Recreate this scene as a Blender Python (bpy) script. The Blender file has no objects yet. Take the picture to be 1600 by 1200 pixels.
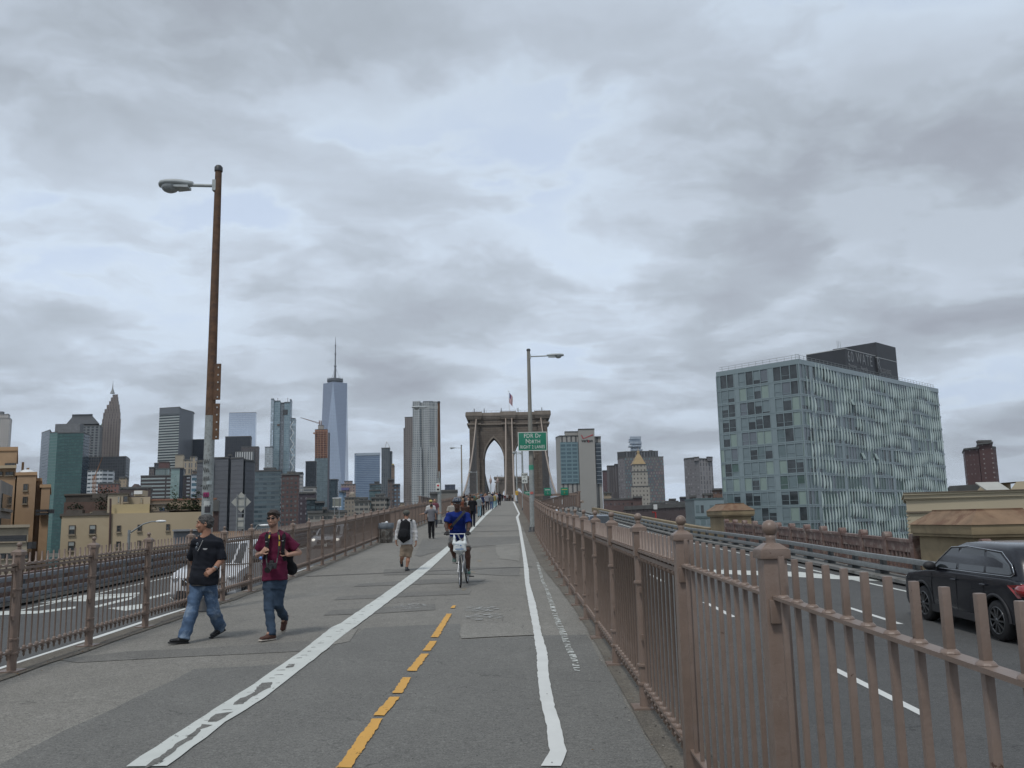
import bpy, bmesh, math, random
import numpy as np
from mathutils import Vector, Matrix
random.seed(11); rng = np.random.default_rng(11)
R = math.radians
SC = bpy.context.scene
COL = SC.collection

# ------------------------------------------------------------------ camera
FPX = 1360.0; CAMZ = 1.8
_th = math.atan(215.0/FPX); _r = R(1.2); _yaw = R(0.2)
_fw = np.array([0, math.cos(_th), math.sin(_th)]); _up = np.array([0, -math.sin(_th), math.cos(_th)]); _rt = np.array([1., 0, 0])
_M = np.array([math.cos(_r)*_rt-math.sin(_r)*_up, math.sin(_r)*_rt+math.cos(_r)*_up, _fw])
_Rz = np.array([[math.cos(_yaw), -math.sin(_yaw), 0], [math.sin(_yaw), math.cos(_yaw), 0], [0, 0, 1]])
_M = _M @ _Rz
cam = bpy.data.cameras.new('camera'); camo = bpy.data.objects.new('camera', cam); COL.objects.link(camo)
cam.sensor_width = 36.0; cam.lens = 36.0*FPX/1600.0; cam.clip_start = 0.05; cam.clip_end = 12000
mw = Matrix.Identity(4)
for i in range(3):
    mw[i][0] = _M[0][i]; mw[i][1] = _M[1][i]; mw[i][2] = -_M[2][i]
mw[2][3] = CAMZ
camo.matrix_world = mw; SC.camera = camo

# ------------------------------------------------------------------ world, sun, exposure
SC.view_settings.view_transform = 'Standard'; SC.view_settings.look = 'None'
SC.view_settings.exposure = 0.0; SC.view_settings.gamma = 1.0
SUN_EL, SUN_AZ = 58.0, 205.0       # azimuth measured from +Y towards +X
W = bpy.data.worlds.new('World'); SC.world = W; W.use_nodes = True
nt = W.node_tree; nt.nodes.clear()
def N(tree, typ, **kw):
    n = tree.nodes.new(typ)
    for k, v in kw.items(): setattr(n, k, v)
    return n
def L(tree, a, b): tree.links.new(a, b)
def mth(tree, op, a, b=None, c=None, clamp=False):
    n = N(tree, 'ShaderNodeMath', operation=op); n.use_clamp = clamp
    for i, v in enumerate((a, b, c)):
        if v is None: continue
        if isinstance(v, (int, float)): n.inputs[i].default_value = v
        else: L(tree, v, n.inputs[i])
    return n.outputs[0]
def ramp(tree, fac, stops, interp='LINEAR'):
    n = N(tree, 'ShaderNodeValToRGB'); n.color_ramp.interpolation = interp
    e = n.color_ramp.elements
    while len(e) < len(stops): e.new(0.5)
    for i, (p, c) in enumerate(stops):
        e[i].position = p; e[i].color = (c[0], c[1], c[2], 1) if hasattr(c, '__len__') else (c, c, c, 1)
    L(tree, fac, n.inputs[0]); return n.outputs[0]
def mixc(tree, fac, a, b):
    n = N(tree, 'ShaderNodeMix', data_type='RGBA')
    for sock, v in ((n.inputs[0], fac), (n.inputs[6], a), (n.inputs[7], b)):
        if isinstance(v, (int, float)): sock.default_value = v
        elif isinstance(v, (tuple, list)): sock.default_value = (*v[:3], 1)
        else: L(tree, v, sock)
    return n.outputs[2]
sky = N(nt, 'ShaderNodeTexSky', sky_type='NISHITA'); sky.sun_disc = False
sky.sun_elevation = R(SUN_EL); sky.sun_rotation = R(SUN_AZ); sky.air_density = 1.2; sky.dust_density = 2.0
tc = N(nt, 'ShaderNodeTexCoord'); sep = N(nt, 'ShaderNodeSeparateXYZ'); L(nt, tc.outputs['Generated'], sep.inputs[0])
zc = mth(nt, 'MAXIMUM', sep.outputs[2], 0.0)
den = mth(nt, 'ADD', zc, 0.21)
cx = mth(nt, 'DIVIDE', sep.outputs[0], den); cy = mth(nt, 'DIVIDE', sep.outputs[1], den)
cmb = N(nt, 'ShaderNodeCombineXYZ'); L(nt, cx, cmb.inputs[0]); L(nt, cy, cmb.inputs[1])
def noise(tree, vec, scale, detail=6, rough=.55, dist=0.0, off=(0, 0, 0), stretch=(1, 1, 1)):
    mp = N(tree, 'ShaderNodeMapping'); mp.inputs['Location'].default_value = off; mp.inputs['Scale'].default_value = stretch
    L(tree, vec, mp.inputs[0])
    n = N(tree, 'ShaderNodeTexNoise'); n.inputs['Scale'].default_value = scale; n.inputs['Detail'].default_value = detail
    n.inputs['Roughness'].default_value = rough; n.inputs['Distortion'].default_value = dist
    L(tree, mp.outputs[0], n.inputs['Vector']); return n.outputs['Fac']
wv = N(nt, 'ShaderNodeTexNoise'); wv.inputs['Scale'].default_value = 1.7; wv.inputs['Detail'].default_value = 5; wv.inputs['Roughness'].default_value = .6; L(nt, cmb.outputs[0], wv.inputs['Vector'])
wsub = N(nt, 'ShaderNodeVectorMath', operation='SUBTRACT'); L(nt, wv.outputs['Color'], wsub.inputs[0]); wsub.inputs[1].default_value = (.5, .5, .5)
wsc = N(nt, 'ShaderNodeVectorMath', operation='SCALE'); L(nt, wsub.outputs[0], wsc.inputs[0]); wsc.inputs['Scale'].default_value = .42
wad = N(nt, 'ShaderNodeVectorMath', operation='ADD'); L(nt, cmb.outputs[0], wad.inputs[0]); L(nt, wsc.outputs[0], wad.inputs[1])
n1 = noise(nt, wad.outputs[0], 1.15, 8, .50, 0, (6.6, 1.3, 0), (.85, 1.0, 1))          # broad masses
n2 = noise(nt, wad.outputs[0], 2.9, 9, .53, 0, (7.3, 2.2, 0), (.75, 1.0, 1))           # puffs with ragged edges
veil = ramp(nt, n1, [(.32, 0.0), (.66, 1.0)], 'EASE')
puff = ramp(nt, n2, [(.43, 0.0), (.54, .62), (.70, 1.0)])
thick = mth(nt, 'ADD', mth(nt, 'MULTIPLY', veil, .52), mth(nt, 'MULTIPLY', puff, .48))
K = 10.0
ccol = ramp(nt, thick, [(.0, (.59, .69, .85)), (.16, (.62, .715, .835)), (.38, (.535, .605, .70)), (.64, (.435, .49, .56)), (1.0, (.32, .345, .405))])
csc = N(nt, 'ShaderNodeVectorMath', operation='SCALE'); L(nt, ccol, csc.inputs[0])
elev = ramp(nt, zc, [(0.0, 1.0), (.08, 1.02), (.25, 1.12), (.5, .96), (1.0, .95)])
L(nt, mth(nt, 'MULTIPLY', elev, K), csc.inputs['Scale'])
hole = ramp(nt, thick, [(.0, .92), (.14, 1.0)])
wcol = mixc(nt, hole, sky.outputs[0], csc.outputs[0])
bg = N(nt, 'ShaderNodeBackground'); bg.inputs['Strength'].default_value = 1.0/K
L(nt, wcol, bg.inputs[0]); wo = N(nt, 'ShaderNodeOutputWorld'); L(nt, bg.outputs[0], wo.inputs[0])
sl = bpy.data.lights.new('sun', 'SUN'); sl.energy = 1.5; sl.angle = R(10); sl.color = (1.0, .965, .92)
slo = bpy.data.objects.new('sun', sl); COL.objects.link(slo)
sd = Vector((math.sin(R(SUN_AZ))*math.cos(R(SUN_EL)), math.cos(R(SUN_AZ))*math.cos(R(SUN_EL)), math.sin(R(SUN_EL))))
slo.rotation_euler = sd.to_track_quat('Z', 'Y').to_euler(); slo.location = (0, 0, 80)

# ------------------------------------------------------------------ survey helpers (real positions from bearings and ranges)
GX = [-40, 0, 8, 18, 24, 30, 37, 51, 68, 100, 130, 158, 175, 430]
GZ = [-.6, 0, .128, .32, .46, .66, .95, 1.5, 2.13, 3.33, 4.5, 5.50, 5.62, 6.6]
_xs = np.arange(-40, 431, 1.0); _zs = np.interp(_xs, GX, GZ)
for _ in range(3): _zs = np.convolve(np.pad(_zs, 3, mode='edge'), np.ones(7)/7, 'valid')
_zs = _zs - np.interp(0.0, _xs, _zs) * np.exp(-(_xs/6.0)**2)
def G(y): return float(np.interp(y, _xs, _zs))
ROADDROP = 0.8
def RD(y): return float(np.interp(y, [22, 40, 60, 120, 150, 300], [.82, 1.06, 1.46, 1.8, 1.95, 1.95]))   # the walkway climbs above the carriageways
def ray(px, py):
    return _M.T @ np.array([(px-800)/FPX, (600-py)/FPX, 1.0])
def at(px, py, Y):
    d = ray(px, py); t = Y/d[1]; return Vector((d[0]*t, Y, CAMZ+d[2]*t))
def gnd(px, py, dz=0.0):
    d = ray(px, py); lo, hi = 1.0, 1.0
    for Y in np.arange(1.0, 300, .25):
        if CAMZ+d[2]*Y/d[1] <= G(Y)+(dz if dz > -.5 else -RD(Y)): lo, hi = Y-.25, Y; break
    else: return at(px, py, 150)
    for _ in range(24):
        m = (lo+hi)/2
        if CAMZ+d[2]*m/d[1] <= G(m)+(dz if dz > -.5 else -RD(m)): hi = m
        else: lo = m
    p = at(px, py, hi); p.z = G(hi)+(dz if dz > -.5 else -RD(hi)); return p

# ------------------------------------------------------------------ objects, parents, properties
OFF = {}
def tagp(o, label=None, cat=None, group=None, kind=None):
    if label: o['label'] = label
    if cat: o['category'] = cat
    if group: o['group'] = group
    if kind: o['kind'] = kind
    return o
def thing(name, label, cat, loc=(0, 0, 0), rz=0.0, group=None, local=False):
    o = bpy.data.objects.new(name, None); COL.objects.link(o)
    o.empty_display_size = .2
    o.location = loc; o.rotation_euler = (0, 0, rz)
    OFF[o.name] = Vector((0, 0, 0)) if local else -Vector(loc)
    return tagp(o, label, cat, group)
def link_mesh(name, me, parent=None):
    o = bpy.data.objects.new(name, me); COL.objects.link(o)
    if parent is not None:
        o.parent = parent; o.location = OFF.get(parent.name, Vector((0, 0, 0)))
    OFF[o.name] = Vector((0, 0, 0))
    return o
def copy_tree(o, parent=None):
    c = o.copy(); COL.objects.link(c)
    if parent is not None: c.parent = parent
    OFF[c.name] = OFF.get(o.name, Vector((0, 0, 0)))
    for ch in list(o.children): copy_tree(ch, c)
    return c

class MB:
    """collects shapes, links them as one mesh object"""
    def __init__(s): s.v = []; s.f = []; s.m = []; s.uv = []; s.sm = []
    def add(s, vs, fs, mi=0, smooth=False, uvs=None):
        b = len(s.v); s.v += [tuple(v) for v in vs]
        for i, f in enumerate(fs):
            s.f.append([b+j for j in f]); s.m.append(mi); s.sm.append(smooth)
            s.uv.append(uvs[i] if uvs else None)
        return s
    def box(s, c, d, rz=0.0, mi=0, M=None):
        x, y, z = d[0]/2, d[1]/2, d[2]/2
        vs = [(-x, -y, -z), (x, -y, -z), (x, y, -z), (-x, y, -z), (-x, -y, z), (x, -y, z), (x, y, z), (-x, y, z)]
        c = Vector(c)
        if M is None: M = Matrix.Rotation(rz, 3, 'Z') if rz else Matrix.Identity(3)
        vs = [c+M@Vector(v) for v in vs]
        return s.add(vs, [(0, 3, 2, 1), (4, 5, 6, 7), (0, 1, 5, 4), (1, 2, 6, 5), (2, 3, 7, 6), (3, 0, 4, 7)], mi)
    def box2(s, lo, hi, mi=0):
        lo = Vector(lo); hi = Vector(hi); return s.box((lo+hi)/2, hi-lo, 0, mi)
    def beam(s, a, b, w, h, mi=0, up=(0, 0, 1)):
        a = Vector(a); b = Vector(b); d = (b-a); l = d.length
        if l < 1e-6: return s
        d.normalize(); u = Vector(up)
        x = d.cross(u)
        if x.length < 1e-4: x = d.cross(Vector((1, 0, 0)))
        x.normalize(); z = x.cross(d); M = Matrix((x, d, z)).transposed()
        return s.box((a+b)/2, (w, l, h), 0, mi, M)
    def tube(s, pts, rad, n=8, mi=0, smooth=True, cap=True):
        pts = [Vector(p) for p in pts]
        if not hasattr(rad, '__len__'): rad = [rad]*len(pts)
        vs = []; prev = None
        for i, p in enumerate(pts):
            d = (pts[min(i+1, len(pts)-1)]-pts[max(i-1, 0)]).normalized()
            if prev is None:
                x = d.cross(Vector((0, 0, 1)))
                if x.length < 1e-3: x = d.cross(Vector((0, 1, 0)))
            else: x = prev - d*prev.dot(d)
            x.normalize(); prev = x; y = d.cross(x)
            for k in range(n):
                a = 2*math.pi*k/n; vs.append(p+(x*math.cos(a)+y*math.sin(a))*rad[i])
        fs = []
        for i in range(len(pts)-1):
            for k in range(n):
                k2 = (k+1) % n; fs.append((i*n+k, i*n+k2, (i+1)*n+k2, (i+1)*n+k))
        s.add(vs, fs, mi, smooth)
        if cap:
            s.add(vs[:n], [tuple(range(n))[::-1]], mi); s.add(vs[-n:], [tuple(range(n))], mi)
        return s
    def lathe(s, c, prof, n=12, mi=0, smooth=True, rot=0.0):
        c = Vector(c); vs = []
        for r, z in prof:
            for k in range(n):
                a = 2*math.pi*k/n+rot; vs.append(c+Vector((r*math.cos(a), r*math.sin(a), z)))
        fs = []
        for i in range(len(prof)-1):
            for k in range(n):
                k2 = (k+1) % n; fs.append((i*n+k, i*n+k2, (i+1)*n+k2, (i+1)*n+k))
        s.add(vs, fs, mi, smooth)
        if prof[0][0] > 1e-4: s.add(vs[:n], [tuple(range(n))[::-1]], mi)
        if prof[-1][0] > 1e-4: s.add(vs[-n:], [tuple(range(n))], mi)
        return s
    def ball(s, c, r, n=12, m=8, mi=0, sc=(1, 1, 1)):
        c = Vector(c); vs = []; fs = []
        for i in range(m+1):
            t = math.pi*i/m
            for k in range(n):
                a = 2*math.pi*k/n
                vs.append(c+Vector((r*sc[0]*math.sin(t)*math.cos(a), r*sc[1]*math.sin(t)*math.sin(a), -r*sc[2]*math.cos(t))))
        for i in range(m):
            for k in range(n):
                k2 = (k+1) % n; fs.append((i*n+k, i*n+k2, (i+1)*n+k2, (i+1)*n+k))
        return s.add(vs, fs, mi, True)
    def prism(s, poly, z0, z1, mi=0, mtop=None, top=True, poly1=None, u0=0.0):
        """walls carry UVs in metres"""
        n = len(poly); P1 = poly1 or poly
        a = sum(poly[i][0]*poly[(i+1) % n][1]-poly[(i+1) % n][0]*poly[i][1] for i in range(n))
        if a < 0: poly = poly[::-1]; P1 = P1[::-1]
        u = u0; vs = []; fs = []; uvs = []
        for i in range(n):
            p, q = poly[i], poly[(i+1) % n]; p1, q1 = P1[i], P1[(i+1) % n]
            l = math.hypot(q[0]-p[0], q[1]-p[1]); b = len(vs)
            vs += [(p[0], p[1], z0), (q[0], q[1], z0), (q1[0], q1[1], z1), (p1[0], p1[1], z1)]
            fs.append((b, b+1, b+2, b+3))
            uvs.append([(0, z0), (l, z0), (l, z1), (0, z1)]); u += l
        s.add(vs, fs, mi, False, uvs)
        if top:
            s.add([(p[0], p[1], z1) for p in P1], [tuple(range(n))], mi if mtop is None else mtop)
            s.add([(p[0], p[1], z0) for p in poly], [tuple(range(n))[::-1]], mi if mtop is None else mtop)
        return s
    def torus(s, c, R_, r, axis='x', n=28, m=8, mi=0, a0=0, a1=2*math.pi):
        c = Vector(c); pts = []
        for i in range(n+1):
            a = a0+(a1-a0)*i/n
            if axis == 'x': pts.append(c+Vector((0, R_*math.cos(a), R_*math.sin(a))))
            elif axis == 'y': pts.append(c+Vector((R_*math.cos(a), 0, R_*math.sin(a))))
            else: pts.append(c+Vector((R_*math.cos(a), R_*math.sin(a), 0)))
        return s.tube(pts, r, m, mi, True, False)
    def mesh(s, name, mats):
        me = bpy.data.meshes.new(name); me.from_pydata(s.v, [], s.f)
        for m in (mats if isinstance(mats, (list, tuple)) else [mats]): me.materials.append(m)
        me.polygons.foreach_set('material_index', s.m); me.polygons.foreach_set('use_smooth', s.sm)
        if any(u is not None for u in s.uv):
            ul = me.uv_layers.new(name='uv'); arr = []
            for f, u in zip(s.f, s.uv):
                if u: arr += [c for p in u for c in p]
                else: arr += [c for j in f for c in (s.v[j][0]*.97+s.v[j][1]*.2, s.v[j][2])]
            ul.data.foreach_set('uv', arr)
        me.update(); return me
    def build(s, name, mats, parent=None, bevel=0.0):
        me = s.mesh(name, mats)
        if bevel:
            bm = bmesh.new(); bm.from_mesh(me)
            bmesh.ops.remove_doubles(bm, verts=bm.verts, dist=1e-5)
            es = [e for e in bm.edges if len(e.link_faces) == 2 and e.calc_face_angle(0) > R(28)]
            bmesh.ops.bevel(bm, geom=es, offset=bevel, segments=2, affect='EDGES', profile=.6, clamp_overlap=True)
            for f in bm.faces: f.smooth = True
            bm.to_mesh(me); bm.free(); me.set_sharp_from_angle(angle=R(50))
        return link_mesh(name, me, parent)

# ------------------------------------------------------------------ materials
MC = {}
def mat(name, col, rough=.7, var=.12, scale=6.0, metal=0.0, bump=0.0, bscale=40.0, spec=.5, col2=None, mixs=None, alpha=None, emit=None, coat=0.0, trans=0.0, streak=False):
    if name in MC: return MC[name]
    m = bpy.data.materials.new(name); m.use_nodes = True; t = m.node_tree; p = t.nodes['Principled BSDF']
    p.inputs['Roughness'].default_value = rough; p.inputs['Metallic'].default_value = metal
    p.inputs['Specular IOR Level'].default_value = spec; p.inputs['Coat Weight'].default_value = coat
    p.inputs['Transmission Weight'].default_value = trans
    tcn = N(t, 'ShaderNodeTexCoord'); ob = tcn.outputs['Object']
    nz = noise(t, ob, scale, 5, .6, 0, (0, 0, 0), (1, 1, .25) if streak else (1, 1, 1))
    lo = tuple(c*(1-var) for c in col); hi = tuple(min(1, c*(1+var)) for c in col)
    c = ramp(t, nz, [(.3, lo), (.7, hi)])
    if col2:
        nz2 = noise(t, ob, mixs or scale*.4, 6, .65, .3, (5, 3, 1))
        c = mixc(t, ramp(t, nz2, [(.50, 0.0), (.62, 1.0)]), c, col2)
    L(t, c, p.inputs['Base Color'])
    if bump:
        nb = noise(t, ob, bscale, 4, .6); bn = N(t, 'ShaderNodeBump'); bn.inputs['Strength'].default_value = bump
        bn.inputs['Distance'].default_value = .02; L(t, nb, bn.inputs['Height']); L(t, bn.outputs[0], p.inputs['Normal'])
    if emit: p.inputs['Emission Color'].default_value = (*emit[:3], 1); p.inputs['Emission Strength'].default_value = emit[3]
    MC[name] = m; return m

def facade(name, wall, glass, fw, fh, ww, wh, glass2=None, rough=.22, spec=.5, metal=0.0, wallrough=.8, wvar=.10, vstripe=None, jit=.5, off=(0, 0)):
    """window grid in metres from the wall's own UV; wall / glass colour, bay and storey, open share"""
    if name in MC: return MC[name]
    m = bpy.data.materials.new(name); m.use_nodes = True; t = m.node_tree; p = t.nodes['Principled BSDF']
    uv = N(t, 'ShaderNodeUVMap'); sp = N(t, 'ShaderNodeSeparateXYZ'); L(t, uv.outputs[0], sp.inputs[0])
    u = mth(t, 'DIVIDE', mth(t, 'ADD', sp.outputs[0], off[0]), fw); v = mth(t, 'DIVIDE', mth(t, 'ADD', sp.outputs[1], off[1]+200), fh)
    fu = mth(t, 'FRACT', u); fv = mth(t, 'FRACT', v)
    mu = mth(t, 'LESS_THAN', mth(t, 'ABSOLUTE', mth(t, 'SUBTRACT', fu, .5)), ww/2)
    mv = mth(t, 'LESS_THAN', mth(t, 'ABSOLUTE', mth(t, 'SUBTRACT', fv, .5)), wh/2)
    msk = mth(t, 'MULTIPLY', mu, mv)
    cb = N(t, 'ShaderNodeCombineXYZ'); L(t, mth(t, 'FLOOR', u), cb.inputs[0]); L(t, mth(t, 'FLOOR', v), cb.inputs[1])
    wn = N(t, 'ShaderNodeTexWhiteNoise', noise_dimensions='2D'); L(t, cb.outputs[0], wn.inputs['Vector'])
    g2 = glass2 or tuple(min(1, c*2.2+.02) for c in glass)
    gc = mixc(t, mth(t, 'POWER', wn.outputs[0], 1.0/jit if jit else 1), glass, g2)
    tcn = N(t, 'ShaderNodeTexCoord')
    nz = noise(t, tcn.outputs['Object'], .05, 5, .6)
    wc = ramp(t, nz, [(.3, tuple(c*(1-wvar) for c in wall)), (.7, tuple(c*(1+wvar) for c in wall))])
    L(t, mixc(t, msk, wc, gc), p.inputs['Base Color'])
    L(t, mth(t, 'ADD', mth(t, 'MULTIPLY', msk, rough-wallrough), wallrough), p.inputs['Roughness'])
    L(t, mth(t, 'MULTIPLY', msk, metal), p.inputs['Metallic'])
    bn = N(t, 'ShaderNodeBump'); bn.inputs['Strength'].default_value = .8; bn.inputs['Distance'].default_value = .25
    bn.invert = True; L(t, msk, bn.inputs['Height']); L(t, bn.outputs[0], p.inputs['Normal'])
    p.inputs['Specular IOR Level'].default_value = spec
    MC[name] = m; return m

BROWN = mat('brown_railing_paint', (.200, .146, .116), .42, .10, 9, bump=.12, bscale=50, col2=(.215, .162, .133), mixs=5)
STEEL = mat('galvanised_steel', (.25, .265, .265), .5, .18, 5, metal=.35, bump=.1)
RUST = mat('rusted_steel', (.125, .07, .04), .8, .35, 7, bump=.3, col2=(.09, .055, .04), mixs=10)
POLEP = mat('grey_pole_paint', (.30, .325, .32), .6, .18, 3, bump=.15, col2=(.22, .23, .22), mixs=20)
BLACK = mat('black_rubber', (.018, .018, .02), .6, .2, 20)
DARK = mat('dark_metal', (.04, .042, .045), .5, .2, 10)
def chips(m, scale, lo, hi, col, rough=None):
    t = m.node_tree; p = t.nodes['Principled BSDF']; src = p.inputs['Base Color'].links[0].from_socket
    f = ramp(t, noise(t, N(t, 'ShaderNodeTexCoord').outputs['Object'], scale, 6, .75, .4, (9, 2, 5)), [(lo, 0.0), (hi, 1.0)])
    L(t, mixc(t, f, src, col), p.inputs['Base Color'])
chips(BROWN, 16, .655, .68, (.085, .045, .028)); chips(BROWN, 7, .62, .72, (.26, .205, .175))
WHITEP = mat('white_metal', (.72, .73, .72), .45, .06, 6)
LAMPG = mat('lamp_housing', (.40, .43, .43), .5, .12, 12)
LENSG = mat('lamp_lens', (.32, .34, .34), .25, .25, 40)

# ------------------------------------------------------------------ ground, roads, walkway
def asphalt(name, base, dark, light, big=.35, worn=.0):
    m = bpy.data.materials.new(name); m.use_nodes = True; t = m.node_tree; p = t.nodes['Principled BSDF']
    ob = N(t, 'ShaderNodeTexCoord').outputs['Object']
    a = noise(t, ob, 62, 3, .8); a2 = noise(t, ob, 24, 3, .7, 0, (3, 3, 3), (.7, 1.5, 1)); b = noise(t, ob, big, 6, .62, .4, (3, 1, 2), (1, .55, 1)); c3 = noise(t, ob, 2.6, 7, .7, .6, (1, 4, 0), (1, .6, 1))
    d = noise(t, ob, 9, 5, .75, 1.2, (8, 2, 0), (.45, 2.2, 1))
    g = N(t, 'ShaderNodeTexVoronoi'); g.inputs['Scale'].default_value = 170; L(t, ob, g.inputs['Vector'])
    c = ramp(t, mth(t, 'ADD', mth(t, 'MULTIPLY', b, .55), mth(t, 'MULTIPLY', c3, .45)), [(.34, dark), (.52, base), (.68, light)])
    sp = ramp(t, mth(t, 'ADD', mth(t, 'MULTIPLY', a, .7), mth(t, 'MULTIPLY', a2, .3)), [(.37, .48), (.46, .86), (.54, 1.10), (.63, 1.62)])
    c = N(t, 'ShaderNodeVectorMath', operation='MULTIPLY'); 
    c0 = ramp(t, mth(t, 'ADD', mth(t, 'MULTIPLY', b, .55), mth(t, 'MULTIPLY', c3, .45)), [(.34, dark), (.52, base), (.68, light)])
    L(t, c0, c.inputs[0]); L(t, sp, c.inputs[1])
    c2 = mixc(t, ramp(t, d, [(.66, 0), (.70, .6)]), c.outputs[0], tuple(x*.35 for x in dark))
    st = ramp(t, g.outputs['Color'], [(.86, 0.0), (.92, .55)])
    wp = N(t, 'ShaderNodeTexNoise'); wp.inputs['Scale'].default_value = 1.4; wp.inputs['Detail'].default_value = 6; L(t, ob, wp.inputs['Vector'])
    wa = N(t, 'ShaderNodeVectorMath', operation='ADD'); L(t, ob, wa.inputs[0]); L(t, wp.outputs['Color'], wa.inputs[1])
    ck = N(t, 'ShaderNodeTexVoronoi', feature='DISTANCE_TO_EDGE'); ck.inputs['Scale'].default_value = .42; L(t, wa.outputs[0], ck.inputs['Vector'])
    cm_ = mth(t, 'MULTIPLY', ramp(t, ck.outputs['Distance'], [(.0, 1.0), (.0045, .0)]), ramp(t, noise(t, ob, .7, 3, .6, 0, (4, 4, 4)), [(.47, 0.0), (.56, .75)]))
    c2 = mixc(t, cm_, c2, tuple(x*.35 for x in dark))
    c4 = mixc(t, st, c2, tuple(min(1, x*1.9) for x in light))
    L(t, c4, p.inputs['Base Color']); p.inputs['Roughness'].default_value = .9
    bn = N(t, 'ShaderNodeBump'); bn.inputs['Strength'].default_value = .5; bn.inputs['Distance'].default_value = .006
    L(t, a, bn.inputs['Height']); L(t, bn.outputs[0], p.inputs['Normal'])
    return m
A_OLD = asphalt('aged_asphalt', (.195, .185, .162), (.160, .152, .134), (.235, .224, .198))
A_NEW = asphalt('dark_asphalt', (.146, .143, .130), (.124, .121, .111), (.170, .166, .151), .5)
A_MID = asphalt('repair_asphalt', (.158, .152, .136), (.128, .124, .112), (.184, .177, .158), .6)
A_LITE = asphalt('pale_asphalt', (.222, .212, .186), (.19, .181, .16), (.26, .248, .22), .6)
A_ROAD = asphalt('road_asphalt', (.082, .082, .079), (.067, .067, .065), (.100, .099, .094), .25)
A_DIRT = asphalt('dirty_concrete', (.128, .112, .088), (.082, .071, .058), (.165, .15, .125), 1.1)
CONC = mat('kerb_concrete', (.20, .20, .19), .9, .25, 2.0, bump=.3, col2=(.12, .115, .10), mixs=1.2)

YS = [y for y in np.arange(-30, 176, 1.0)] + [y for y in np.arange(180, 960, 10.0)]
def deck(name, x0, x1, dz, thick, m, y0=-30, y1=955):
    b = MB(); ys = [y for y in YS if y0 <= y <= y1]; vs = []
    for y in ys:
        z = G(min(y, 430))+(dz if dz > -.3 else dz+ROADDROP-RD(min(y, 430)))
        vs += [(x0, y, z), (x1, y, z), (x1, y, z-thick), (x0, y, z-thick)]
    fs = []
    for i in range(len(ys)-1):
        a = i*4; c = a+4
        fs += [(a, a+1, c+1, c), (a+1, a+2, c+2, c+1), (a+2, a+3, c+3, c+2), (a+3, a, c, c+3)]
    fs += [(0, 3, 2, 1), (len(vs)-4, len(vs)-3, len(vs)-2, len(vs)-1)]
    b.add(vs, fs); return tagp(b.build(name, m), kind='structure')
deck('walkway', -6.15, 1.42, 0, .95, A_OLD)
deck('road', -14.9, -6.16, -ROADDROP, 1.4, A_ROAD)
deck('road', 1.43, 12.4, -ROADDROP, 1.4, A_ROAD)
deck('kerb', 11.55, 12.38, -ROADDROP+.17, .1, CONC, -30, 150)
deck('kerb', -14.88, -14.4, -ROADDROP+.17, .1, CONC, -30, 150)

GROUND_Z = -26.0
gm = mat('city_ground', (.10, .10, .092), .95, .3, .05, col2=(.07, .08, .055), mixs=.02)
b = MB(); b.add([(-9000, -9000, GROUND_Z), (9000, -9000, GROUND_Z), (9000, 9500, GROUND_Z), (-9000, 9500, GROUND_Z)], [(0, 1, 2, 3)])
tagp(b.build('ground', gm), kind='structure')
wm = bpy.data.materials.new('river_water'); wm.use_nodes = True; t = wm.node_tree; p = t.nodes['Principled BSDF']
p.inputs['Base Color'].default_value = (.035, .05, .05, 1); p.inputs['Roughness'].default_value = .08
bn = N(t, 'ShaderNodeBump'); bn.inputs['Strength'].default_value = .5; bn.inputs['Distance'].default_value = .4
L(t, noise(t, N(t, 'ShaderNodeTexCoord').outputs['Object'], .25, 6, .6), bn.inputs['Height']); L(t, bn.outputs[0], p.inputs['Normal'])
b = MB(); b.add([(-9000, 400, GROUND_Z+.3), (9000, 400, GROUND_Z+.3), (9000, 960, GROUND_Z+.3), (-9000, 960, GROUND_Z+.3)], [(0, 1, 2, 3)])
tagp(b.build('river_water', wm), kind='structure')

def sheet(name, pts, dz, m, kind='structure', road=False):
    """flat patch lying on the sloping deck; pts are world (x, y)"""
    bm = bmesh.new(); vs = [bm.verts.new((x, y, 0)) for x, y in pts]; f = bm.faces.new(vs)
    bmesh.ops.triangulate(bm, faces=[f])
    ys = [p[1] for p in pts]; y = math.floor(min(ys))+1.0
    while y < max(ys):
        bmesh.ops.bisect_plane(bm, geom=bm.verts[:]+bm.edges[:]+bm.faces[:], plane_co=(0, y, 0), plane_no=(0, 1, 0)); y += 1.0
    for v in bm.verts: v.co.z = G(v.co.y)-(RD(v.co.y) if road else 0)+dz
    bm.normal_update()
    for f in bm.faces:
        if f.normal.z < 0: f.normal_flip()
    me = bpy.data.meshes.new(name); bm.to_mesh(me); bm.free(); me.materials.append(m)
    return tagp(link_mesh(name, me), kind=kind)
def px_poly(pts, road=False):
    return [tuple(gnd(x, y, -ROADDROP if road else 0)[:2]) for x, y in pts]

def ragged(pts, step=.5, amp=.03):
    out = []
    for i in range(len(pts)):
        a = pts[i]; c = pts[(i+1) % len(pts)]; l = math.hypot(c[0]-a[0], c[1]-a[1]); n = max(1, int(l/step))
        for k in range(n):
            t_ = k/n; out.append((a[0]+(c[0]-a[0])*t_+random.uniform(-amp, amp), a[1]+(c[1]-a[1])*t_+random.uniform(-amp, amp)))
    return out
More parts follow.
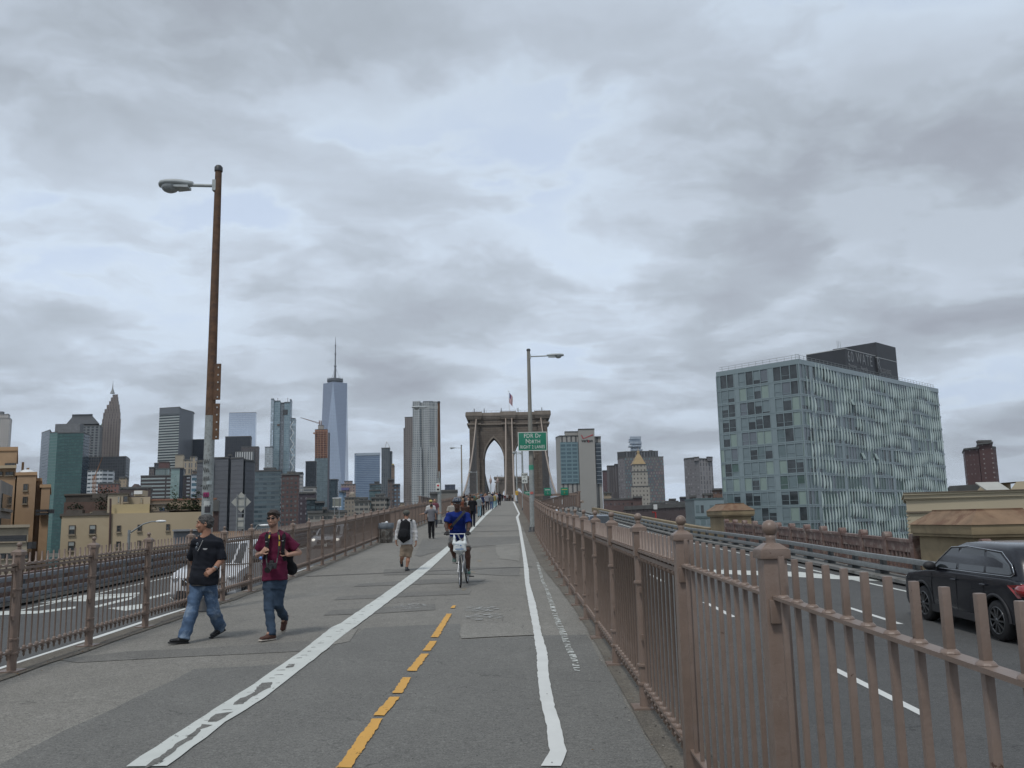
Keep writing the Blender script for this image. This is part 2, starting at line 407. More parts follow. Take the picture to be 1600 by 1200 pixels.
# dark resurfaced foreground
pf = px_poly([(0, 1197), (105, 1141), (224, 1085), (273, 1064), (304, 1046), (430, 1039), (486, 1034), (525, 1008), (573, 981), (720, 975), (718, 1000), (834, 994), (916, 992)])
pf = [(-6.1, -20)]+[(max(-6.1, pf[0][0]-.3), pf[0][1]-.6)]+pf+[(1.02, pf[-1][1]), (1.02, -20)]
sheet('walkway_patch', ragged(pf, .6, .025), .004, A_NEW)
patches = [
    ([(88, 1031), (200, 1018), (300, 1014), (470, 1003), (532, 1001), (520, 1013), (470, 1018), (300, 1026), (120, 1036)], A_MID),
    ([(522, 938), (531, 932), (729, 921), (736, 922), (732, 929), (650, 932)], A_MID),
    ([(505, 962), (519, 954), (680, 944), (681, 953), (600, 958)], A_MID),
    ([(553, 917), (562, 913), (655, 906), (700, 904), (760, 905), (752, 909), (640, 914)], A_MID),
    ([(600, 890), (745, 886), (812, 886), (812, 900), (790, 900), (742, 897), (600, 899)], A_MID),
    ([(776, 846), (800, 842), (812, 846), (812, 877), (780, 873), (774, 860)], A_LITE),
    ([(660, 842), (812, 838), (812, 849), (775, 852), (700, 858), (655, 870), (648, 868)], A_MID),
    ([(505, 990), (530, 985), (560, 983), (545, 1003), (500, 1012), (490, 1008)], A_LITE),
    ([(722, 975), (833, 971), (834, 993), (719, 999)], A_LITE)]
for i, (q, m_) in enumerate(patches): sheet('walkway_patch', ragged(px_poly(q), .5, .02), .0055+.0006*i, m_)
# brown silted concrete strip below the right railing
sp_ = [(1.0, 2.0), (1.02, 6.4), (1.04, 9), (1.07, 14.3), (.98, 20), (.80, 26), (.72, 34), (.66, 44), (.55, 60), (.55, 90), (.6, 150)]
strip = ragged([(1.0, -20)]+sp_+[(1.41, 150), (1.41, -20)], .8, .012)
sheet('walkway_edge', strip, .0115, A_DIRT)
sheet('walkway_edge', ragged([(-6.12, -5), (-5.72, -5), (-5.70, 20), (-5.62, 60), (-5.6, 150), (-6.12, 150)], .8, .03), .0115, A_DIRT)
# transverse joints
JM = mat('joint_tar', (.05, .048, .045), .8, .3, 20)
for (xa, ya, xb, yb, w) in [(480, 901, 832, 886, .05), (620, 862, 835, 851, .03), (690, 832, 833, 829, .10), (700, 823, 826, 821, .05), (735, 806, 812, 805, .16), (560, 1120, 561, 1120, .0)]:
    if w == 0: continue
    a = gnd(xa, ya); c = gnd(xb, yb)
    sheet('expansion_joint', ragged([(a.x, a.y-w), (c.x, c.y-w), (c.x, c.y+w), (a.x, a.y+w)], .4, .012), .0125, JM)

def paint(name, col, lo, hi, scale=11, stretch=(1, 1.3, 1)):
    m = bpy.data.materials.new(name); m.use_nodes = True; t = m.node_tree; p = t.nodes['Principled BSDF']
    ob = N(t, 'ShaderNodeTexCoord').outputs['Object']
    a = noise(t, ob, scale, 7, .7, .6, (2, 5, 0), stretch); g2 = noise(t, ob, 2.2, 4, .6)
    L(t, ramp(t, g2, [(.3, tuple(c*.86 for c in col)), (.7, col)]), p.inputs['Base Color']); p.inputs['Roughness'].default_value = .75
    tr = N(t, 'ShaderNodeBsdfTransparent'); mx = N(t, 'ShaderNodeMixShader')
    L(t, ramp(t, a, [(lo, 0.0), (hi, 1.0)]), mx.inputs[0]); L(t, tr.outputs[0], mx.inputs[1]); L(t, p.outputs[0], mx.inputs[2])
    L(t, mx.outputs[0], t.nodes['Material Output'].inputs[0]); return m
P_WHITE = paint('white_road_paint', (.60, .62, .58), .345, .37)
P_WORN = paint('worn_white_paint', (.62, .64, .60), .50, .54, 9, (1, 1.6, 1))
P_YEL = paint('yellow_road_paint', (.66, .36, .075), .34, .36, 14)
P_YWORN = paint('worn_yellow_paint', (.50, .34, .12), .55, .62, 10)
P_CLEAN = paint('clean_white_paint', (.66, .67, .64), .15, .2)
P_GHOST = paint('ghost_paint', (.36, .36, .34), .50, .60, 9)
def line_px(name, left, right, dz, m, road=False, amp=.008, jag=.22):
    l = px_poly(left, road); r = px_poly(right, road)
    pts = l+r[::-1]
    return sheet(name, ragged(pts, jag, amp), dz, m, road=road)
line_px('white_line', [(196, 1200), (304, 1130), (385, 1078), (472, 1018), (518, 981), (532, 975), (589, 936), (639, 900), (660, 884), (701, 852), (734, 828.5), (754, 806), (780, 784.6)],
        [(261, 1200), (353, 1130), (423, 1085), (490, 1032), (544, 988), (556, 980), (594, 951), (660, 900), (678, 884), (701, 862), (739, 828.5), (759.5, 806), (782, 784.8)], .0135, P_WHITE, amp=.008)
# worn patches inside the line where the asphalt shows again
def crop_px(q): return [(x/2.857, y/2.857+980) for x, y in q]
for q in ([(1165, 255), (1215, 250), (1205, 275), (1130, 315), (1085, 350), (1040, 355), (1060, 330), (1130, 300)], [(960, 395), (1040, 385), (1000, 410), (960, 430), (925, 430)],
          [(905, 440), (950, 445), (900, 462), (872, 498), (835, 520), (795, 548), (740, 592), (700, 622), (640, 640), (690, 600), (800, 520), (860, 480)], [(1280, 178), (1318, 170), (1305, 184), (1275, 188)], [(560, 652), (620, 640), (590, 660)]):
    sheet('worn_paint', ragged(px_poly(crop_px(q)), .06, .012), .0145, A_NEW)
for k in range(46):
    t_ = k/46; y = 1150-300*t_**.72+random.uniform(-4, 4); x = np.interp(y, [850, 900, 936, 981, 1018, 1078, 1130, 1200], [702, 651, 592, 540, 482, 404, 329, 228])+random.uniform(-.018, .018)*(y-780); a = gnd(x, y); w_, h_ = random.uniform(.015, .055), random.uniform(.012, .03)
    sheet('worn_paint', ragged([(a.x-w_, a.y-h_), (a.x+w_, a.y-h_*.3), (a.x+w_*.7, a.y+h_), (a.x-w_*.8, a.y+h_*.6)], .03, .006), .0145, A_NEW)
line_px('white_line', [(844, 1200), (859, 1175), (853, 1131), (844, 1095), (840, 1056), (839, 1026), (834, 990), (828, 957), (820.5, 912), (818, 880), (816, 864), (810, 824), (806, 808), (810, 803), (801, 784)],
        [(876, 1200), (885, 1176), (877, 1140), (867, 1107), (858.6, 1065), (855, 1020), (846, 990), (836.5, 942), (827.5, 912), (826, 890), (821.5, 864), (814, 824), (810, 808), (812.5, 803), (803.6, 784)], .0135, P_CLEAN, amp=.006, jag=.10)
line_px('worn_white_line', [(838, 879), (845, 908), (851, 920), (857, 941), (863, 960), (869, 977), (875, 992), (882, 1011), (891, 1029), (897, 1050)],
        [(842, 879), (850, 908), (856, 920), (865, 941), (871, 960), (878, 977), (886, 992), (892, 1011), (901, 1029), (907, 1050)], .0135, P_WORN)
for (x0, y0, w0, x1, y1, w1) in [(537, 1202, 12, 590, 1125, 8.5), (592, 1120, 9, 617, 1091, 7.5), (621, 1085, 8, 636, 1060, 6.5), (643, 1050, 7.5, 664, 1023, 6), (666, 1018, 6, 677, 1003, 5.5), (679, 997, 6, 702, 960, 4), (707, 951, 3, 710, 947, 2.5)]:
    line_px('yellow_dash', [(x0-w0, y0), (x1-w1, y1)], [(x0+w0, y0), (x1+w1, y1)], .0135, P_YEL, amp=.009, jag=.05)
for (x, y, w, h) in [(725, 921, 4, 3), (739, 895, 4, 2), (749, 876, 3.5, 2), (756, 862, 3, 1.5), (768, 835, 2.5, 1.5)]:
    line_px('worn_yellow_mark', [(x-w, y+h), (x-w, y-h)], [(x+w, y+h), (x+w, y-h)], .0135, P_YWORN)
# ghost bicycle and walking symbols
for (x, y) in [(757, 964), (752, 952), (640, 948)]:
    a = gnd(x, y); pts = [(a.x+.32*math.cos(q), a.y+.45*math.sin(q)) for q in np.linspace(0, 2*math.pi, 14)[:-1]]
    sheet('faded_marking', pts, .0128, P_GHOST)
# road markings
def road_line(x0, y0, x1, y1, w, m=P_CLEAN): sheet('lane_marking', [(x0-w/2, y0), (x0+w/2, y0), (x1+w/2, y1), (x1-w/2, y1)], .005, m, road=True)
road_line(-8.95, -20, -8.95, 150, .15); road_line(-13.75, -20, -13.75, 150, .13, P_WHITE)
road_line(11.0, -20, 11.0, 150, .14, P_WHITE)
for k in range(-2, 12):
    road_line(4.98, 1.0+k*9.2+.9, 4.98, 4.0+k*9.2+.9, .13); road_line(8.06, 18.7+(k-2)*12.2, 8.06, 21.7+(k-2)*12.2, .13)
sheet('lane_marking', px_poly([(1100, 890), (1170, 892), (1250, 894), (1300, 899), (1420, 905), (1420, 910), (1300, 905), (1230, 901), (1100, 896)], True), .009, P_WHITE, road=True)
# merge hatching on the left roadway
for q in ([(-20, 957), (12, 955), (60, 955), (118, 948), (118, 951), (60, 959), (14, 961), (-20, 963)],
          [(58, 943), (90, 938), (132, 930), (170, 929), (220, 926), (220, 928), (170, 932), (132, 934), (95, 941)],
          [(107, 940), (145, 931), (205, 929), (220, 930), (160, 937), (145, 940)],
          [(145, 948), (185, 938), (215, 931), (205, 937), (150, 950)],
          [(168, 951), (190, 948), (222, 944), (222, 951), (196, 955)],
          [(230, 934), (272, 924), (272, 927), (232, 937)], [(265, 934), (290, 928), (290, 933), (270, 938)],
          [(30, 943), (90, 932), (120, 930), (70, 940)]):
    sheet('lane_marking', px_poly(q, True), .009, P_WHITE, road=True)

# grit, gum and leaves caught along the railings and joints
GRITM = [mat('grit_pale', (.30, .28, .24), .9, .3, 30), mat('grit_dark', (.04, .035, .03), .9, .3, 30), mat('dry_leaf', (.16, .09, .035), .9, .3, 30)]
b = MB()
for k in range(900):
    u = random.random(); y = 2.5+34*u**1.6
    if k % 3 == 0: x = -5.9+abs(random.gauss(0, .22)); sz = random.uniform(.006, .022)
    elif k % 3 == 1: x = 1.3-abs(random.gauss(0, .22)); sz = random.uniform(.004, .016)
    else: x = random.uniform(-5.6, 1.0); sz = random.uniform(.004, .011)
    a = random.uniform(0, 6.28); z = G(y)+.0165; q = [(x+sz*math.cos(a+t_)*random.uniform(.6, 1.1), y+sz*math.sin(a+t_)*random.uniform(.6, 1.1)) for t_ in (0, 1.6, 3.1, 4.6)]
    b.add([(px_, py_, z) for px_, py_ in q]+[(x, y, z+sz*.35)], [(0, 1, 4), (1, 2, 4), (2, 3, 4), (3, 0, 4)], random.choice([0, 1, 1, 2]) if k % 3 < 2 else 1)
tagp(b.build('grit', GRITM), 'grit, gum spots and dry leaves scattered over the walkway', kind='stuff')

# ------------------------------------------------------------------ iron railings along the walkway
def sh(z, y, ya, yb):       # height above the sloping deck between two posts
    t = (y-ya)/(yb-ya); return G(ya)*(1-t)+G(yb)*t+z
def rail_post(parent, X, y, P, near, side):
    z = G(y); b = MB(); w = P['w']
    b.box((X, y, z+.012), (.24, .24, .024))
    if near:
        b.box((X, y, z+P['cap']/2+.012), (w, w, P['cap']-.012))
        b.box((X-.012*side, y-w*.5-.012, z+P['rail']-.06), (w*.55, .03, .10))
    else:
        b.lathe((X, y, z), [(w*.52, .024), (w*.52, .20), (w*.62, .205), (w*.62, .225), (w*.47, .23), (w*.47, .36), (w*.62, .365), (w*.62, .385), (w*.47, .39),
                (w*.45, P['rail']-.30), (w*.62, P['rail']-.295), (w*.62, P['rail']-.275), (w*.47, P['rail']-.27), (w*.47, P['rail']-.05)], 10, 0, False)
        b.box((X, y, z+(P['rail']-.05+P['cap'])/2), (w, w, P['cap']-P['rail']+.05))
        for zz in (P['low'], P['rail']-.05, P['rail']-.35, .62):
            b.box((X, y-w*.5-.012, z+zz), (w*.5, .045, .05))
    c = P['cap']; b.prism([(X-.6*w-.004, y-.6*w-.004), (X+.6*w+.004, y-.6*w-.004), (X+.6*w+.004, y+.6*w+.004), (X-.6*w-.004, y+.6*w+.004)], z+c, z+c+.04)
    h = w*.6+.002; q = .28*w
    b.prism([(X-h, y-h), (X+h, y-h), (X+h, y+h), (X-h, y+h)], z+c+.0405, z+c+.068, poly1=[(X-q, y-q), (X+q, y-q), (X+q, y+q), (X-q, y+q)])
    o = b.build('post', BROWN, parent, bevel=.004 if near else 0)
    b = MB(); r = P['ball']; bz = P['bz']
    b.lathe((X, y, z), [(.24*w, c+.066), (.20*w, c+.085), (.26*w, bz-r*.96), (.14*w, bz-r*.9)], 10)
    b.ball((X, y, z+bz), r, 14 if near else 10, 10 if near else 7)
    b.build('ball_finial', BROWN, o)
    return o
def panel(parent, X, ya, yb, P, style, npk, side):
    """rails of one bay as a part; pickets in the same mesh, or each one of its own when close to the camera"""
    b = MB(); w = P['w']/2; z0 = lambda y, z: sh(z, y, ya, yb)
    A = ya+w; B_ = yb-w
    solo = (0 < ya < P['solo']); b2 = MB() if solo else b
    if style == 'flat':
        b.beam((X, A, z0(A, P['rail'])), (X, B_, z0(B_, P['rail'])), .052, .014)
        b2.beam((X, A, z0(A, P['low'])), (X, B_, z0(B_, P['low'])), .05, .014)
    else:
        b.beam((X, A, z0(A, P['rail'])), (X, B_, z0(B_, P['rail'])), .055, .022)
        b.beam((X, A, z0(A, P['rail']-.045)), (X, B_, z0(B_, P['rail']-.045)), .03, .03)
        b2.beam((X, A, z0(A, P['low'])), (X, B_, z0(B_, P['low'])), .045, .022)
    ys = [ya+(yb-ya)*(i+.75)/(npk+.5) for i in range(npk)]
    far = ya > 42
    def picket(mb, y):
        if style == 'flat':
            s_ = .0235; mb.box2((X-s_/2, y-s_/2, z0(y, P['low']+.007)), (X+s_/2, y+s_/2, z0(y, P['rail']-.007)))
            mb.box2((X-s_/2, y-s_/2, z0(y, P['rail']+.007)), (X+s_/2, y+s_/2, z0(y, P['spk'])))
            mb.lathe((X, y, z0(y, P['rail']+.007)), [(.028, 0), (.024, .006), (.016, .012)], 8)
        elif far:
            s_ = .022; mb.box2((X-s_/2, y-s_/2, z0(y, P['low']-.06)), (X+s_/2, y+s_/2, z0(y, P['spk'])))
        else:
            r = .0105 if P['side'] < 0 else .012; zl, zr, zs = P['low'], P['rail'], P['spk']
            mb.lathe((X, y, z0(y, 0)), [(r, zl), (r, zr), (r*2.4, zr+.012), (r*2.4, zr+.02), (r*1.2, zr+.03), (r*1.15, zs-.01), (r*.7, zs)], 6)
            mb.lathe((X, y, z0(y, 0)), [(r*.3, zl-.095), (r*1.7, zl-.07), (r*1.2, zl-.045), (r*2.6, zl-.035), (r*2.6, zl-.018), (r, zl-.011)], 6)
            mb.lathe((X, y, z0(y, 0)), [(r*2.5, zl+.012), (r*2.5, zl+.03), (r*1.3, zl+.04)], 6)
            mb.lathe((X, y, z0(y, 0)), [(r*1.8, zr-.09), (r*2.6, zr-.07), (r*2.6, zr-.062)], 6)
    if not solo:
        for y in ys: picket(b, y)
        b.build('panel', BROWN, parent)
    else:
        o = b.build('top_rail', BROWN, parent); b2.build('bottom_rail', BROWN, parent)
        for y in ys:
            q = MB(); picket(q, y); q.build('picket', BROWN, o, bevel=.003 if style == 'flat' else 0)
PR = dict(w=.104, cap=1.55, rail=1.385, low=.20, spk=1.565, ball=.036, bz=1.685, side=1, solo=9)
PL = dict(w=.100, cap=1.345, rail=1.235, low=.235, spk=1.37, ball=.031, bz=1.47, side=-1, solo=19)
rr = thing('iron_railing', 'brown iron railing with ball topped posts along the right edge of the walkway', 'railing', (1.16, 4.0, G(4)), group='railings of the walkway')
rl = thing('iron_railing', 'brown iron railing with pendant knobs along the left edge of the walkway', 'railing', (-5.9, 10.6, G(10.6)), group='railings of the walkway')
ry = [-3.2, -.8, 1.55, 3.97, 6.05, 8.10, 10.25, 12.25, 14.2, 16.1, 17.9, 19.8, 21.8, 23.75, 25.7, 27.6, 29.5]
while ry[-1] < 158: ry.append(ry[-1]+1.95)
ly = [10.6+1.88*k for k in range(-5, 80)]
ly = [y for y in ly if y < 158]
for ys_, X, P, root in ((ry, 1.16, PR, rr), (ly, -5.9, PL, rl)):
    for i, y in enumerate(ys_):
        if i < 99: rail_post(root, X, y, P, X > 0 and y < 7.5, P['side'])
        if i+1 < len(ys_):
            yb = ys_[i+1]; n = 13 if X < 0 else max(10, round((yb-y)/.171)-1)
            panel(root, X, y, yb, P, 'flat' if (X > 0 and y < 5.9) else 'round', n, P['side'])

# ------------------------------------------------------------------ bridge: masonry towers, cables, steel parapets
def stone_mat(name, c1, c2, mortar, s=1.0, bw=2.4, bh=1.1):
    m = bpy.data.materials.new(name); m.use_nodes = True; t = m.node_tree; p = t.nodes['Principled BSDF']
    uv = N(t, 'ShaderNodeUVMap'); br = N(t, 'ShaderNodeTexBrick'); L(t, uv.outputs[0], br.inputs['Vector'])
    br.inputs['Color1'].default_value = (*c1, 1); br.inputs['Color2'].default_value = (*c2, 1); br.inputs['Mortar'].default_value = (*mortar, 1)
    br.inputs['Scale'].default_value = s; br.inputs['Brick Width'].default_value = bw; br.inputs['Row Height'].default_value = bh
    br.inputs['Mortar Size'].default_value = .05; br.inputs['Mortar Smooth'].default_value = .3
    ob = N(t, 'ShaderNodeTexCoord').outputs['Object']; n_ = noise(t, ob, .12, 6, .65, .3, (0, 0, 0), (1, 1, .35))
    mu = N(t, 'ShaderNodeVectorMath', operation='MULTIPLY'); L(t, br.outputs[0], mu.inputs[0])
    L(t, ramp(t, n_, [(.3, .72), (.7, 1.25)]), mu.inputs[1]); L(t, mu.outputs[0], p.inputs['Base Color'])
    p.inputs['Roughness'].default_value = .92
    bn = N(t, 'ShaderNodeBump'); bn.inputs['Strength'].default_value = .7; bn.inputs['Distance'].default_value = .15
    L(t, br.outputs['Fac'], bn.inputs['Height']); bn.invert = True; L(t, bn.outputs[0], p.inputs['Normal'])
    return m
STONE = stone_mat('tower_masonry', (.142, .118, .098), (.180, .150, .124), (.085, .072, .060))
STONE2 = stone_mat('limestone_trim', (.235, .20, .165), (.26, .225, .19), (.16, .13, .11), 1, 3, 1.5)
TX = -.75
def gothic(x0, x1, zs, za, n=12):
    w = x1-x0; h = za-zs; r = (w*w/4+h*h)/w; out = []
    for i in range(n+1):     # left arc going up
        z = zs+h*i/n; out.append((x0+r-math.sqrt(max(0, r*r-(z-zs)**2)), z))
    for i in range(n-1, -1, -1):
        z = zs+h*i/n; out.append((x1-r+math.sqrt(max(0, r*r-(z-zs)**2)), z))
    return out
def extrude_xz(b, poly, y0, y1, mi=0):
    n = len(poly); a = sum(poly[i][0]*poly[(i+1) % n][1]-poly[(i+1) % n][0]*poly[i][1] for i in range(n))
    if a < 0: poly = poly[::-1]
    vs = [(x, y0, z) for x, z in poly]+[(x, y1, z) for x, z in poly]
    uf = [(x, z) for x, z in poly]
    fs = [tuple(range(n)), tuple(range(n, 2*n))[::-1]]; uvs = [uf, uf[::-1]]
    for i in range(n):
        j = (i+1) % n; fs.append((i, i+n, j+n, j)); l = math.dist(poly[i], poly[j])
        uvs.append([(y0, poly[i][1]), (y1, poly[i][1]), (y1, poly[j][1]), (y0, poly[j][1])])
    b.add(vs, fs, mi, False, uvs)
def bridge_tower(label, Y, hd, TX=TX, dz=0):
    r = thing('bridge_tower', label, 'bridge tower', (TX, Y, GROUND_Z), group='stone towers of the suspension bridge')
    X = lambda v: TX+v
    poly = [(X(-19.3), GROUND_Z), (X(-12.4), GROUND_Z), *gothic(X(-12.2), X(-2.55), 32.5, 43.0), (X(-2.5), GROUND_Z), (X(2.5), GROUND_Z),
            *gothic(X(2.55), X(12.2), 32.5, 43.0), (X(12.4), GROUND_Z), (X(19.3), GROUND_Z), (X(18.6), 20), (X(18.1), 53.2), (X(-18.1), 53.2), (X(-18.6), 20)]
    b = MB(); extrude_xz(b, poly, Y, Y+13); b.build('masonry', STONE, r)
    b = MB()
    def bx(x0, x1, z0, z1, d, mi=0): 
        extrude_xz(b, [(X(x0), z0), (X(x1), z0), (X(x1), z1), (X(x0), z1)], Y-d, Y+13+d, mi)
    for (x0, x1) in ((-19.8, -14.2), (-1.9, 1.9), (14.2, 19.8)):
        for (za, zb, d, ins) in ((GROUND_Z, 16, 2.2, 0), (16, 33, 1.8, .25), (33, 49.4, 1.4, .5)): bx(x0+ins*(x0 < -3 or x0 > 3), x1-ins*(x1 < -3 or x1 > 3), za, zb, d)
        bx(x0+.9, x1-.9, 49.4, 52.2, 1.0)
    b.build('buttress', STONE, r)
    b = MB()
    for (za, zb, d, e) in ((49.35, 50.0, 1.55, .0), (52.2, 52.9, 1.1, .3), (52.9, 53.7, 1.7, .8), (53.7, 55.0, 2.5, 1.5), (55.0, 55.5, 2.1, 1.2)):
        extrude_xz(b, [(X(-19-e), za), (X(19+e), za), (X(19+e), zb), (X(-19-e), zb)], Y-d*.45, Y+13+d*.45)
        for c in (-17, 0, 17):
            extrude_xz(b, [(X(c-3.4-e*.5), za+.02), (X(c+3.4+e*.5), za+.02), (X(c+3.4+e*.5), zb+.35), (X(c-3.4-e*.5), zb+.35)], Y-d*.45-1.1, Y+13+d*.45+1.1)
    b.build('cornice', STONE2, r)
    b = MB()
    for (x0, x1) in ((-12.2, -2.55), (2.55, 12.2)):
        o_ = gothic(X(x0-.7), X(x1+.7), 32.5, 44.1, 10); i_ = gothic(X(x0), X(x1), 32.5, 43.0, 10)
        for k in range(len(o_)-1):
            extrude_xz(b, [o_[k], o_[k+1], i_[k+1], i_[k]], Y-.5, Y-.003)
        b.build('arch_ring', STONE2, r); b = MB()
    b = MB()
    for x in np.arange(-18, 18.1, 2.4): b.beam((X(x), Y+1, 55.5), (X(x), Y+1, 56.6), .08, .08)
    b.beam((X(-18), Y+1, 56.6), (X(18), Y+1, 56.6), .06, .06)
    for x in (-17, -12, -3.4, 5, 17): b.beam((X(x), Y+4, 55.5), (X(x), Y+4, 58.2), .35, .35)
    b.build('roof_railing', DARK, r)
    if hd:
        b = MB(); b.tube([(X(.6), Y+3, 55.5), (X(.6), Y+3, 66.5)], [.16, .09], 8); b.ball((X(.6), Y+3, 66.6), .28)
        b.build('flagpole', WHITEP, r)
    return r
bridge_tower('near stone bridge tower with two pointed arches and a flag on top', 430, True)
fo = bridge_tower('smaller far stone bridge tower seen through the arches of the near one', 1000, False, 1.6)
fo.location.z -= 3.0
# flag
b = MB(); vs = []; nx, nz = 8, 6
fm = [mat('flag_red', (.35, .03, .04), .8), mat('flag_white', (.6, .6, .62), .8), mat('flag_blue', (.03, .05, .2), .8)]
for j in range(nz+1):
    for i in range(nx+1):
        u = i/nx; v = j/nz
        vs.append((TX+.75+u*1.6+.1*math.sin(v*5), 433+.35*math.sin(u*6+v*2), 66-v*5.2-u*2.0))
for th_ in (0, .04):
    fs = [(j*(nx+1)+i, j*(nx+1)+i+1, (j+1)*(nx+1)+i+1, (j+1)*(nx+1)+i) for j in range(nz) for i in range(nx)]
    for k, f in enumerate(fs):
        j, i = divmod(k, nx); mi = 2 if (j < 3 and i < 3) else (0 if i % 2 else 1)
        b.add([(vs[q][0], vs[q][1]+th_, vs[q][2]) for q in f], [(0, 1, 2, 3) if th_ else (3, 2, 1, 0)], mi, True)
tagp(b.build('flag', fm), 'limp striped flag flying on top of the stone bridge tower', 'flag')
CABLE = mat('cable_paint', (.30, .245, .20), .7, .1, 2)
def cabz(y):
    if y < 430: return 7.5+.00138*max(0, y-248.5)**2 if y > 248.5 else 7.5-.03*(248.5-y)
    if y < 1000: return 24.5+28.5*((y-700)/270)**2 if y < 700 else 24.5+25.5*((y-700)/300)**2
    return 50-.33*(y-1000)+.0005*(y-1000)**2
for X, nm in ((-16.6, 'outer left'), (-2.0, 'left one of the middle pair'), (1.0, 'right one of the middle pair'), (15.4, 'outer right')):
    b = MB(); ys_ = list(range(190, 1200, 6))
    b.tube([(X, y, cabz(y)) for y in ys_], .33, 6)
    r = thing('main_cable', 'thick pale bridge cable sweeping up to the tower top, '+nm, 'cable', (X, 190, cabz(190)), group='main cables of the bridge')
    b.build('cable', CABLE, r)
    b = MB()
    for y in np.arange(262, 915, 2.6):
        z1 = cabz(y); z0 = 6.4+3*math.exp(-((y-673)/200)**2)
        if z1 > z0+1 and not 426 < y < 446: b.beam((X, y, z0), (X, y, z1), .07, .07)
    for y in np.arange(446, 560, 7.0): b.beam((X, 436, 52), (X, y, 8), .06, .06)
    for y in np.arange(330, 424, 7.0): b.beam((X, 430, 52), (X, y, 7), .06, .06)
    b.build('suspenders', DARK, r)['kind'] = 'stuff'
TRUSS = mat('brown_bridge_steel', (.155, .105, .082), .6, .15, .6, bump=.2, col2=(.20, .15, .12), mixs=.8)
def steel_wall(label, X, y0, y1, zt0, zt1):
    r = thing('steel_parapet', label, 'parapet', (X, y0, G(y0)), group='brown steel parapets at the bridge span')
    b = MB(); ys_ = np.linspace(y0, y1, 40)
    for a, c in zip(ys_[:-1], ys_[1:]):
        za = zt0+(zt1-zt0)*(a-y0)/(y1-y0); zc_ = zt0+(zt1-zt0)*(c-y0)/(y1-y0); ga = G(a)-1.2; gc = G(min(c, 430))-1.2
        b.add([(X-.12, a, ga), (X-.12, c, gc), (X-.12, c, zc_), (X-.12, a, za), (X+.12, a, ga), (X+.12, c, gc), (X+.12, c, zc_), (X+.12, a, za)],
              [(0, 1, 2, 3), (5, 4, 7, 6), (0, 3, 7, 4), (1, 5, 6, 2)])
    b.build('plate', TRUSS, r)
    b = MB(); b.beam((X, y0, zt0+.08), (X, y1, zt1+.08), .5, .16)
    b.build('top_chord', BROWN, r)
    b = MB()
    for k, y in enumerate(np.arange(y0, y1, 6)): 
        zt = zt0+(zt1-zt0)*(y-y0)/(y1-y0); b.beam((X-math.copysign(.16, X), y, G(min(y, 430))-1), (X-math.copysign(.16, X), y, zt), .2, .2)
    b.build('stiffener', BROWN, r)['kind'] = 'stuff'
    return r
steel_wall('brown steel parapet with white notices closing the right roadway near the tower', 11.2, 144, 415, 6.35, 10.5)
steel_wall('brown steel parapet beyond the left railing below the pale concrete block', -15.1, 144, 415, 6.15, 8.3)
b = MB()
for (px, py, w, h, Y) in ((897, 782, .34, .42, 146), (870, 784.5, .3, .34, 190), (856, 782.5, .28, .3, 230), (846, 780, .22, .3, 262)):
    c_ = at(px, py, Y); b.box((11.03, Y, c_.z), (.03, w*8, h*2.2))
NOTICE = mat('notice_white', (.62, .62, .60), .6, .1)
for (px, py, Y) in ((897, 782, 146), (870, 784.5, 190), (856, 782.5, 230)):
    c_ = at(px, py, Y); q = MB(); q.box((11.0, Y, c_.z), (.04, 2.3, 1.0))
    tagp(q.build('notice', NOTICE), {897: 'white notice nearest the end of the brown steel parapet', 870: 'white notice halfway along the brown steel parapet', 856: 'small white notice farthest along the brown steel parapet'}[px], 'notice', 'notices on the steel parapet')

# masonry piers, parapet with round topped posts, guard rails
TAN = mat('ochre_masonry', (.27, .212, .128), .9, .14, 1.2, bump=.35, bscale=14, col2=(.215, .165, .10), mixs=.9)
TANRUST = mat('rusty_coping', (.215, .14, .085), .85, .25, 1.5, bump=.3, col2=(.155, .085, .05), mixs=1.2)
def pier(label, x0, x1, y0, y1, zt):
    zb = G(y0)-2.5; r = thing('masonry_pier', label, 'pier', ((x0+x1)/2, y0, zb), group='ochre masonry piers of the approach')
    b = MB(); b.box2((x0+.12, y0+.12, zb), (x1-.12, y1-.12, zt-.78)); b.build('shaft', TAN, r, bevel=.02)
    b = MB(); b.box2((x0-.02, y0-.02, zt-.779), (x1+.02, y1+.02, zt-.70))
    p0 = [(x0-.06, y0-.06), (x1+.06, y0-.06), (x1+.06, y1+.06), (x0-.06, y1+.06)]
    b.prism(p0, zt-.70, zt-.42); b.build('cornice', TAN, r, bevel=.015)
    b = MB(); ix = .42; p1 = [(x0+ix, y0+.5), (x1-ix, y0+.5), (x1-ix, y1-.5), (x0+ix, y1-.5)]
    p0 = [(x0-.10, y0-.10), (x1+.10, y0-.10), (x1+.10, y1+.10), (x0-.10, y1+.10)]
    b.prism(p0, zt-.42, zt-.02, poly1=p1); b.prism(p1, zt-.019, zt+.03)
    b.build('coping', TANRUST, r)
pier('big ochre masonry pier with rusty coping behind the black car', 13.0, 15.2, 24.9, 28.6, 1.86)
pier('ochre masonry pier with rusty coping in front of the glass building corner', 13.0, 14.9, 54.2, 58.4, 2.62)
pier('ochre masonry pier partly hidden behind the backs of the road signs', -17.8, -15.4, 50.5, 56.0, 1.55)
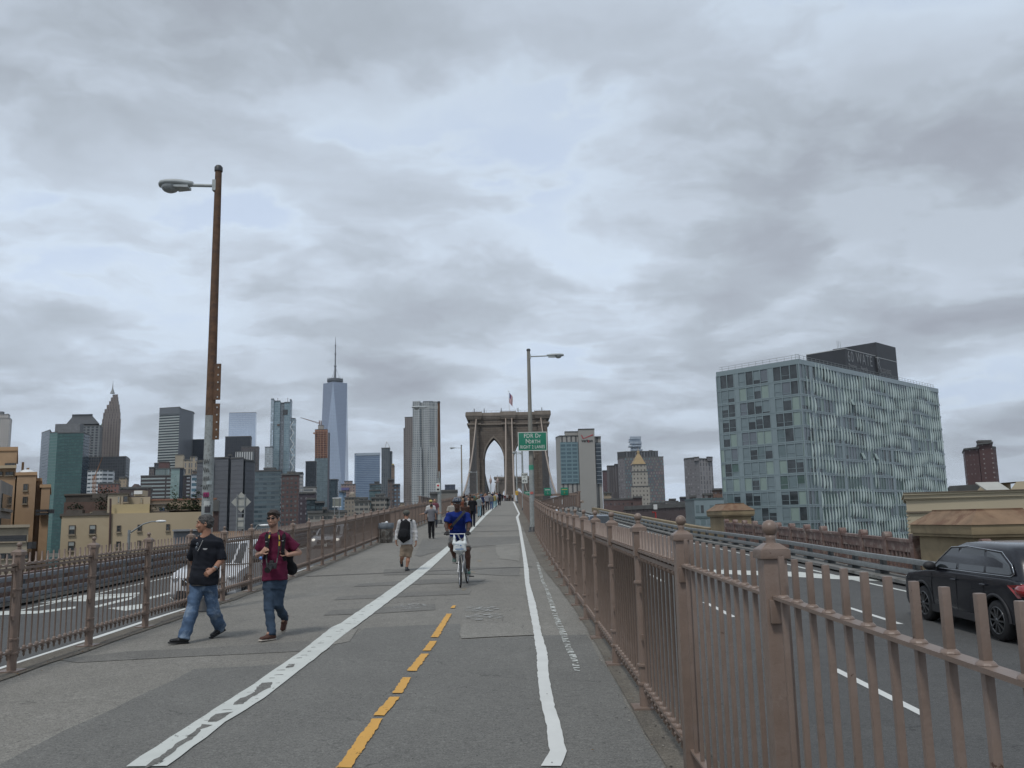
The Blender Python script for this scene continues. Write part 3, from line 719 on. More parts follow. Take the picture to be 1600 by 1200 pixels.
def parapet(label, X, ya, yb, step, h, grp='brown parapets with round topped posts', cap=True):
    r = thing('parapet', label, 'parapet', (X, ya, G(ya)-RD(ya)), group=grp); n = max(1, round((yb-ya)/step))
    ys_ = [ya+(yb-ya)*i/n for i in range(n+1)]
    for i, y in enumerate(ys_):
        z = G(y)-RD(y); b = MB(); b.box2((X-.12, y-.13, z-.6), (X+.12, y+.13, z+h+.02))
        if cap: b.tube([(X-.13, y, z+h+.05), (X+.13, y, z+h+.05)], .15, 14, 0, False)
        b.build('post', PARP, r)
        if i == n: break
        c = ys_[i+1]; zc_ = G(c)-RD(c); b = MB(); A = y+.13; B_ = c-.13
        f = lambda yy, zz: z+(zc_-z)*(yy-y)/(c-y)+zz
        def slab(xa, xb, z0_, z1_, a_=A, b_=B_):
            b.add([(xa, a_, f(a_, z0_)), (xb, a_, f(a_, z0_)), (xb, b_, f(b_, z0_)), (xa, b_, f(b_, z0_)), (xa, a_, f(a_, z1_)), (xb, a_, f(a_, z1_)), (xb, b_, f(b_, z1_)), (xa, b_, f(b_, z1_))],
                  [(0, 3, 2, 1), (4, 5, 6, 7), (0, 1, 5, 4), (1, 2, 6, 5), (2, 3, 7, 6), (3, 0, 4, 7)])
        slab(X-.07, X+.07, -.6, .28); slab(X-.07, X+.07, h-.42, h-.10); slab(X-.11, X+.11, h-.0995, h)
        m_ = max(3, int((B_-A)/.30)); w_ = (B_-A)/m_
        for k in range(m_+1):
            yc = A+w_*k; slab(X-.055, X+.055, .281, h-.421, max(A, yc-.07), min(B_, yc+.07))
        b.build('balustrade_panel', PARP, r)
    return r
PARP = mat('weathered_brown_paint', (.165, .105, .088), .65, .18, 2.5, bump=.25, col2=(.27, .22, .19), mixs=3.2)
parapet('brown parapet with round topped posts between the two ochre piers on the right', 13.15, 28.9, 54.0, 2.08, 1.22)
parapet('low brown parapet beyond the left roadway', -15.7, 2, 50.2, 2.08, .80, 'low parapets', False)
parapet('brown parapet beside the near lane behind the black car', 13.15, -14, 24.6, 2.08, 1.22)
b = MB(); ys_ = np.arange(58.5, 143, 4.2)
for a, c in zip(ys_[:-1], ys_[1:]): b.add([(13, a, G(a)-4), (13.5, a, G(a)-4), (13.5, c, G(c)-4), (13, c, G(c)-4), (13, a, G(a)-RD(a)+.75), (13.5, a, G(a)-RD(a)+.75), (13.5, c, G(c)-RD(c)+.75), (13, c, G(c)-RD(c)+.75)], [(0, 3, 2, 1), (4, 5, 6, 7), (0, 1, 5, 4), (1, 2, 6, 5), (2, 3, 7, 6), (3, 0, 4, 7)])
tagp(b.build('masonry_wall', TAN), 'low ochre masonry wall running on beyond the second pier', 'wall')
def guard(label, X, beams, y0=-18, y1=120, h=.66, m=None):
    r = thing('guard_rail', label, 'guard rail', (X, y0, G(y0)-RD(y0)), group='steel guard rails of the roadways'); s = 1 if X > 0 else -1
    b = MB()
    for y in np.arange(y0, y1, 2.35)[:99]:
        q = MB(); z = G(y)-RD(y)+.17; q.box((X+s*.16, y, z+h/2-.1), (.16, .16, h)); q.box((X+s*.10, y, z+.05), (.3, .4, .1)); q.build('post', mat('dark_steel', (.10, .11, .115), .6, .2, 4, metal=.3), r)
    for (zz, hh) in beams:
        q = MB(); ys_ = np.arange(y0, y1+5, 6.0)
        for a, c in zip(ys_[:-1], ys_[1:]): q.beam((X, a+.004, G(a)-RD(a)+zz), (X, c-.004, G(c)-RD(c)+zz), .14, hh)
        q.build('rail_beam', m or STEEL, r, bevel=.012)
guard('two beam steel guard rail along the right edge of the right roadway', 11.95, ((.70, .155), (.38, .155)))
guard('three beam steel guard rail along the far edge of the left roadway', -14.55, ((.80, .13), (.52, .13), (.24, .12)), m=mat('dull_steel', (.17, .175, .19), .6, .15, 4, metal=.2))

# ------------------------------------------------------------------ city buildings
ROOFM = mat('roof_membrane', (.11, .11, .105), .9, .2, .3)
PLANTM = mat('plant_room_grey', (.16, .165, .17), .8, .2, .4)
def footprint(chain, ytop, depth, skew=0):
    f = [at(px, ytop, D) for px, D in chain]
    kx = lambda q: q.x*(q.y+depth)/q.y*(1.0-.004*(1 if q.x else 0))      # sides run along the line of sight, so only the chained faces show
    back = [Vector((kx(f[-1]), f[-1].y+depth, 0)), Vector((kx(f[0]), f[0].y+depth, 0))]
    return [(p.x, p.y) for p in f]+[(p.x, p.y) for p in back], f
def block(root, part, chain, ytop, m, depth=30, ybot=None, ref=0, roof=True, shrink=None, parap=.0):
    poly, f = footprint(chain, ytop, depth); z1 = at(chain[ref][0], ytop, chain[ref][1]).z
    z0 = GROUND_Z if ybot is None else at(chain[ref][0], ybot, chain[ref][1]).z
    poly1 = None
    b = MB(); b.prism(poly, z0, z1, poly1=poly1); o = b.build(part, m, root)
    if roof:
        cx_ = sum(p[0] for p in poly)/len(poly); cy_ = sum(p[1] for p in poly)/len(poly)
        k = 1.0+.5/max(4, abs(poly[0][0]-poly[1][0])); q = [(cx_+(x-cx_)*k, cy_+(y-cy_)*k) for x, y in poly]
        b = MB(); b.prism(q, z1+.01, z1+1.1); b.build('roof', ROOFM, root)
    return o, poly, z1
def building(label, blocks, name='office_tower', cat='building', group=None, plant=None):
    c = blocks[0]; p = at(c[1][0][0], c[2], c[1][0][1])
    r = thing(name, label, cat, (p.x, p.y, GROUND_Z), group=group)
    for bl in blocks:
        kw = bl[4] if len(bl) > 4 else {}
        block(r, bl[0], bl[1], bl[2], bl[3], **kw)
    for (x0, x1, yt, yb, D) in (plant or []):
        a = at(x0, yt, D); c2 = at(x1, yb, D); q = MB(); q.box2((a.x, D+4, c2.z), (c2.x, D+14, a.z)); q.build('plant_room', PLANTM, r)
    return r
F = facade
def sp(*a, **k): return [(x, d) for x, d in a]
GL = 'downtown towers beyond the left roadway'; GR_ = 'buildings beyond the right roadway'

building('pale stone tower cut by the left edge of the picture with window columns', [
    ('wall', [(-26, 1600), (16, 1600)], 655, F('f_whitestone', (.46, .43, .40), (.12, .12, .12), 4.2, 4.4, .42, .55)),
    ('wall', [(-10, 1605), (13, 1605)], 648, F('f_whitestone', 0, 0, 0, 0, 0, 0), dict(ybot=655, depth=20)),
    ('crown', [(-6, 1610), (4, 1610)], 643, PLANTM, dict(ybot=648, depth=8, roof=False))], group=GL)
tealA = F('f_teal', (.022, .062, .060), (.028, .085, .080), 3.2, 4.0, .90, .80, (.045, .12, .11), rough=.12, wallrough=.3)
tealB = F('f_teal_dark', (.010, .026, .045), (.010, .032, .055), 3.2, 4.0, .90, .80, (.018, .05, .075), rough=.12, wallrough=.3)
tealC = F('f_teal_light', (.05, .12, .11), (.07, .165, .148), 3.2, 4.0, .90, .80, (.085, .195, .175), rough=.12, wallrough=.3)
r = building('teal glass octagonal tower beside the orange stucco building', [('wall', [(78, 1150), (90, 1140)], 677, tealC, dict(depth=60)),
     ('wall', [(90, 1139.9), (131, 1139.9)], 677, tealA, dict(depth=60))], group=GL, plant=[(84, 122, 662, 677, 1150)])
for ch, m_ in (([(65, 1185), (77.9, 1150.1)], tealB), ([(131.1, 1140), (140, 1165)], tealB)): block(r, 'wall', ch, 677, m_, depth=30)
r = building('dark tower with a truncated pyramid roof behind the teal tower', [('wall', [(122, 1330), (158, 1330)], 666, F('f_60wall', (.17, .18, .185), (.02, .025, .03), 6.5, 4, .55, .62), dict(depth=50)),
     ('wall', [(100, 1332), (122.4, 1332)], 664, F('f_60dark', (.05, .055, .06), (.02, .025, .03), 5, 4, .6, .6), dict(depth=50))], group=GL)
b = MB(); D = 1331; a0, a1, a2, a3 = at(103, 663, D), at(155, 666, D), at(143, 648, D), at(113, 648, D)
b.prism([(a0.x, D), (a1.x, D), (a1.x*1.04, D+55), (a0.x*1.04, D+55)], a0.z, a3.z, poly1=[(a3.x*1.01, D+16), (a2.x*1.01, D+16), (a2.x*1.03, D+40), (a3.x*1.03, D+40)])
b.build('roof', mat('slate_roof', (.045, .048, .052), .6, .15, .1), r)
b = MB(); b.prism([(a3.x*1.01-1, D+15), (a2.x*1.01+1, D+15), (a2.x*1.03+1, D+41), (a3.x*1.03-1, D+41)], a3.z, a3.z+2.5); b.build('roof_crown', DARK, r)
r = thing('art_deco_tower', 'slender brown stepped tower with a spire left of the brown lamp post', 'building', tuple(at(174, 713, 1420)), group=GL)
fb = F('f_deco', (.20, .17, .155), (.07, .065, .065), 4.4, 4.2, .40, .62)
for (x0, x1, yt, yb) in ((159.5, 189, 655, 900), (161, 188.3, 645, 655), (162.5, 187, 639, 645), (165, 185.5, 632, 639), (167.5, 183, 626, 632), (169.5, 181.5, 620, 626), (171.5, 180, 615, 620)):
    a = at(x0, yt, 1420); c = at(x1, yt, 1420); zb = max(GROUND_Z, at(x0, yb, 1420).z); w = c.x-a.x; ins = (30-w)/2 if w < 30 else 0
    kk = (1450-ins)/(1420+ins); b = MB(); b.prism([(a.x, 1420+ins), (c.x, 1420+ins), (c.x*kk, 1450-ins), (a.x*kk, 1450-ins)], zb, a.z); b.build('setback' if yb < 800 else 'wall', fb, r)
a = at(175.7, 615, 1435); b = MB(); b.lathe((a.x, 1435, a.z), [(4, 0), (2.6, 4), (1.5, 7), (.8, 10), (.35, 17), (.15, 22)], 8); b.build('spire', mat('spire_metal', (.25, .26, .26), .5, .1), r)
b = MB(); a = at(154, 668, 1500); c = at(161, 650, 1500); b.prism([(a.x, 1500), (c.x+8, 1500), (c.x+8, 1530), (a.x, 1530)], a.z-120, a.z); b.prism([(a.x, 1500), (c.x+8, 1500), (c.x+8, 1530), (a.x, 1530)], a.z, c.z+4, poly1=[(c.x+3, 1514), (c.x+5, 1514), (c.x+5, 1516), (c.x+3, 1516)])
tagp(b.build('green_roofed_tower', mat('copper_green', (.16, .30, .25), .7, .1, .1)), 'green copper roof peeping out beside the spired brown tower', 'building', GL)
building('flat dark office slab in front of the spired brown tower', [('wall', [(139, 1230), (197, 1230), (201, 1260)], 715, F('f_darkslab', (.055, .06, .07), (.02, .024, .03), 3.4, 4, .55, .6, (.05, .06, .075)))], group=GL)
building('white office block with dark window bands behind the orange crane', [('wall', [(137, 1010), (160, 1000), (177, 1010)], 736, F('f_whiteband', (.52, .54, .55), (.03, .045, .055), 6.5, 4.6, .82, .42))], group=GL)
building('small red brick block with a terrace in front of the white banded block', [('wall', [(153, 760), (186, 760)], 757, F('f_redbrick', (.20, .10, .08), (.06, .06, .065), 3.4, 3.6, .4, .45))], 'brick_block', group=GL)
building('little tan block right of the white banded office block', [('wall', [(178, 900), (186, 900)], 752, F('f_tanblk', (.34, .27, .19), (.12, .11, .1), 3.6, 3.6, .3, .4)), ('wall', [(186, 900), (198, 900)], 747, F('f_tanblk', 0, 0, 0, 0, 0, 0))], 'apartment_block', group=GL)
r = building('dark brownstone block with a small gable above the long cream wall', [('wall', [(187, 520), (236, 520)], 764, F('f_brownstone', (.075, .055, .05), (.05, .055, .06), 3, 3.4, .4, .5, (.2, .2, .2)))], 'brownstone_block', group=GL)
a = at(202, 764, 521); b = MB(); b.prism([(a.x, 521), (a.x+5, 521), (a.x+5, 529), (a.x, 529)], a.z, a.z+3, poly1=[(a.x+2, 523), (a.x+3, 523), (a.x+3, 527), (a.x+2, 527)]); b.build('gable', mat('gable_brown', (.09, .065, .06), .9), r)
stripes = F('f_stripe', (.36, .40, .385), (.028, .034, .042), 60, 3.95, 1.01, .50, (.05, .06, .07), rough=.2, jit=1)
building('tall striped tower with a pale banded front and a grey side', [('wall', [(249.5, 1300), (281, 1290)], 638.5, stripes, dict(depth=40)),
    ('wall', [(281.05, 1290.05), (301.5, 1335)], 638.5, F('f_greyside', (.145, .155, .17), (.085, .095, .11), 2.2, 60, .5, 1.01, (.10, .11, .125)), dict(depth=20)),
    ('mechanical_floor', [(249.3, 1299.2), (281.1, 1289.2)], 638.3, mat('louvre_grey', (.135, .15, .165), .7), dict(ybot=648, depth=6, roof=False))], group=GL)
stepm = F('f_step', (.13, .11, .10), (.05, .05, .055), 3.2, 3.8, .5, .5)
building('dark stepped block on the left of the striped towers', [('wall', [(225, 1180), (233, 1180)], 745, stepm), ('wall', [(233, 1181), (241, 1181)], 731, stepm), ('wall', [(241, 1182), (250, 1182)], 724.5, F('f_stepd', (.07, .075, .085), (.03, .035, .045), 3.2, 3.8, .5, .5))], 'stepped_tower', group=GL)
building('dark banded office block above the cream roofs with white strip windows', [('wall', [(220, 900), (268, 900)], 744.5, F('f_dband', (.055, .045, .045), (.26, .31, .31), 26, 3.75, .94, .42, (.34, .39, .38), jit=1)),
    ('wall', [(243, 915), (265, 915)], 733, F('f_gt', (.17, .21, .205), (.13, .17, .17), 3, 30, .5, 1.01), dict(ybot=744.5))], group=GL)
building('dark red block between the striped tower and the banded block', [('wall', [(248, 1100), (264, 1100)], 722.5, mat('oxblood', (.11, .055, .05), .8, .15, .1))], group=GL)
building('narrow pale teal glass slab with a dark blue side', [('wall', [(267.5, 880), (281, 880)], 732.5, F('f_paleteal', (.25, .34, .325), (.22, .32, .305), 3, 4, .9, .85, (.29, .39, .37), rough=.15)), ('wall', [(281.05, 880.1), (287, 884)], 732.5, mat('navy_wall', (.02, .03, .05), .3, .1))], group=GL)
beige = F('f_beige', (.38, .32, .235), (.10, .10, .10), 5.2, 8.0, .35, .75)
building('beige stepped block with tall windows under the striped tower', [('wall', [(274, 1150), (287, 1150)], 711, mat('plain_beige', (.38, .33, .25), .85, .08, .05), dict(ybot=None)), ('wall', [(287, 1150.5), (297, 1150.5)], 719, beige), ('wall', [(297, 1151), (307, 1151)], 714, beige), ('wall', [(307, 1151.5), (330, 1151.5)], 720, beige)], group=GL)
building('dark navy block just left of the brown lamp post', [('wall', [(301.5, 1350), (330, 1350)], 687.5, F('f_navy', (.012, .018, .03), (.016, .022, .04), 3, 4, .6, .6, (.03, .04, .06)))], group=GL)
building('dark brown block with a white stair column behind the lamp post', [('wall', [(286, 840), (303, 840)], 744, F('f_whitecol', (.035, .028, .032), (.30, .32, .34), 10.5, 3.4, .30, .42, (.36, .38, .40)))], group=GL)
building('narrow white and blue banded block beside the lamp post', [('wall', [(299, 820), (311, 820)], 742, F('f_whiteblue', (.46, .50, .54), (.04, .09, .12), 7.5, 5.1, .85, .55)), ('wall', [(301, 825), (309, 825)], 737, mat('warm_block', (.30, .22, .18), .85), dict(ybot=742))], group=GL)
conc = F('f_conc', (.125, .130, .142), (.105, .110, .122), 30, 3.6, 1.01, .35, (.115, .12, .13), wallrough=.9, rough=.8)
concd = mat('dark_slot', (.035, .04, .05), .6)
r = building('windowless grey concrete exchange tower behind the lamp post', [('wall', [(308, 700), (333, 700)], 723, conc), ('wall', [(333.05, 702), (357, 702)], 716.5, conc), ('wall', [(361.2, 702), (380.6, 698)], 717, conc), ('wall', [(383.5, 700), (397.5, 712)], 720, conc),
    ('shaft', [(356.5, 706), (361.5, 706)], 712, concd, dict(depth=10)), ('shaft', [(380.4, 706), (384, 706)], 719, concd, dict(depth=10))], group=GL)
building('mirror pale glass tower fading into the sky behind the dark block', [('wall', [(358, 2200), (400, 2200)], 645.5, F('f_mirror', (.55, .60, .68), (.52, .58, .67), 4, 5, .97, .95, (.56, .62, .71), rough=.06, metal=.85, wallrough=.15))], group=GL)
r = building('dark tower block in front of the mirror pale glass tower', [('wall', [(352, 1280), (392, 1280)], 683, F('f_darkb', (.022, .026, .034), (.028, .033, .042), 3, 4, .6, .6, (.045, .05, .06)), dict(depth=30)), ('wall', [(377, 1279), (404, 1279)], 699, F('f_brn', (.085, .075, .075), (.05, .05, .055), 3, 4, .5, .5), dict(depth=28)),
    ('wall', [(368, 1275), (396, 1275)], 706.5, F('f_fins', (.50, .51, .50), (.05, .055, .065), 3.4, 60, .42, 1.01, (.07, .08, .09)), dict(depth=3))], group=GL)
building('blue grey banded office block with trees on its roof', [('wall', [(398.5, 640), (439, 640)], 737, F('f_blueband', (.115, .15, .165), (.05, .075, .09), 3.0, 3.35, .96, .52, (.12, .17, .19), rough=.15, jit=.8)), ('wall', [(412, 648), (430, 648)], 733, PLANTM, dict(ybot=737, depth=12))], group=GL)
building('pale low block behind the blue grey banded block', [('wall', [(414, 1500), (426, 1500)], 699, F('f_pale1', (.40, .44, .46), (.24, .28, .31), 3.6, 3.8, .6, .55))], group=GL)
glassT = F('f_glassT', (.30, .36, .40), (.20, .285, .32), 4.2, 4.0, .93, .9, (.28, .37, .41), rough=.1, metal=.25)
r = building('tall glass tower with a lattice of white bracing on its right edge', [('wall', [(423.5, 1550), (428, 1548)], 624, F('f_tside', (.34, .40, .44), (.28, .34, .39), 3, 4, .8, .8)), ('wall', [(428.05, 1550), (438, 1550)], 627, glassT, dict(depth=40)),
    ('wall', [(438.05, 1552), (444.5, 1552)], 630, F('f_tslot', (.17, .19, .21), (.12, .14, .165), 3.2, 4, .6, .6), dict(depth=36)), ('wall', [(444.55, 1550), (453, 1550)], 629, glassT, dict(depth=40)), ('wall', [(453.05, 1551), (455.5, 1553)], 625, F('f_tside', 0, 0, 0, 0, 0, 0), dict(depth=30)),
    ('wall', [(455.55, 1556), (461.5, 1560)], 654, F('f_tlat', (.40, .46, .49), (.26, .33, .37), 5, 5, .7, .7), dict(depth=30)), ('plant_room', [(442, 1549), (449, 1549)], 640, DARK, dict(ybot=648, depth=2, roof=False))], group=GL)
b = MB(); D = 1546
for k in range(9):
    ya, yb_ = 658+k*9, 667+k*9; a = at(453.5, ya, D); c = at(459, yb_, D); a2 = at(459, ya, D); c2 = at(453.5, yb_, D)
    b.beam(a if k % 2 else a2, c if k % 2 else c2, .9, .9)
b.build('bracing', WHITEP, r)
b = MB(); a = at(434, 627, 1555); b.beam(a, a+Vector((0, 0, 6)), .6, .6); a = at(449.5, 629, 1555); b.beam(a, a+Vector((0, 0, 9)), .6, .6); b.box(at(435, 664, 1549), (4, 1, 3)); b.build('mast', RUST, r)
building('red brown brick block below the lattice glass tower', [('wall', [(440, 620), (467, 620)], 742.5, F('f_rb', (.105, .065, .06), (.045, .06, .065), 2.9, 3.2, .5, .5, (.16, .17, .16), jit=.4)), ('wall', [(449, 628), (461, 628)], 739, F('f_tanblk', 0, 0, 0, 0, 0, 0), dict(ybot=742.5, depth=10))], group=GL)
building('pale grey slab just right of the red brown brick block', [('wall', [(460, 800), (473, 800)], 739.5, F('f_paleslab', (.36, .355, .345), (.16, .17, .18), 14, 3.3, .6, .5))], group=GL)
building('low white roofed block in front of the black slab', [('wall', [(473, 900), (494, 900)], 762, F('f_lowwhite', (.33, .32, .30), (.10, .11, .12), 12, 4, .8, .4))], group=GL)
building('black slab tower left of the tower under construction', [('wall', [(477.5, 1500), (494, 1500)], 721.5, F('f_blackslab', (.014, .018, .024), (.02, .026, .036), 3, 4, .6, .7, (.035, .045, .06)))], group=GL)
building('purple brown block behind the young man in the maroon shirt', [('wall', [(467, 560), (493, 560)], 771.5, F('f_purple', (.055, .042, .052), (.10, .095, .105), 3.2, 3.2, .35, .4))], group=GL)
building('dark green glass block stepping down before the construction tower', [('wall', [(479, 530), (493, 530)], 781, F('f_dgreen', (.02, .033, .04), (.03, .055, .065), 2.6, 3.2, .85, .6, (.06, .10, .11))), ('wall', [(493, 530.5), (506, 530.5)], 786, F('f_dgreen', 0, 0, 0, 0, 0, 0))], group=GL)
r = building('tower under construction with an orange brown bare top', [('wall', [(491.7, 1700), (512.5, 1700)], 716, F('f_newglass', (.16, .21, .23), (.13, .18, .205), 3.6, 4, .88, .8, (.20, .26, .28), rough=.12), dict(roof=False)),
    ('bare_floors', [(492.5, 1701), (511.3, 1701)], 671.5, F('f_bare', (.33, .15, .085), (.13, .06, .045), 5.5, 4.6, .62, .6, (.20, .09, .06), rough=.8), dict(ybot=716, depth=28)),
    ('core', [(497, 1705), (505, 1705)], 665, mat('raw_concrete', (.34, .31, .28), .9, .1, .2), dict(ybot=671, depth=15)),
    ('hoist', [(512.6, 1699), (514.6, 1699)], 676, mat('hoist_grey', (.10, .10, .115), .7), dict(depth=3, roof=False))], group=GL)
b = MB()
for k in range(12):
    a = at(492.3, 674+k*3.4, 1699.5); c = at(511.5, 674+k*3.4, 1699.5); b.beam(a, c, .8, .8)
for x in (492.3, 497, 501, 506, 511.3): b.beam(at(x, 671.5, 1699), at(x, 715.5, 1699), .7, .7)
b.beam(at(489.5, 677, 1698), at(494, 677, 1698), 3, 3); b.build('scaffold', mat('scaffold_tan', (.36, .20, .13), .8), r)
def crane(label, base, top, jib0, jib1, D, m, w):
    r = thing('tower_crane', label, 'crane', tuple(at(*base, D)), group='cranes over the city')
    b = MB(); A = at(*base, D); T = at(*top, D)
    for s in (-w, w): b.beam(A+Vector((s, 0, 0)), T+Vector((s, 0, 0)), w*.35, w*.35); b.beam(A+Vector((s, 2*w, 0)), T+Vector((s, 2*w, 0)), w*.35, w*.35)
    n = 12
    for k in range(n):
        p0 = A.lerp(T, k/n); p1 = A.lerp(T, (k+1)/n); s = w if k % 2 else -w
        b.beam(p0+Vector((s, 0, 0)), p1-Vector((s, 0, 0)), w*.2, w*.2)
    b.build('mast', m, r)
    b = MB(); P0 = at(*jib0, D); P1 = at(*jib1, D)
    b.beam(P0+Vector((0, 0, w*.6)), P1, w*.4, w*.4); b.beam(P0-Vector((0, 0, w*.6)), P1, w*.4, w*.4)
    for k in range(14):
        p = P0.lerp(P1, k/14); q = P0.lerp(P1, (k+1)/14); s = w*.6*(1-k/14)*(1 if k % 2 else -1); b.beam(p+Vector((0, 0, s)), q-Vector((0, 0, s)), w*.18, w*.18)
    b.build('jib', m, r)
crane('luffing crane on top of the tower under construction', (500.5, 666), (500, 657), (501, 662), (469.5, 652.5), 1706, mat('crane_brown', (.22, .14, .12), .7), 2.0)
crane('orange lattice crane before the white banded office block', (145.5, 790), (147, 743), (147, 748), (160, 714), 950, mat('crane_orange', (.34, .15, .06), .7), 1.2)
# tallest tower: square base turning into a smaller rotated square top, with ring and mast
r = thing('tapering_glass_tower', 'tallest pale glass tower with chamfered corners and a mast', 'building', tuple(at(518, 820, 2450)), group=GL)
D = 2450; zt = at(518, 596, D).z; zb0 = 40; cx0 = (at(499, 690, D).x+at(538.6, 690, D).x)/2; hw = (at(538.6, 690, D).x-at(499, 690, D).x)/2
q0 = [Vector((cx0+s*hw, D+33+t_*hw, zb0)) for s, t_ in ((-1, -1), (1, -1), (1, 1), (-1, 1))]
ang = [R(a) for a in (-90, 0, 90, 180)]
tp = [Vector((cx0+hw*1.0*math.cos(a)*1.0, D+33+hw*math.sin(a), zt)) for a in ang]
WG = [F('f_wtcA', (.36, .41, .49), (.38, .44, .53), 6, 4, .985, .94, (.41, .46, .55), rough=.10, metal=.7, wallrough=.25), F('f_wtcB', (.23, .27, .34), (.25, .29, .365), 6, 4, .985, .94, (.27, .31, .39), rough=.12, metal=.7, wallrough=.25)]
b = MB()
rotq = [Vector((cx0+hw*1.0*math.cos(R(a)), D+33+hw*math.sin(R(a)), zb0)) for a in (-135, -45, 45, 135)]
hw2 = hw*1.0; base = [Vector((cx0-hw, D, zb0)), Vector((cx0+hw, D, zb0)), Vector((cx0+hw, D+2*hw, zb0)), Vector((cx0-hw, D+2*hw, zb0))]
topq = [Vector((cx0, D+6, zt)), Vector((cx0+hw*.97, D+hw, zt)), Vector((cx0, D+2*hw-6, zt)), Vector((cx0-hw*.97, D+hw, zt))]
for i in range(4):
    A, B_ = base[i], base[(i+1) % 4]; T0, T1 = topq[i], topq[(i+1) % 4]
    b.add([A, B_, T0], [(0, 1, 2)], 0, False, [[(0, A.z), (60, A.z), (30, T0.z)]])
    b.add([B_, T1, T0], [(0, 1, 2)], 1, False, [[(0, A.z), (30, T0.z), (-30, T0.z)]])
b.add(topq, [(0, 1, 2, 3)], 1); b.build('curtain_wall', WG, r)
b = MB(); b.prism([(p.x, p.y) for p in base], GROUND_Z, zb0); b.build('podium', WG[0], r)
b = MB(); c_ = Vector((cx0-.5, D+hw, zt)); b.lathe(c_, [(20, 0), (20, 3), (23, 5), (23, 11), (20, 13), (10, 13)], 20, 0, False)
for k in range(20): b.beam(c_+Vector((22*math.cos(k*.314), 22*math.sin(k*.314), 3)), c_+Vector((22*math.cos(k*.314), 22*math.sin(k*.314), 15)), .8, .8)
b.build('roof_ring', mat('ring_grey', (.09, .10, .115), .6), r)
b = MB(); H = at(518.5, 527, D+hw).z-zt
b.lathe(c_, [(3.4, 10), (2.6, H*.36), (4.4, H*.37), (4.4, H*.38), (2.0, H*.385), (1.8, H*.62), (2.8, H*.625), (2.8, H*.645), (1.5, H*.65), (1.3, H*.8), (2.0, H*.81), (2.0, H*.83), (1.0, H*.84), (.5, H)], 8, 0, False)
for k in range(3):
    a = k*2.1+.4; b.beam(c_+Vector((15*math.cos(a), 15*math.sin(a), 12)), c_+Vector((0, 0, H*.36)), .5, .5)
b.build('mast', mat('mast_grey', (.14, .15, .165), .5), r)
building('dark blue rounded block standing before the tallest tower', [('wall', [(514.6, 1500), (517, 1494), (524, 1493), (527.8, 1499)], 750, F('f_dblue', (.03, .05, .065), (.035, .06, .08), 3.2, 4, .8, .7, (.06, .09, .11), rough=.1))], group=GL)
building('light blue narrow block at the foot of the tallest tower', [('wall', [(530, 900), (535.5, 900)], 769, mat('sky_blue_panel', (.22, .33, .46), .5, .05)), ('wall', [(535.5, 901), (540, 901)], 770, F('f_ltb', (.24, .33, .42), (.08, .12, .16), 5, 3.4, .7, .45))], group=GL)
building('blue glass slab with horizontal lines right of the tallest tower', [('wall', [(554, 1900), (557, 1895)], 709.5, F('f_7w', (.22, .29, .38), (.12, .175, .27), 60, 3.9, 1.01, .6, (.16, .22, .32), rough=.12)), ('wall', [(557.05, 1895), (593.3, 1895)], 709.5, F('f_7w', 0, 0, 0, 0, 0, 0)),
    ('mechanical_floor', [(556, 1894), (593.4, 1894)], 708, mat('pale_louvre', (.34, .40, .46), .6), dict(ybot=712, depth=3, roof=False))], group=GL)
building('pink stone block with a stepped top and purple netting', [('wall', [(533, 1250), (555, 1250)], 757.5, F('f_pink', (.27, .20, .18), (.08, .075, .075), 4, 4, .42, .5)), ('wall', [(538, 1252), (550, 1252)], 752.5, F('f_pink', 0, 0, 0, 0, 0, 0), dict(ybot=757, depth=12)), ('netting', [(533, 1248.5), (545, 1248.5)], 762, mat('purple_net', (.13, .12, .26), .9), dict(ybot=766, depth=1, roof=False))], group=GL)
r = building('beige block with a domed top behind the railing', [('wall', [(538.5, 700), (560, 700)], 779, F('f_dome', (.28, .245, .20), (.10, .095, .09), 2.6, 3.3, .4, .5)), ('wall', [(545, 702), (555, 702)], 773, F('f_dome', 0, 0, 0, 0, 0, 0), dict(ybot=779, depth=10, roof=False))], group=GL)
b = MB(); a = at(550, 773, 706); b.ball((a.x, 707, a.z), 2.4, 12, 8); b.build('dome', mat('dome_beige', (.30, .26, .21), .8), r)
aptm = F('f_apt', (.27, .255, .225), (.055, .06, .06), 3.0, 3.0, .78, .48, (.12, .12, .11))
building('beige apartment block with balcony bands, the left one behind the left railing', [('wall', [(554, 560), (578, 560)], 784, aptm), ('wall', [(561, 565), (574, 565)], 779.5, aptm, dict(ybot=784, depth=10))], 'apartment_block', group=GL)
building('wider beige apartment block with balcony bands, right of its twin behind the left railing', [('wall', [(579.5, 580), (604, 580)], 779, aptm), ('wall', [(586.5, 585), (601, 585)], 774, aptm, dict(ybot=779, depth=10)), ('wall', [(604, 584), (609, 584)], 780, aptm)], 'apartment_block', group=GL)
building('dark teal block behind the apartment blocks', [('wall', [(577.5, 900), (595, 900)], 757.5, F('f_dteal', (.06, .085, .09), (.05, .075, .085), 3, 3.8, .8, .6)), ('wall', [(585, 905), (592, 905)], 754, DARK, dict(ybot=757.5, depth=8)), ('wall', [(577, 890), (594, 890)], 767, F('f_dteal2', (.10, .15, .155), (.07, .12, .13), 4, 3.8, .85, .6))], group=GL)
r = building('slim blue grey tower with a glass pyramid frame on top', [('wall', [(596, 1500), (609, 1500)], 700.5, F('f_slim', (.11, .125, .135), (.055, .07, .085), 3.6, 3.8, .6, .7, (.12, .14, .15))), ('wall', [(609, 1503), (612.5, 1503)], 706, F('f_slim', 0, 0, 0, 0, 0, 0))], group=GL)
b = MB(); a = [at(x, 699.5, 1500) for x in (600, 608)]; tpx = at(604.3, 689.5, 1508)
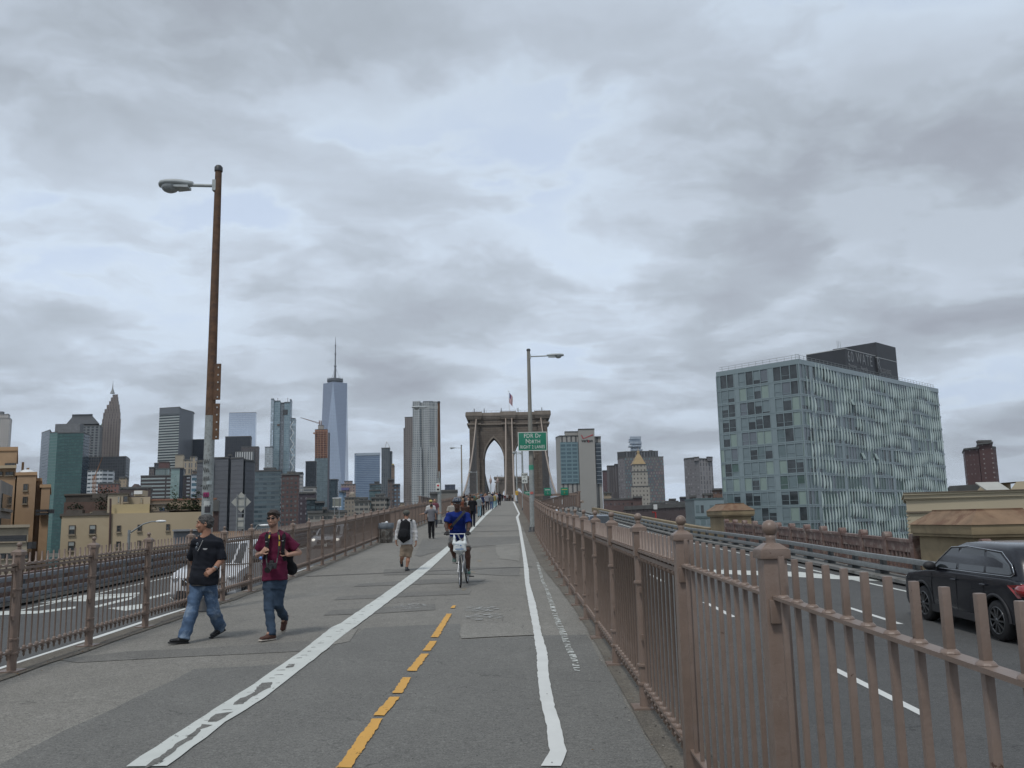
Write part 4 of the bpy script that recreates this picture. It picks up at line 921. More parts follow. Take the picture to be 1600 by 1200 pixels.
for s in (0, 1):
    for dy in (0, 14): b.beam(a[s]+Vector((0, dy, 0)), tpx, .5, .5)
b.build('roof_pyramid', WHITEP, r)
building('brown tower with a gilded top beside the slim tower', [('wall', [(611.5, 1400), (616, 1400)], 728, F('f_gilt', (.24, .17, .12), (.09, .07, .06), 3, 3.8, .4, .5)), ('roof_crown', [(612.3, 1401), (615, 1401)], 724.5, mat('gilt', (.55, .42, .16), .4, metal=.6), dict(ybot=728, depth=5, roof=False))], group=GL)
building('pair of brown brick slabs at the foot of the slim tower', [('wall', [(606, 800), (615, 800)], 750, F('f_bb', (.13, .10, .09), (.06, .065, .07), 3, 3.3, .4, .5)), ('wall', [(615, 801), (624.5, 801)], 758, F('f_bb2', (.115, .10, .10), (.10, .15, .20), 3.3, 3.3, .5, .5))], group=GL)
building('long low beige block just above the left railing', [('wall', [(481, 420), (504, 420)], 802, aptm), ('wall', [(504, 421), (511, 421)], 796, aptm), ('wall', [(511, 421.5), (541, 421.5)], 801, aptm)], 'apartment_block', group=GL)
# rippled steel tower
r = thing('rippled_steel_tower', 'silver tower with a rippling steel facade left of the stone bridge tower', 'building', tuple(at(660, 820, 1250)), group=GL)
RIP = F('f_ripple', (.40, .42, .42), (.10, .125, .14), 3.05, 3.3, .46, .56, (.20, .22, .23), rough=.2, wallrough=.38, metal=.0)
D = 1250
def ripple(x0, x1, yt, yb, dd, amp, seed):
    a = at(x0, yt, D+dd); c = at(x1, yt, D+dd); z1 = a.z; z0 = max(GROUND_Z, at(x0, yb, D+dd).z); nx = 22; nz = 46; b = MB(); vs = []
    for j in range(nz+1):
        z = z0+(z1-z0)*j/nz
        for i in range(nx+1):
            x = a.x+(c.x-a.x)*i/nx; e = math.sin(math.pi*i/nx)**.5 if 0 < i < nx else 0
            y = D+dd-amp*e*(math.sin(x*.42+seed+1.6*math.sin(z*.021+seed))*1.0+.45*math.sin(x*.9+z*.035))
            vs.append((x, y, z))
    fs = []; uvs = []
    for j in range(nz):
        for i in range(nx):
            k = j*(nx+1)+i; fs.append((k, k+1, k+nx+2, k+nx+1)); uvs.append([(vs[q][0]-a.x, vs[q][2]) for q in fs[-1]])
    b.add(vs, fs, 0, True, uvs); b.prism([(a.x, D+dd+.5), (c.x, D+dd+.5), (c.x, D+dd+26), (a.x, D+dd+26)], z0, z1, 0)
    b.build('facade', RIP, r)
ripple(644.6, 656.4, 627, 900, 0, 1.6, .5); ripple(656.5, 660.3, 629, 900, 3, .9, 2.0); ripple(660.4, 676.4, 628, 900, .5, 2.4, 1.2); ripple(676.5, 683, 627, 700, 2, 1.0, .2)
ripple(643.6, 659, 699, 900, -3, 1.4, 2.2); ripple(668, 683.2, 699, 900, -3, 1.6, 4.2); ripple(643.2, 659.5, 731, 900, -5, 1.0, 3.0); ripple(667.5, 684, 732, 900, -5, 1.2, 1.0)
a = at(660.5, 628, D); c = at(676, 628, D); b = MB(); b.box2((a.x, D+4, a.z-4), (c.x, D+20, a.z+1.6)); b.build('plant_room', mat('dark_crown', (.07, .08, .09), .7), r)
bt = F('f_browntower', (.20, .175, .16), (.065, .06, .06), 3.3, 3.6, .45, .5)
building('brown grey stone tower directly left of the rippled silver tower', [('wall', [(632.5, 1500), (646, 1500)], 652.5, bt), ('wall', [(630.5, 1502), (634, 1502)], 670, bt), ('wall', [(640.5, 1498), (646.5, 1498)], 760, bt)], group=GL)
building('small dark blue block beyond the pale concrete block', [('wall', [(695, 1700), (711, 1700)], 758, F('f_dbb', (.04, .05, .075), (.05, .06, .09), 3, 4, .7, .6))], group=GL)
building('pale concrete block with a flat roof left of the stone bridge tower', [('wall', [(672, 520), (684, 520)], 772, mat('pale_concrete', (.22, .21, .19), .9, .1, .2)), ('wall', [(684, 521), (714.5, 521)], 768.5, mat('pale_concrete', (0, 0, 0)))], group=GL)
building('far low beige block in the gap right of the brown slabs', [('wall', [(624, 1400), (632, 1400)], 786, F('f_tanblk', 0, 0, 0, 0, 0, 0))], group=GL)

# ------------------------------------------------------------------ nearer buildings with real openings
WINF = mat('window_frame_dark', (.10, .085, .07), .7); WING = mat('window_glass', (.045, .055, .06), .08, .3, 3, spec=.8)
WINL = mat('window_blind', (.32, .35, .34), .6, .15, 3); SILL = mat('window_sill', (.30, .25, .18), .8)
def window(root, x0, y0, x1, y1, D, dy=0.0, blind=0.0, grid=(1, 2), frame=WINF):
    a = at(x0, y0, D); c = at(x1, y1, D); Y = D-.02+dy; w = c.x-a.x; h = a.z-c.z; f = max(.07, .06*w)
    b = MB()
    b.box2((a.x, Y-.06, c.z), (a.x+f, Y+.1, a.z)); b.box2((c.x-f, Y-.06, c.z), (c.x, Y+.1, a.z))
    b.box2((a.x+f, Y-.06, a.z-f), (c.x-f, Y+.1, a.z)); b.box2((a.x+f, Y-.06, c.z), (c.x-f, Y+.1, c.z+f))
    for i in range(1, grid[0]): xx = a.x+w*i/grid[0]; b.box2((xx-f*.4, Y-.05, c.z+f), (xx+f*.4, Y+.1, a.z-f))
    for i in range(1, grid[1]): zz = c.z+h*i/grid[1]; b.box2((a.x+f, Y-.045, zz-f*.4), (c.x-f, Y+.1, zz+f*.4))
    o = b.build('window', frame, root)
    q = MB(); q.box2((a.x+f, Y-.02, c.z+f), (c.x-f, Y+.08, a.z-f)); q.build('pane', WING, o)
    if blind: q = MB(); q.box2((a.x+f, Y-.028, a.z-f-(h-2*f)*blind), (c.x-f, Y-.021, a.z-f)); q.build('blind', WINL, o)
    q = MB(); q.box2((a.x-.08, Y-.14, c.z-.12), (c.x+.08, Y+.02, c.z)); q.build('sill', SILL, o)
ORANGE = mat('orange_stucco', (.40, .272, .165), .9, .08, .25, bump=.2, bscale=3, col2=(.34, .228, .14), mixs=.12)
ORDK = mat('orange_stucco_stained', (.30, .19, .115), .9, .15, .3)
CREAM = mat('cream_stucco', (.42, .345, .235), .9, .05, .15, bump=.15, bscale=3, col2=(.385, .31, .205), mixs=.08)
YELS = mat('yellow_stucco', (.46, .375, .215), .9, .05, .2); PALES = mat('pale_plaster', (.39, .335, .25), .9, .08, .3)
GB = 'low buildings beyond the left railing'
def blk(r, part, x0, x1, yt, yb, D, dep, m, capm=None, caph=.5):
    a = at(x0, yt, D); c = at(x1, yt, D); z0 = GROUND_Z if yb is None else at(x0, yb, D).z
    K_ = (D+dep)/D; b = MB(); b.prism([(a.x, D), (c.x, D), (c.x*K_, D+dep), (a.x*K_, D+dep)], z0, a.z); o = b.build(part, m, r)
    if capm: b = MB(); b.prism([(a.x-.15, D-.15), (c.x+.15, D-.15), (c.x*K_+.15, D+dep+.15), (a.x*K_-.15, D+dep+.15)], a.z+.004, a.z+caph); b.build('coping', capm, r)
    return a, c
r = thing('stucco_building', 'stepped orange stucco building at the left edge of the picture', 'building', tuple(at(30, 860, 112)), group=GB)
COPO = mat('orange_coping', (.40, .26, .15), .9, .1, .6)
blk(r, 'wall', -60, 27, 706, None, 112, 22, ORANGE, COPO); blk(r, 'ledge', -60, 26, 728.5, 733, 111.2, .9, CREAM)
blk(r, 'wall', 26.9, 57, 743, None, 110, 20, ORANGE, COPO, .4); blk(r, 'wall', 57.2, 64.6, 752, None, 111.5, 18, ORDK, COPO, .4)
blk(r, 'wall', 64.8, 78.5, 762, None, 110.4, 22, ORANGE, COPO, .4); blk(r, 'wall', 18, 60, 748, None, 116, 8, ORDK); blk(r, 'wall', 50, 78.6, 765, None, 115, 8, ORDK)
blk(r, 'chimney', 34, 38, 722, 744, 116, 3, ORANGE)
blk(r, 'chimney', 41.5, 46, 731, 744, 116, 3, ORANGE); blk(r, 'parapet_step', 50, 56, 738, 744, 114, 3, ORANGE)
for q in ((37, 756, 43.5, 766.5), (36, 776, 42.5, 787), (9, 737, 21, 742.5), (-6, 737, 4, 742.5)): window(r, *q, 109.95 if q[0] > 25 else 111.9, grid=(2, 1), frame=mat('bronze_frame', (.13, .11, .085), .6))
window(r, 8, 723.5, 24, 727.5, 111.9, grid=(3, 1))
a = at(42, 741.5, 113); b = MB(); b.ball((a.x, 113, a.z), 1.1, 14, 8, 0, (1, 1, .6)); b.build('skylight', WHITEP, r)
b = MB()
for py in (798, 803): b.box(at(66, py, 109.8), (1.4, .5, .3))
b.box(at(80, 799, 110), (.6, .4, .5)); b.build('vent_hood', DARK, r)
CONG = mat('grey_concrete_block', (.225, .21, .19), .9, .15, .4, bump=.2, bscale=6)
r = thing('concrete_block_building', 'grey concrete building with ribbon windows low at the left edge', 'building', tuple(at(-10, 860, 92)), group=GB)
a = at(2, 750, 92); c = at(20, 764, 104); b = MB(); z0 = GROUND_Z
b.prism([(a.x-8, 92), (a.x, 92), (c.x, 104), (c.x-8, 110)], z0, a.z, poly1=[(a.x-8, 92), (a.x, 92), (c.x, 104), (c.x-8, 110)]); b.build('wall', CONG, r)
for k in range(3):
    t0 = (a.x, 92); t1 = (c.x, 104); dz = 2.1+k*2.6; b = MB(); f0, f1 = .12, .88
    p0 = Vector((t0[0]+(t1[0]-t0[0])*f0+.05, t0[1]+(t1[1]-t0[1])*f0, a.z-dz)); p1 = Vector((t0[0]+(t1[0]-t0[0])*f1+.05, t0[1]+(t1[1]-t0[1])*f1, a.z-dz))
    b.beam(p0, p1, .12, 1.5); o = b.build('window', WING, r)
    b = MB(); b.beam(p0-Vector((0, 0, .95)), p1-Vector((0, 0, .95)), .5, .3); b.build('sill', CONG, o)
r = thing('cream_service_building', 'low cream building with a long black ribbon window at the left edge', 'building', tuple(at(20, 880, 80)), group=GB)
blk(r, 'wall', -60, 45, 822, None, 80, 12, mat('cream_concrete', (.33, .285, .215), .9, .12, .5, col2=(.27, .235, .18), mixs=.7), None)
blk(r, 'eave', -60, 46.5, 821.5, 826, 79.6, 12.6, mat('cream_concrete', 0))
window(r, -30, 837.5, 40.5, 845.5, 79.95, grid=(4, 1), frame=DARK)
for x in (-12, 1, 10, 34): window(r, x, 864.5, x+(9 if x > 5 else 7), 873, 79.95, grid=(1, 1), frame=DARK)
b = MB(); b.box(at(49.5, 852, 80.4), (.4, .8, .6)); b.build('vent_hood', DARK, r)
r = thing('cream_warehouse', 'long cream stucco warehouse with small windows beyond the left railing', 'building', tuple(at(200, 880, 96)), group=GB)
blk(r, 'wall', 96.5, 170.9, 806.5, None, 96.2, 26, CREAM, WINF, .25); blk(r, 'wall', 171, 336, 802.5, None, 96, 26, CREAM, None)
blk(r, 'parapet', 234.5, 336.5, 782.5, 803, 100, 1, mat('salmon_plaster', (.36, .28, .205), .9, .06, .2), mat('terracotta_coping', (.25, .13, .09), .8), .18)
blk(r, 'penthouse', 168.5, 200.5, 772.5, 806, 97, 10, PALES, WINF, .15); blk(r, 'penthouse', 200.6, 235, 777, 800, 99.5, 8, PALES); blk(r, 'penthouse', 174.5, 234, 788.5, 806, 96.5, 3, YELS)
blk(r, 'penthouse', 235.2, 260.5, 789.3, 803, 98, 2, mat('shed_plaster', (.30, .255, .20), .9), WINF, .15)
blk(r, 'attic', 100.2, 168, 785, 806, 100, 8, mat('brown_shingles', (.115, .075, .06), .9, .2, 1), None); blk(r, 'attic', 103, 168, 774.5, 785, 103, 6, mat('dark_shingles', (.075, .065, .055), .9, .2, 1), WINF, .2)
blk(r, 'attic', 104.5, 138, 772, 775, 104, 4, mat('dark_shingles', 0))
for q in ((108.2, 820.8, 117.4, 835), (140.3, 820.2, 149.3, 834.4), (107, 846, 116.3, 860.5)): window(r, *q, 96.15, blind=.45)
for q in ((183, 821, 188.5, 831), (215.4, 819.6, 221, 830), (260, 818.8, 265, 829), (182, 846, 188, 855), (215, 844.5, 220, 853.5)): window(r, *q, 95.95)
for q in ((184, 775.5, 187.5, 786.5),): window(r, *q, 96.95, frame=PALES, blind=.9)
window(r, 193, 775, 200, 784.5, 96.95); window(r, 219.5, 777.5, 222.5, 786, 99.45, frame=PALES, blind=.9)
window(r, 110, 799, 119, 803.5, 99.9, grid=(2, 1)); window(r, 119.5, 799.5, 130, 805, 99.9, grid=(3, 1), frame=PALES); window(r, 141, 800, 151, 805, 99.9, grid=(2, 1), frame=PALES)
a = at(249.5, 793.5, 97.9); c = at(256.5, 802.6, 97.9); b = MB(); b.box2((a.x, 97.85, c.z), (c.x, 98.1, a.z)); b.build('door', mat('blue_door', (.08, .115, .18), .6), r)
a = at(209.5, 766.5, 101); c = at(222.5, 775, 101); b = MB(); b.box2((a.x, 101, c.z), (c.x, 102.5, a.z)); b.build('roof_vent', PALES, r)
a = at(210, 767, 100.9); c = at(222, 772, 100.9); b = MB(); b.box2((a.x, 100.8, c.z), (c.x, 100.99, a.z)); b.build('vent_panel', WHITEP, r)
b = MB(); b.tube([at(172.7, 779, 95.8), at(172.5, 805, 95.8), at(171, 860, 95.8), at(170, 900, 95.8)], .11, 8); b.build('drainpipe', mat('drain_brown', (.07, .04, .035), .6), r)
def shrub(mb, x, y, z, w, h, n, mi=0):
    for _ in range(n):
        p = Vector((x+random.gauss(0, w*.35), y+random.gauss(0, .3), z+abs(random.gauss(0, h*.5)))); s = random.uniform(.10, .26)
        d = Vector((random.uniform(-1, 1), random.uniform(-1, 1), random.uniform(-.2, 1))).normalized(); e = d.cross(Vector((.3, .5, 1))).normalized()*s*.5
        mb.add([p, p+d*s*.5+e, p+d*s, p+d*s*.5-e], [(0, 1, 2, 3)], mi)
LEAF = mat('leaf_green', (.055, .075, .03), .8, .4, 3); LEAFD = mat('leaf_dark', (.028, .04, .02), .8, .4, 3)
pots = [('low dark planter shrub left of the blue rooftop door', 118, 801, 1.2, .6, 160, LEAFD), ('bushy planter shrub on the attic terrace by the drainpipe', 160, 802, 1.3, 1.6, 260, LEAFD),
        ('tall thin yellow green plant on the cream roof terrace', 271, 800, .5, 2.6, 150, LEAF), ('long dark hedge in planters on the cream roof terrace', 278, 802, 3.6, .55, 420, LEAFD),
        ('round green bush on the cream roof terrace', 295, 801, 2.0, 1.4, 420, LEAF), ('upright dark shrub beside the lamp post on the roof terrace', 305, 801, .5, 2.3, 240, LEAFD), ('spreading green bush at the attic ledge', 163, 776, 1.6, .6, 120, LEAFD), ('low dark hedge beside the lamp post', 312, 802, 1.6, .5, 200, LEAFD)]
for lab, px, py, w, h, n, m_ in pots:
    p = at(px, py+1.5, 97.6); q = thing('potted_shrub', lab, 'plant', tuple(p), group='plants on the roof terraces')
    b = MB(); b.box((p.x, p.y, p.z+.2), (w*1.5, .6, .4)); b.build('planter', WINF, q)
    b = MB(); shrub(b, p.x, p.y, p.z+.45, w, h, n); b.build('foliage', m_, q)
r = thing('rooftop_shed', 'small grey corrugated shed beyond the left railing behind the older man', 'shed', tuple(at(290, 845, 60)), group=GB)
blk(r, 'wall', 271, 322, 830.5, 870, 60, 3, mat('corrugated_grey', (.16, .17, .185), .6, .12, 2, streak=True)); blk(r, 'roof', 269.5, 323, 827.5, 830.4, 59.6, 3.6, mat('shed_roof', (.22, .23, .24), .5))
building('dark brown chimney stack right of the lamp post', [('wall', [(333, 90), (341, 90)], 799, mat('dark_brick', (.07, .045, .04), .9, .15, .5), dict(depth=4))], 'chimney_stack', 'chimney', group=GB)

# right side ----------------------------------------------------
r = thing('telephone_exchange', 'pale concrete tower with a tall blank shaft, glass panel and red tick logo', 'building', tuple(at(905, 800, 950)), group=GR_)
pc = mat('pale_precast', (.335, .325, .30), .85, .05, .03, bump=.1, bscale=1)
pin = F('f_pin', (.345, .335, .31), (.085, .085, .085), 5.0, 200, .36, 1.01, (.095, .095, .095), rough=.6)
glz = F('f_exglass', (.16, .245, .27), (.075, .13, .155), 6.2, 4.25, .80, .60, (.095, .155, .18), rough=.12, wallrough=.3)
gld = F('f_exdark', (.22, .25, .27), (.03, .045, .06), 30, 4.3, 1.01, .80, (.045, .06, .075), rough=.12, wallrough=.3)
D = 950
block(r, 'wall', [(868.5, 968), (874.5, D)], 684.5, pc, depth=16); block(r, 'wall', [(874.55, D), (903.3, D)], 682, pin, depth=40); block(r, 'wall', [(929.2, D+2), (938.5, D+2)], 683.5, pin, depth=38)
block(r, 'wall', [(882.5, D+8), (903.5, D+8)], 675.5, pc, depth=20, ybot=683)
block(r, 'shaft', [(903.4, D-4), (928.6, D-4)], 671.5, pc, depth=30); block(r, 'shaft_cap', [(905, D-2), (908.5, D-2)], 670, pc, depth=6, ybot=672, roof=False); block(r, 'shaft_cap', [(922, D-2), (926, D-2)], 670, pc, depth=6, ybot=672, roof=False)
block(r, 'window_wall', [(875.2, D-1), (903.2, D-1)], 691, glz, depth=2, ybot=756, roof=False); block(r, 'window_wall', [(930.3, D), (938.6, D)], 691.5, gld, depth=3, ybot=756, roof=False)
b = MB()
p0, p1, p2 = at(908.3, 679.5, D-4.3), at(911.3, 685.3, D-4.3), at(926.6, 679.2, D-4.3)
b.beam(p0, p1, .3, 1.0, up=(0, 1, 0)); b.beam(p1, p2, .3, .9, up=(0, 1, 0))
b = MB()
def ribbon(mb, pts, w0, w1, y):
    for i in range(len(pts)-1):
        a = Vector(pts[i]); c = Vector(pts[i+1]); d = (c-a).normalized(); n_ = Vector((-d.z, 0, d.x))
        mb.add([a+n_*w0/2, a-n_*w0/2, c-n_*w1/2, c+n_*w1/2, a+n_*w0/2+Vector((0, .2, 0)), a-n_*w0/2+Vector((0, .2, 0)), c-n_*w1/2+Vector((0, .2, 0)), c+n_*w1/2+Vector((0, .2, 0))],
               [(0, 1, 2, 3), (7, 6, 5, 4), (0, 4, 5, 1), (1, 5, 6, 2), (2, 6, 7, 3), (3, 7, 4, 0)])
ribbon(b, [p0, p1], .7, 1.1, 0); ribbon(b, [p1, p2], .6, 1.1, 0); b.build('logo_tick', mat('logo_red', (.42, .035, .045), .6), r)
FONT = None
def text(name, s, size, M, m, parent=None, ext=.01, bold=0.0, spacing=1.0, align='CENTER', sx=1.0):
    cu = bpy.data.curves.new(name, 'FONT'); cu.body = s; cu.size = size; cu.extrude = ext; cu.offset = bold; cu.space_character = spacing
    cu.align_x = align; cu.align_y = 'CENTER'; cu.resolution_u = 3
    o = bpy.data.objects.new(name, cu); COL.objects.link(o); dg = bpy.context.evaluated_depsgraph_get(); dg.update()
    me = bpy.data.meshes.new_from_object(o.evaluated_get(dg)); bpy.data.objects.remove(o); bpy.data.curves.remove(cu)
    me.transform(Matrix.Diagonal((sx, 1, 1, 1))); me.transform(M); me.materials.clear(); me.materials.append(m); me.name = name
    return link_mesh(name, me, parent)
def face_mat(p, ux=(1, 0, 0), uz=(0, 0, 1)):
    ux = Vector(ux).normalized(); uz = Vector(uz).normalized(); n_ = ux.cross(uz)
    return Matrix(((ux.x, uz.x, n_.x, p[0]), (ux.y, uz.y, n_.y, p[1]), (ux.z, uz.z, n_.z, p[2]), (0, 0, 0, 1)))
pc_ = at(917.5, 688.6, D-4.3)
text('logo_lettering', 'veri', 4.3, face_mat(at(913.4, 688.6, D-4.3)), mat('logo_black', (.03, .03, .03), .6), r, .1, .12)
text('logo_lettering', 'zon', 4.3, face_mat(at(921.8, 688.6, D-4.3)), mat('logo_black', 0), r, .1, .12)
ribbon(b := MB(), [at(918.6, 690.4, D-4.4), at(920.6, 690.4, D-4.4)], .9, .9, 0); ribbon(b, [at(918.8, 688, D-4.4), at(920.4, 688, D-4.4)], .8, .8, 0); b.build('logo_lettering', mat('logo_red', 0), r)

building('dark red brick slab between the pale tower and the grey slabs', [('wall', [(941.5, 1300), (949, 1300)], 736, F('f_dred', (.12, .07, .075), (.07, .06, .065), 3.4, 3.6, .3, .4))], group=GR_)
building('pair of brown grey slabs left of the colourful gridded block', [('wall', [(948.5, 1250), (960, 1250)], 728.5, F('f_bgs', (.105, .095, .095), (.085, .08, .085), 2.6, 60, .4, 1.01)), ('wall', [(960.2, 1245), (966, 1245)], 726, F('f_bgs', 0, 0, 0, 0, 0, 0))], group=GR_)
def dotted(name):
    if name in MC: return MC[name]
    m = F('f_dots', (.13, .125, .13), (.05, .07, .075), 4.2, 4.6, .50, .50)
    t = m.node_tree; return m
DOTS = bpy.data.materials.new('gridded_facade'); DOTS.use_nodes = True; t = DOTS.node_tree; p = t.nodes['Principled BSDF']
uv = N(t, 'ShaderNodeUVMap'); sx_ = N(t, 'ShaderNodeSeparateXYZ'); L(t, uv.outputs[0], sx_.inputs[0])
v_ = mth(t, 'DIVIDE', mth(t, 'ADD', sx_.outputs[1], 200), 3.9); row = mth(t, 'FLOOR', v_)
u_ = mth(t, 'ADD', mth(t, 'DIVIDE', sx_.outputs[0], 3.6), mth(t, 'MULTIPLY', row, .5))
ms = mth(t, 'MULTIPLY', mth(t, 'LESS_THAN', mth(t, 'ABSOLUTE', mth(t, 'SUBTRACT', mth(t, 'FRACT', u_), .5)), .27), mth(t, 'LESS_THAN', mth(t, 'ABSOLUTE', mth(t, 'SUBTRACT', mth(t, 'FRACT', v_), .5)), .34))
cb = N(t, 'ShaderNodeCombineXYZ'); L(t, mth(t, 'FLOOR', u_), cb.inputs[0]); L(t, row, cb.inputs[1]); wn = N(t, 'ShaderNodeTexWhiteNoise', noise_dimensions='2D'); L(t, cb.outputs[0], wn.inputs['Vector'])
gc = ramp(t, wn.outputs[0], [(0, (.14, .24, .24)), (.35, (.07, .12, .135)), (.6, (.21, .20, .17)), (.8, (.12, .19, .17)), (1, (.24, .18, .175))])
wv = noise(t, N(t, 'ShaderNodeTexCoord').outputs['Object'], .02, 3, .6)
L(t, mixc(t, ms, ramp(t, wv, [(.3, (.11, .10, .115)), (.7, (.17, .125, .125))]), gc), p.inputs['Base Color']); p.inputs['Roughness'].default_value = .5
MC['gridded_facade'] = DOTS
building('big block with a colourful diagonal window grid and dark roof storey', [('wall', [(965.5, 1200), (975.5, 1190)], 716, F('f_bigside', (.175, .165, .17), (.14, .135, .14), 3, 3.9, .5, .5)), ('wall', [(975.55, 1190), (1036.5, 1190)], 715.5, DOTS), 
   ('roof_storey', [(965, 1204), (977, 1196)], 707.5, mat('dark_louvre', (.05, .052, .056), .7), dict(ybot=716, depth=10)), ('roof_storey', [(977.05, 1196), (1028, 1196)], 706.5, F('f_louv', (.05, .052, .056), (.085, .09, .095), 4, 60, .3, 1.01), dict(ybot=716, depth=40)), ('plant_room', [(1014, 1210), (1020, 1210)], 703.5, DARK, dict(ybot=707, depth=10, roof=False))], group=GR_)
r = thing('stacked_glass_tower', 'pale glass tower of shifted boxes rising behind the gold pyramid roof', 'building', tuple(at(992, 715, 2000)), group=GR_)
sg = F('f_stack', (.42, .47, .53), (.26, .32, .39), 6, 4, .85, .7, (.36, .42, .48), rough=.1)
for (x0, x1, ya, yb, dd) in ((984, 1001.5, 682, 686, 0), (982.5, 1001, 686, 690, 2), (984, 1002.5, 690, 693.5, -2), (987, 1002, 693.5, 696, 1), (982, 1002.5, 696, 698, -3), (985.5, 1001, 698, 702, 3), (986, 1004, 702, 704, -1), (985, 1001.5, 704, 1200, 2)):
    block(r, 'glass_box', [(x0, 2000+dd*1.5), (x1, 2000+dd*1.5)], ya, sg, depth=30, ybot=yb if yb < 900 else None, roof=False)
court = F('f_court', (.345, .32, .275), (.10, .095, .085), 3.6, 4.3, .34, .42)
r = building('slim limestone tower with a gold pyramid roof', [('wall', [(986.5, 900), (1015, 900)], 761, court, dict(depth=20)), ('wall', [(988, 901), (1012, 901)], 738, court, dict(depth=18)), ('wall', [(988, 902), (1010, 902)], 727, court, dict(depth=17))], 'limestone_tower', group=GR_)
a = at(988.5, 727, 902); c = at(1009, 727, 902); e = at(997, 704, 910); b = MB(); b.prism([(a.x, 901.5), (c.x, 901.5), (c.x, 918), (a.x, 918)], a.z+1.12, e.z-3, poly1=[(e.x-.9, 909), (e.x+.9, 909), (e.x+.9, 911), (e.x-.9, 911)])
b.build('pyramid_roof', mat('gold_roof', (.30, .215, .105), .6, .1, .2), r); b = MB(); b.lathe((e.x, 910, e.z-3), [(1.4, 0), (1.4, 2.4), (.2, 3), (.2, 6)], 8); b.build('lantern', mat('gold_roof', 0), r)
building('square grey tower with vertical piers between the gold roof and the glass building', [('wall', [(1069.5, 900), (1092, 885)], 717.5, F('f_gpl', (.17, .165, .17), (.145, .14, .145), 3, 3.6, .5, .4)), ('wall', [(1092.05, 885), (1113, 895)], 717.5, F('f_gp', (.27, .255, .25), (.11, .105, .11), 4.0, 4.6, .42, .8)),
   ('corner_turret', [(1085, 886), (1092, 884)], 715.5, mat('tower_grey', (.20, .19, .195), .85), dict(ybot=720, depth=6)), ('corner_turret', [(1105, 888), (1113.3, 892)], 715, mat('tower_grey', 0), dict(ybot=720, depth=6))], group=GR_)
BRK = mat('dark_brick_wall', (.115, .075, .068), .9, .15, .6, bump=.2, bscale=5)
building('long dark brown brick block below the gold roofed tower', [('wall', [(944, 620), (990, 620)], 781.5, F('f_brk', (.12, .08, .075), (.06, .05, .05), 3, 5, .4, .3)), ('wall', [(989.5, 610), (1003, 610)], 778, mat('dark_brick_wall', 0))], group=GR_)
building('small cream block with a white dish by the pale concrete tower', [('wall', [(943.5, 700), (955, 700)], 771, F('f_tanblk', 0, 0, 0, 0, 0, 0))], group=GR_)
hs = F('f_house', (.34, .32, .31), (.12, .09, .085), 8, 2.8, .7, .5, (.22, .16, .15))
building('row of banded apartment slabs on the horizon left of the glass building', [('wall', [(1016, 800), (1040, 800)], 787, hs), ('wall', [(1040, 780), (1060, 780)], 784.5, hs), ('wall', [(1060, 770), (1082, 770)], 786, hs), ('wall', [(1046, 790), (1056, 790)], 781, BRK), ('wall', [(1063, 775), (1072, 775)], 778, mat('slate_block', (.08, .07, .08), .8))], 'apartment_block', group=GR_)
building('dark brick chimney block beside the low glass annex', [('wall', [(1078.5, 430), (1088, 430)], 777.5, BRK, dict(depth=8))], 'chimney_stack', 'chimney', group=GR_)
building('brown brick tower block peeping out at the left corner of the glass building', [('wall', [(1114, 520), (1130, 520)], 766, F('f_bp', (.16, .10, .075), (.08, .06, .055), 3, 3.2, .4, .5)), ('wall', [(1098, 524), (1114, 524)], 774, F('f_bp2', (.20, .14, .12), (.30, .28, .26), 4, 4, .5, .5))], 'apartment_block', group=GR_)
r = building('long dark brick wall building with a red pipe below the horizon', [('wall', [(978, 260), (1086, 215)], 797, F('f_lbw', (.095, .072, .072), (.10, .08, .078), 3, 2.6, .2, .3), dict(depth=30))], 'brick_warehouse', group=GR_)
b = MB(); b.tube([at(1019, 800.5, 214), at(1024, 800.5, 214), at(1025, 812, 214)], .22, 6); b.build('red_pipe', mat('red_pipe', (.35, .03, .03), .5), r)
b = MB(); b.box(at(1024, 792, 230), (.9, .6, 1.3)); b.build('vent_hood', WHITEP, r)
r = building('tall dark red brick tower right of the glass building', [('wall', [(1507, 560), (1528.5, 548)], 703.5, F('f_rbt', (.105, .055, .052), (.13, .09, .085), 3.1, 2.95, .3, .3, (.26, .21, .20), jit=.3)), ('wall', [(1528.55, 548), (1550.5, 540)], 695, F('f_rbt2', (.10, .055, .052), (.24, .20, .19), 5.6, 2.95, .16, .28, (.34, .31, .29), jit=1)), ('wall', [(1550.55, 541), (1556, 546)], 700, F('f_rbt', 0, 0, 0, 0, 0, 0))], group=GR_)
block(r, 'plant_room', [(1528.6, 552), (1549, 552)], 690.5, mat('oxblood_dark', (.085, .045, .042), .85), depth=8, ybot=704)
r = thing('water_tank', 'round grey water tank before the red brick tower', 'tank', tuple(at(1520, 768, 330)), group=GR_)
a = at(1511, 757.5, 330); c = at(1530, 767, 330); b = MB(); b.lathe(((a.x+c.x)/2, 334, c.z-1), [((c.x-a.x)/2, 0), ((c.x-a.x)/2, a.z-c.z+1)], 20); b.build('drum', mat('tank_grey', (.16, .19, .195), .6, .1, .5), r)
b = MB(); b.box(((a.x+c.x)/2, 334, c.z-6), (c.x-a.x, 5, 10)); b.build('stand', DARK, r)
building('dark slatted roof screen between the glass building and the gabled hut', [('wall', [(1488, 150), (1553, 140)], 769.5, F('f_slats', (.085, .078, .07), (.05, .047, .045), .55, 60, .4, 1.01, wallrough=.9, rough=.9), dict(depth=10)), ('wall', [(1486, 156), (1491, 156)], 773, PALES, dict(depth=3))], 'screened_block', group=GR_)
r = thing('cream_cornice_building', 'cream building with a double cornice behind the big ochre pier', 'building', tuple(at(1500, 860, 66)), group=GR_)
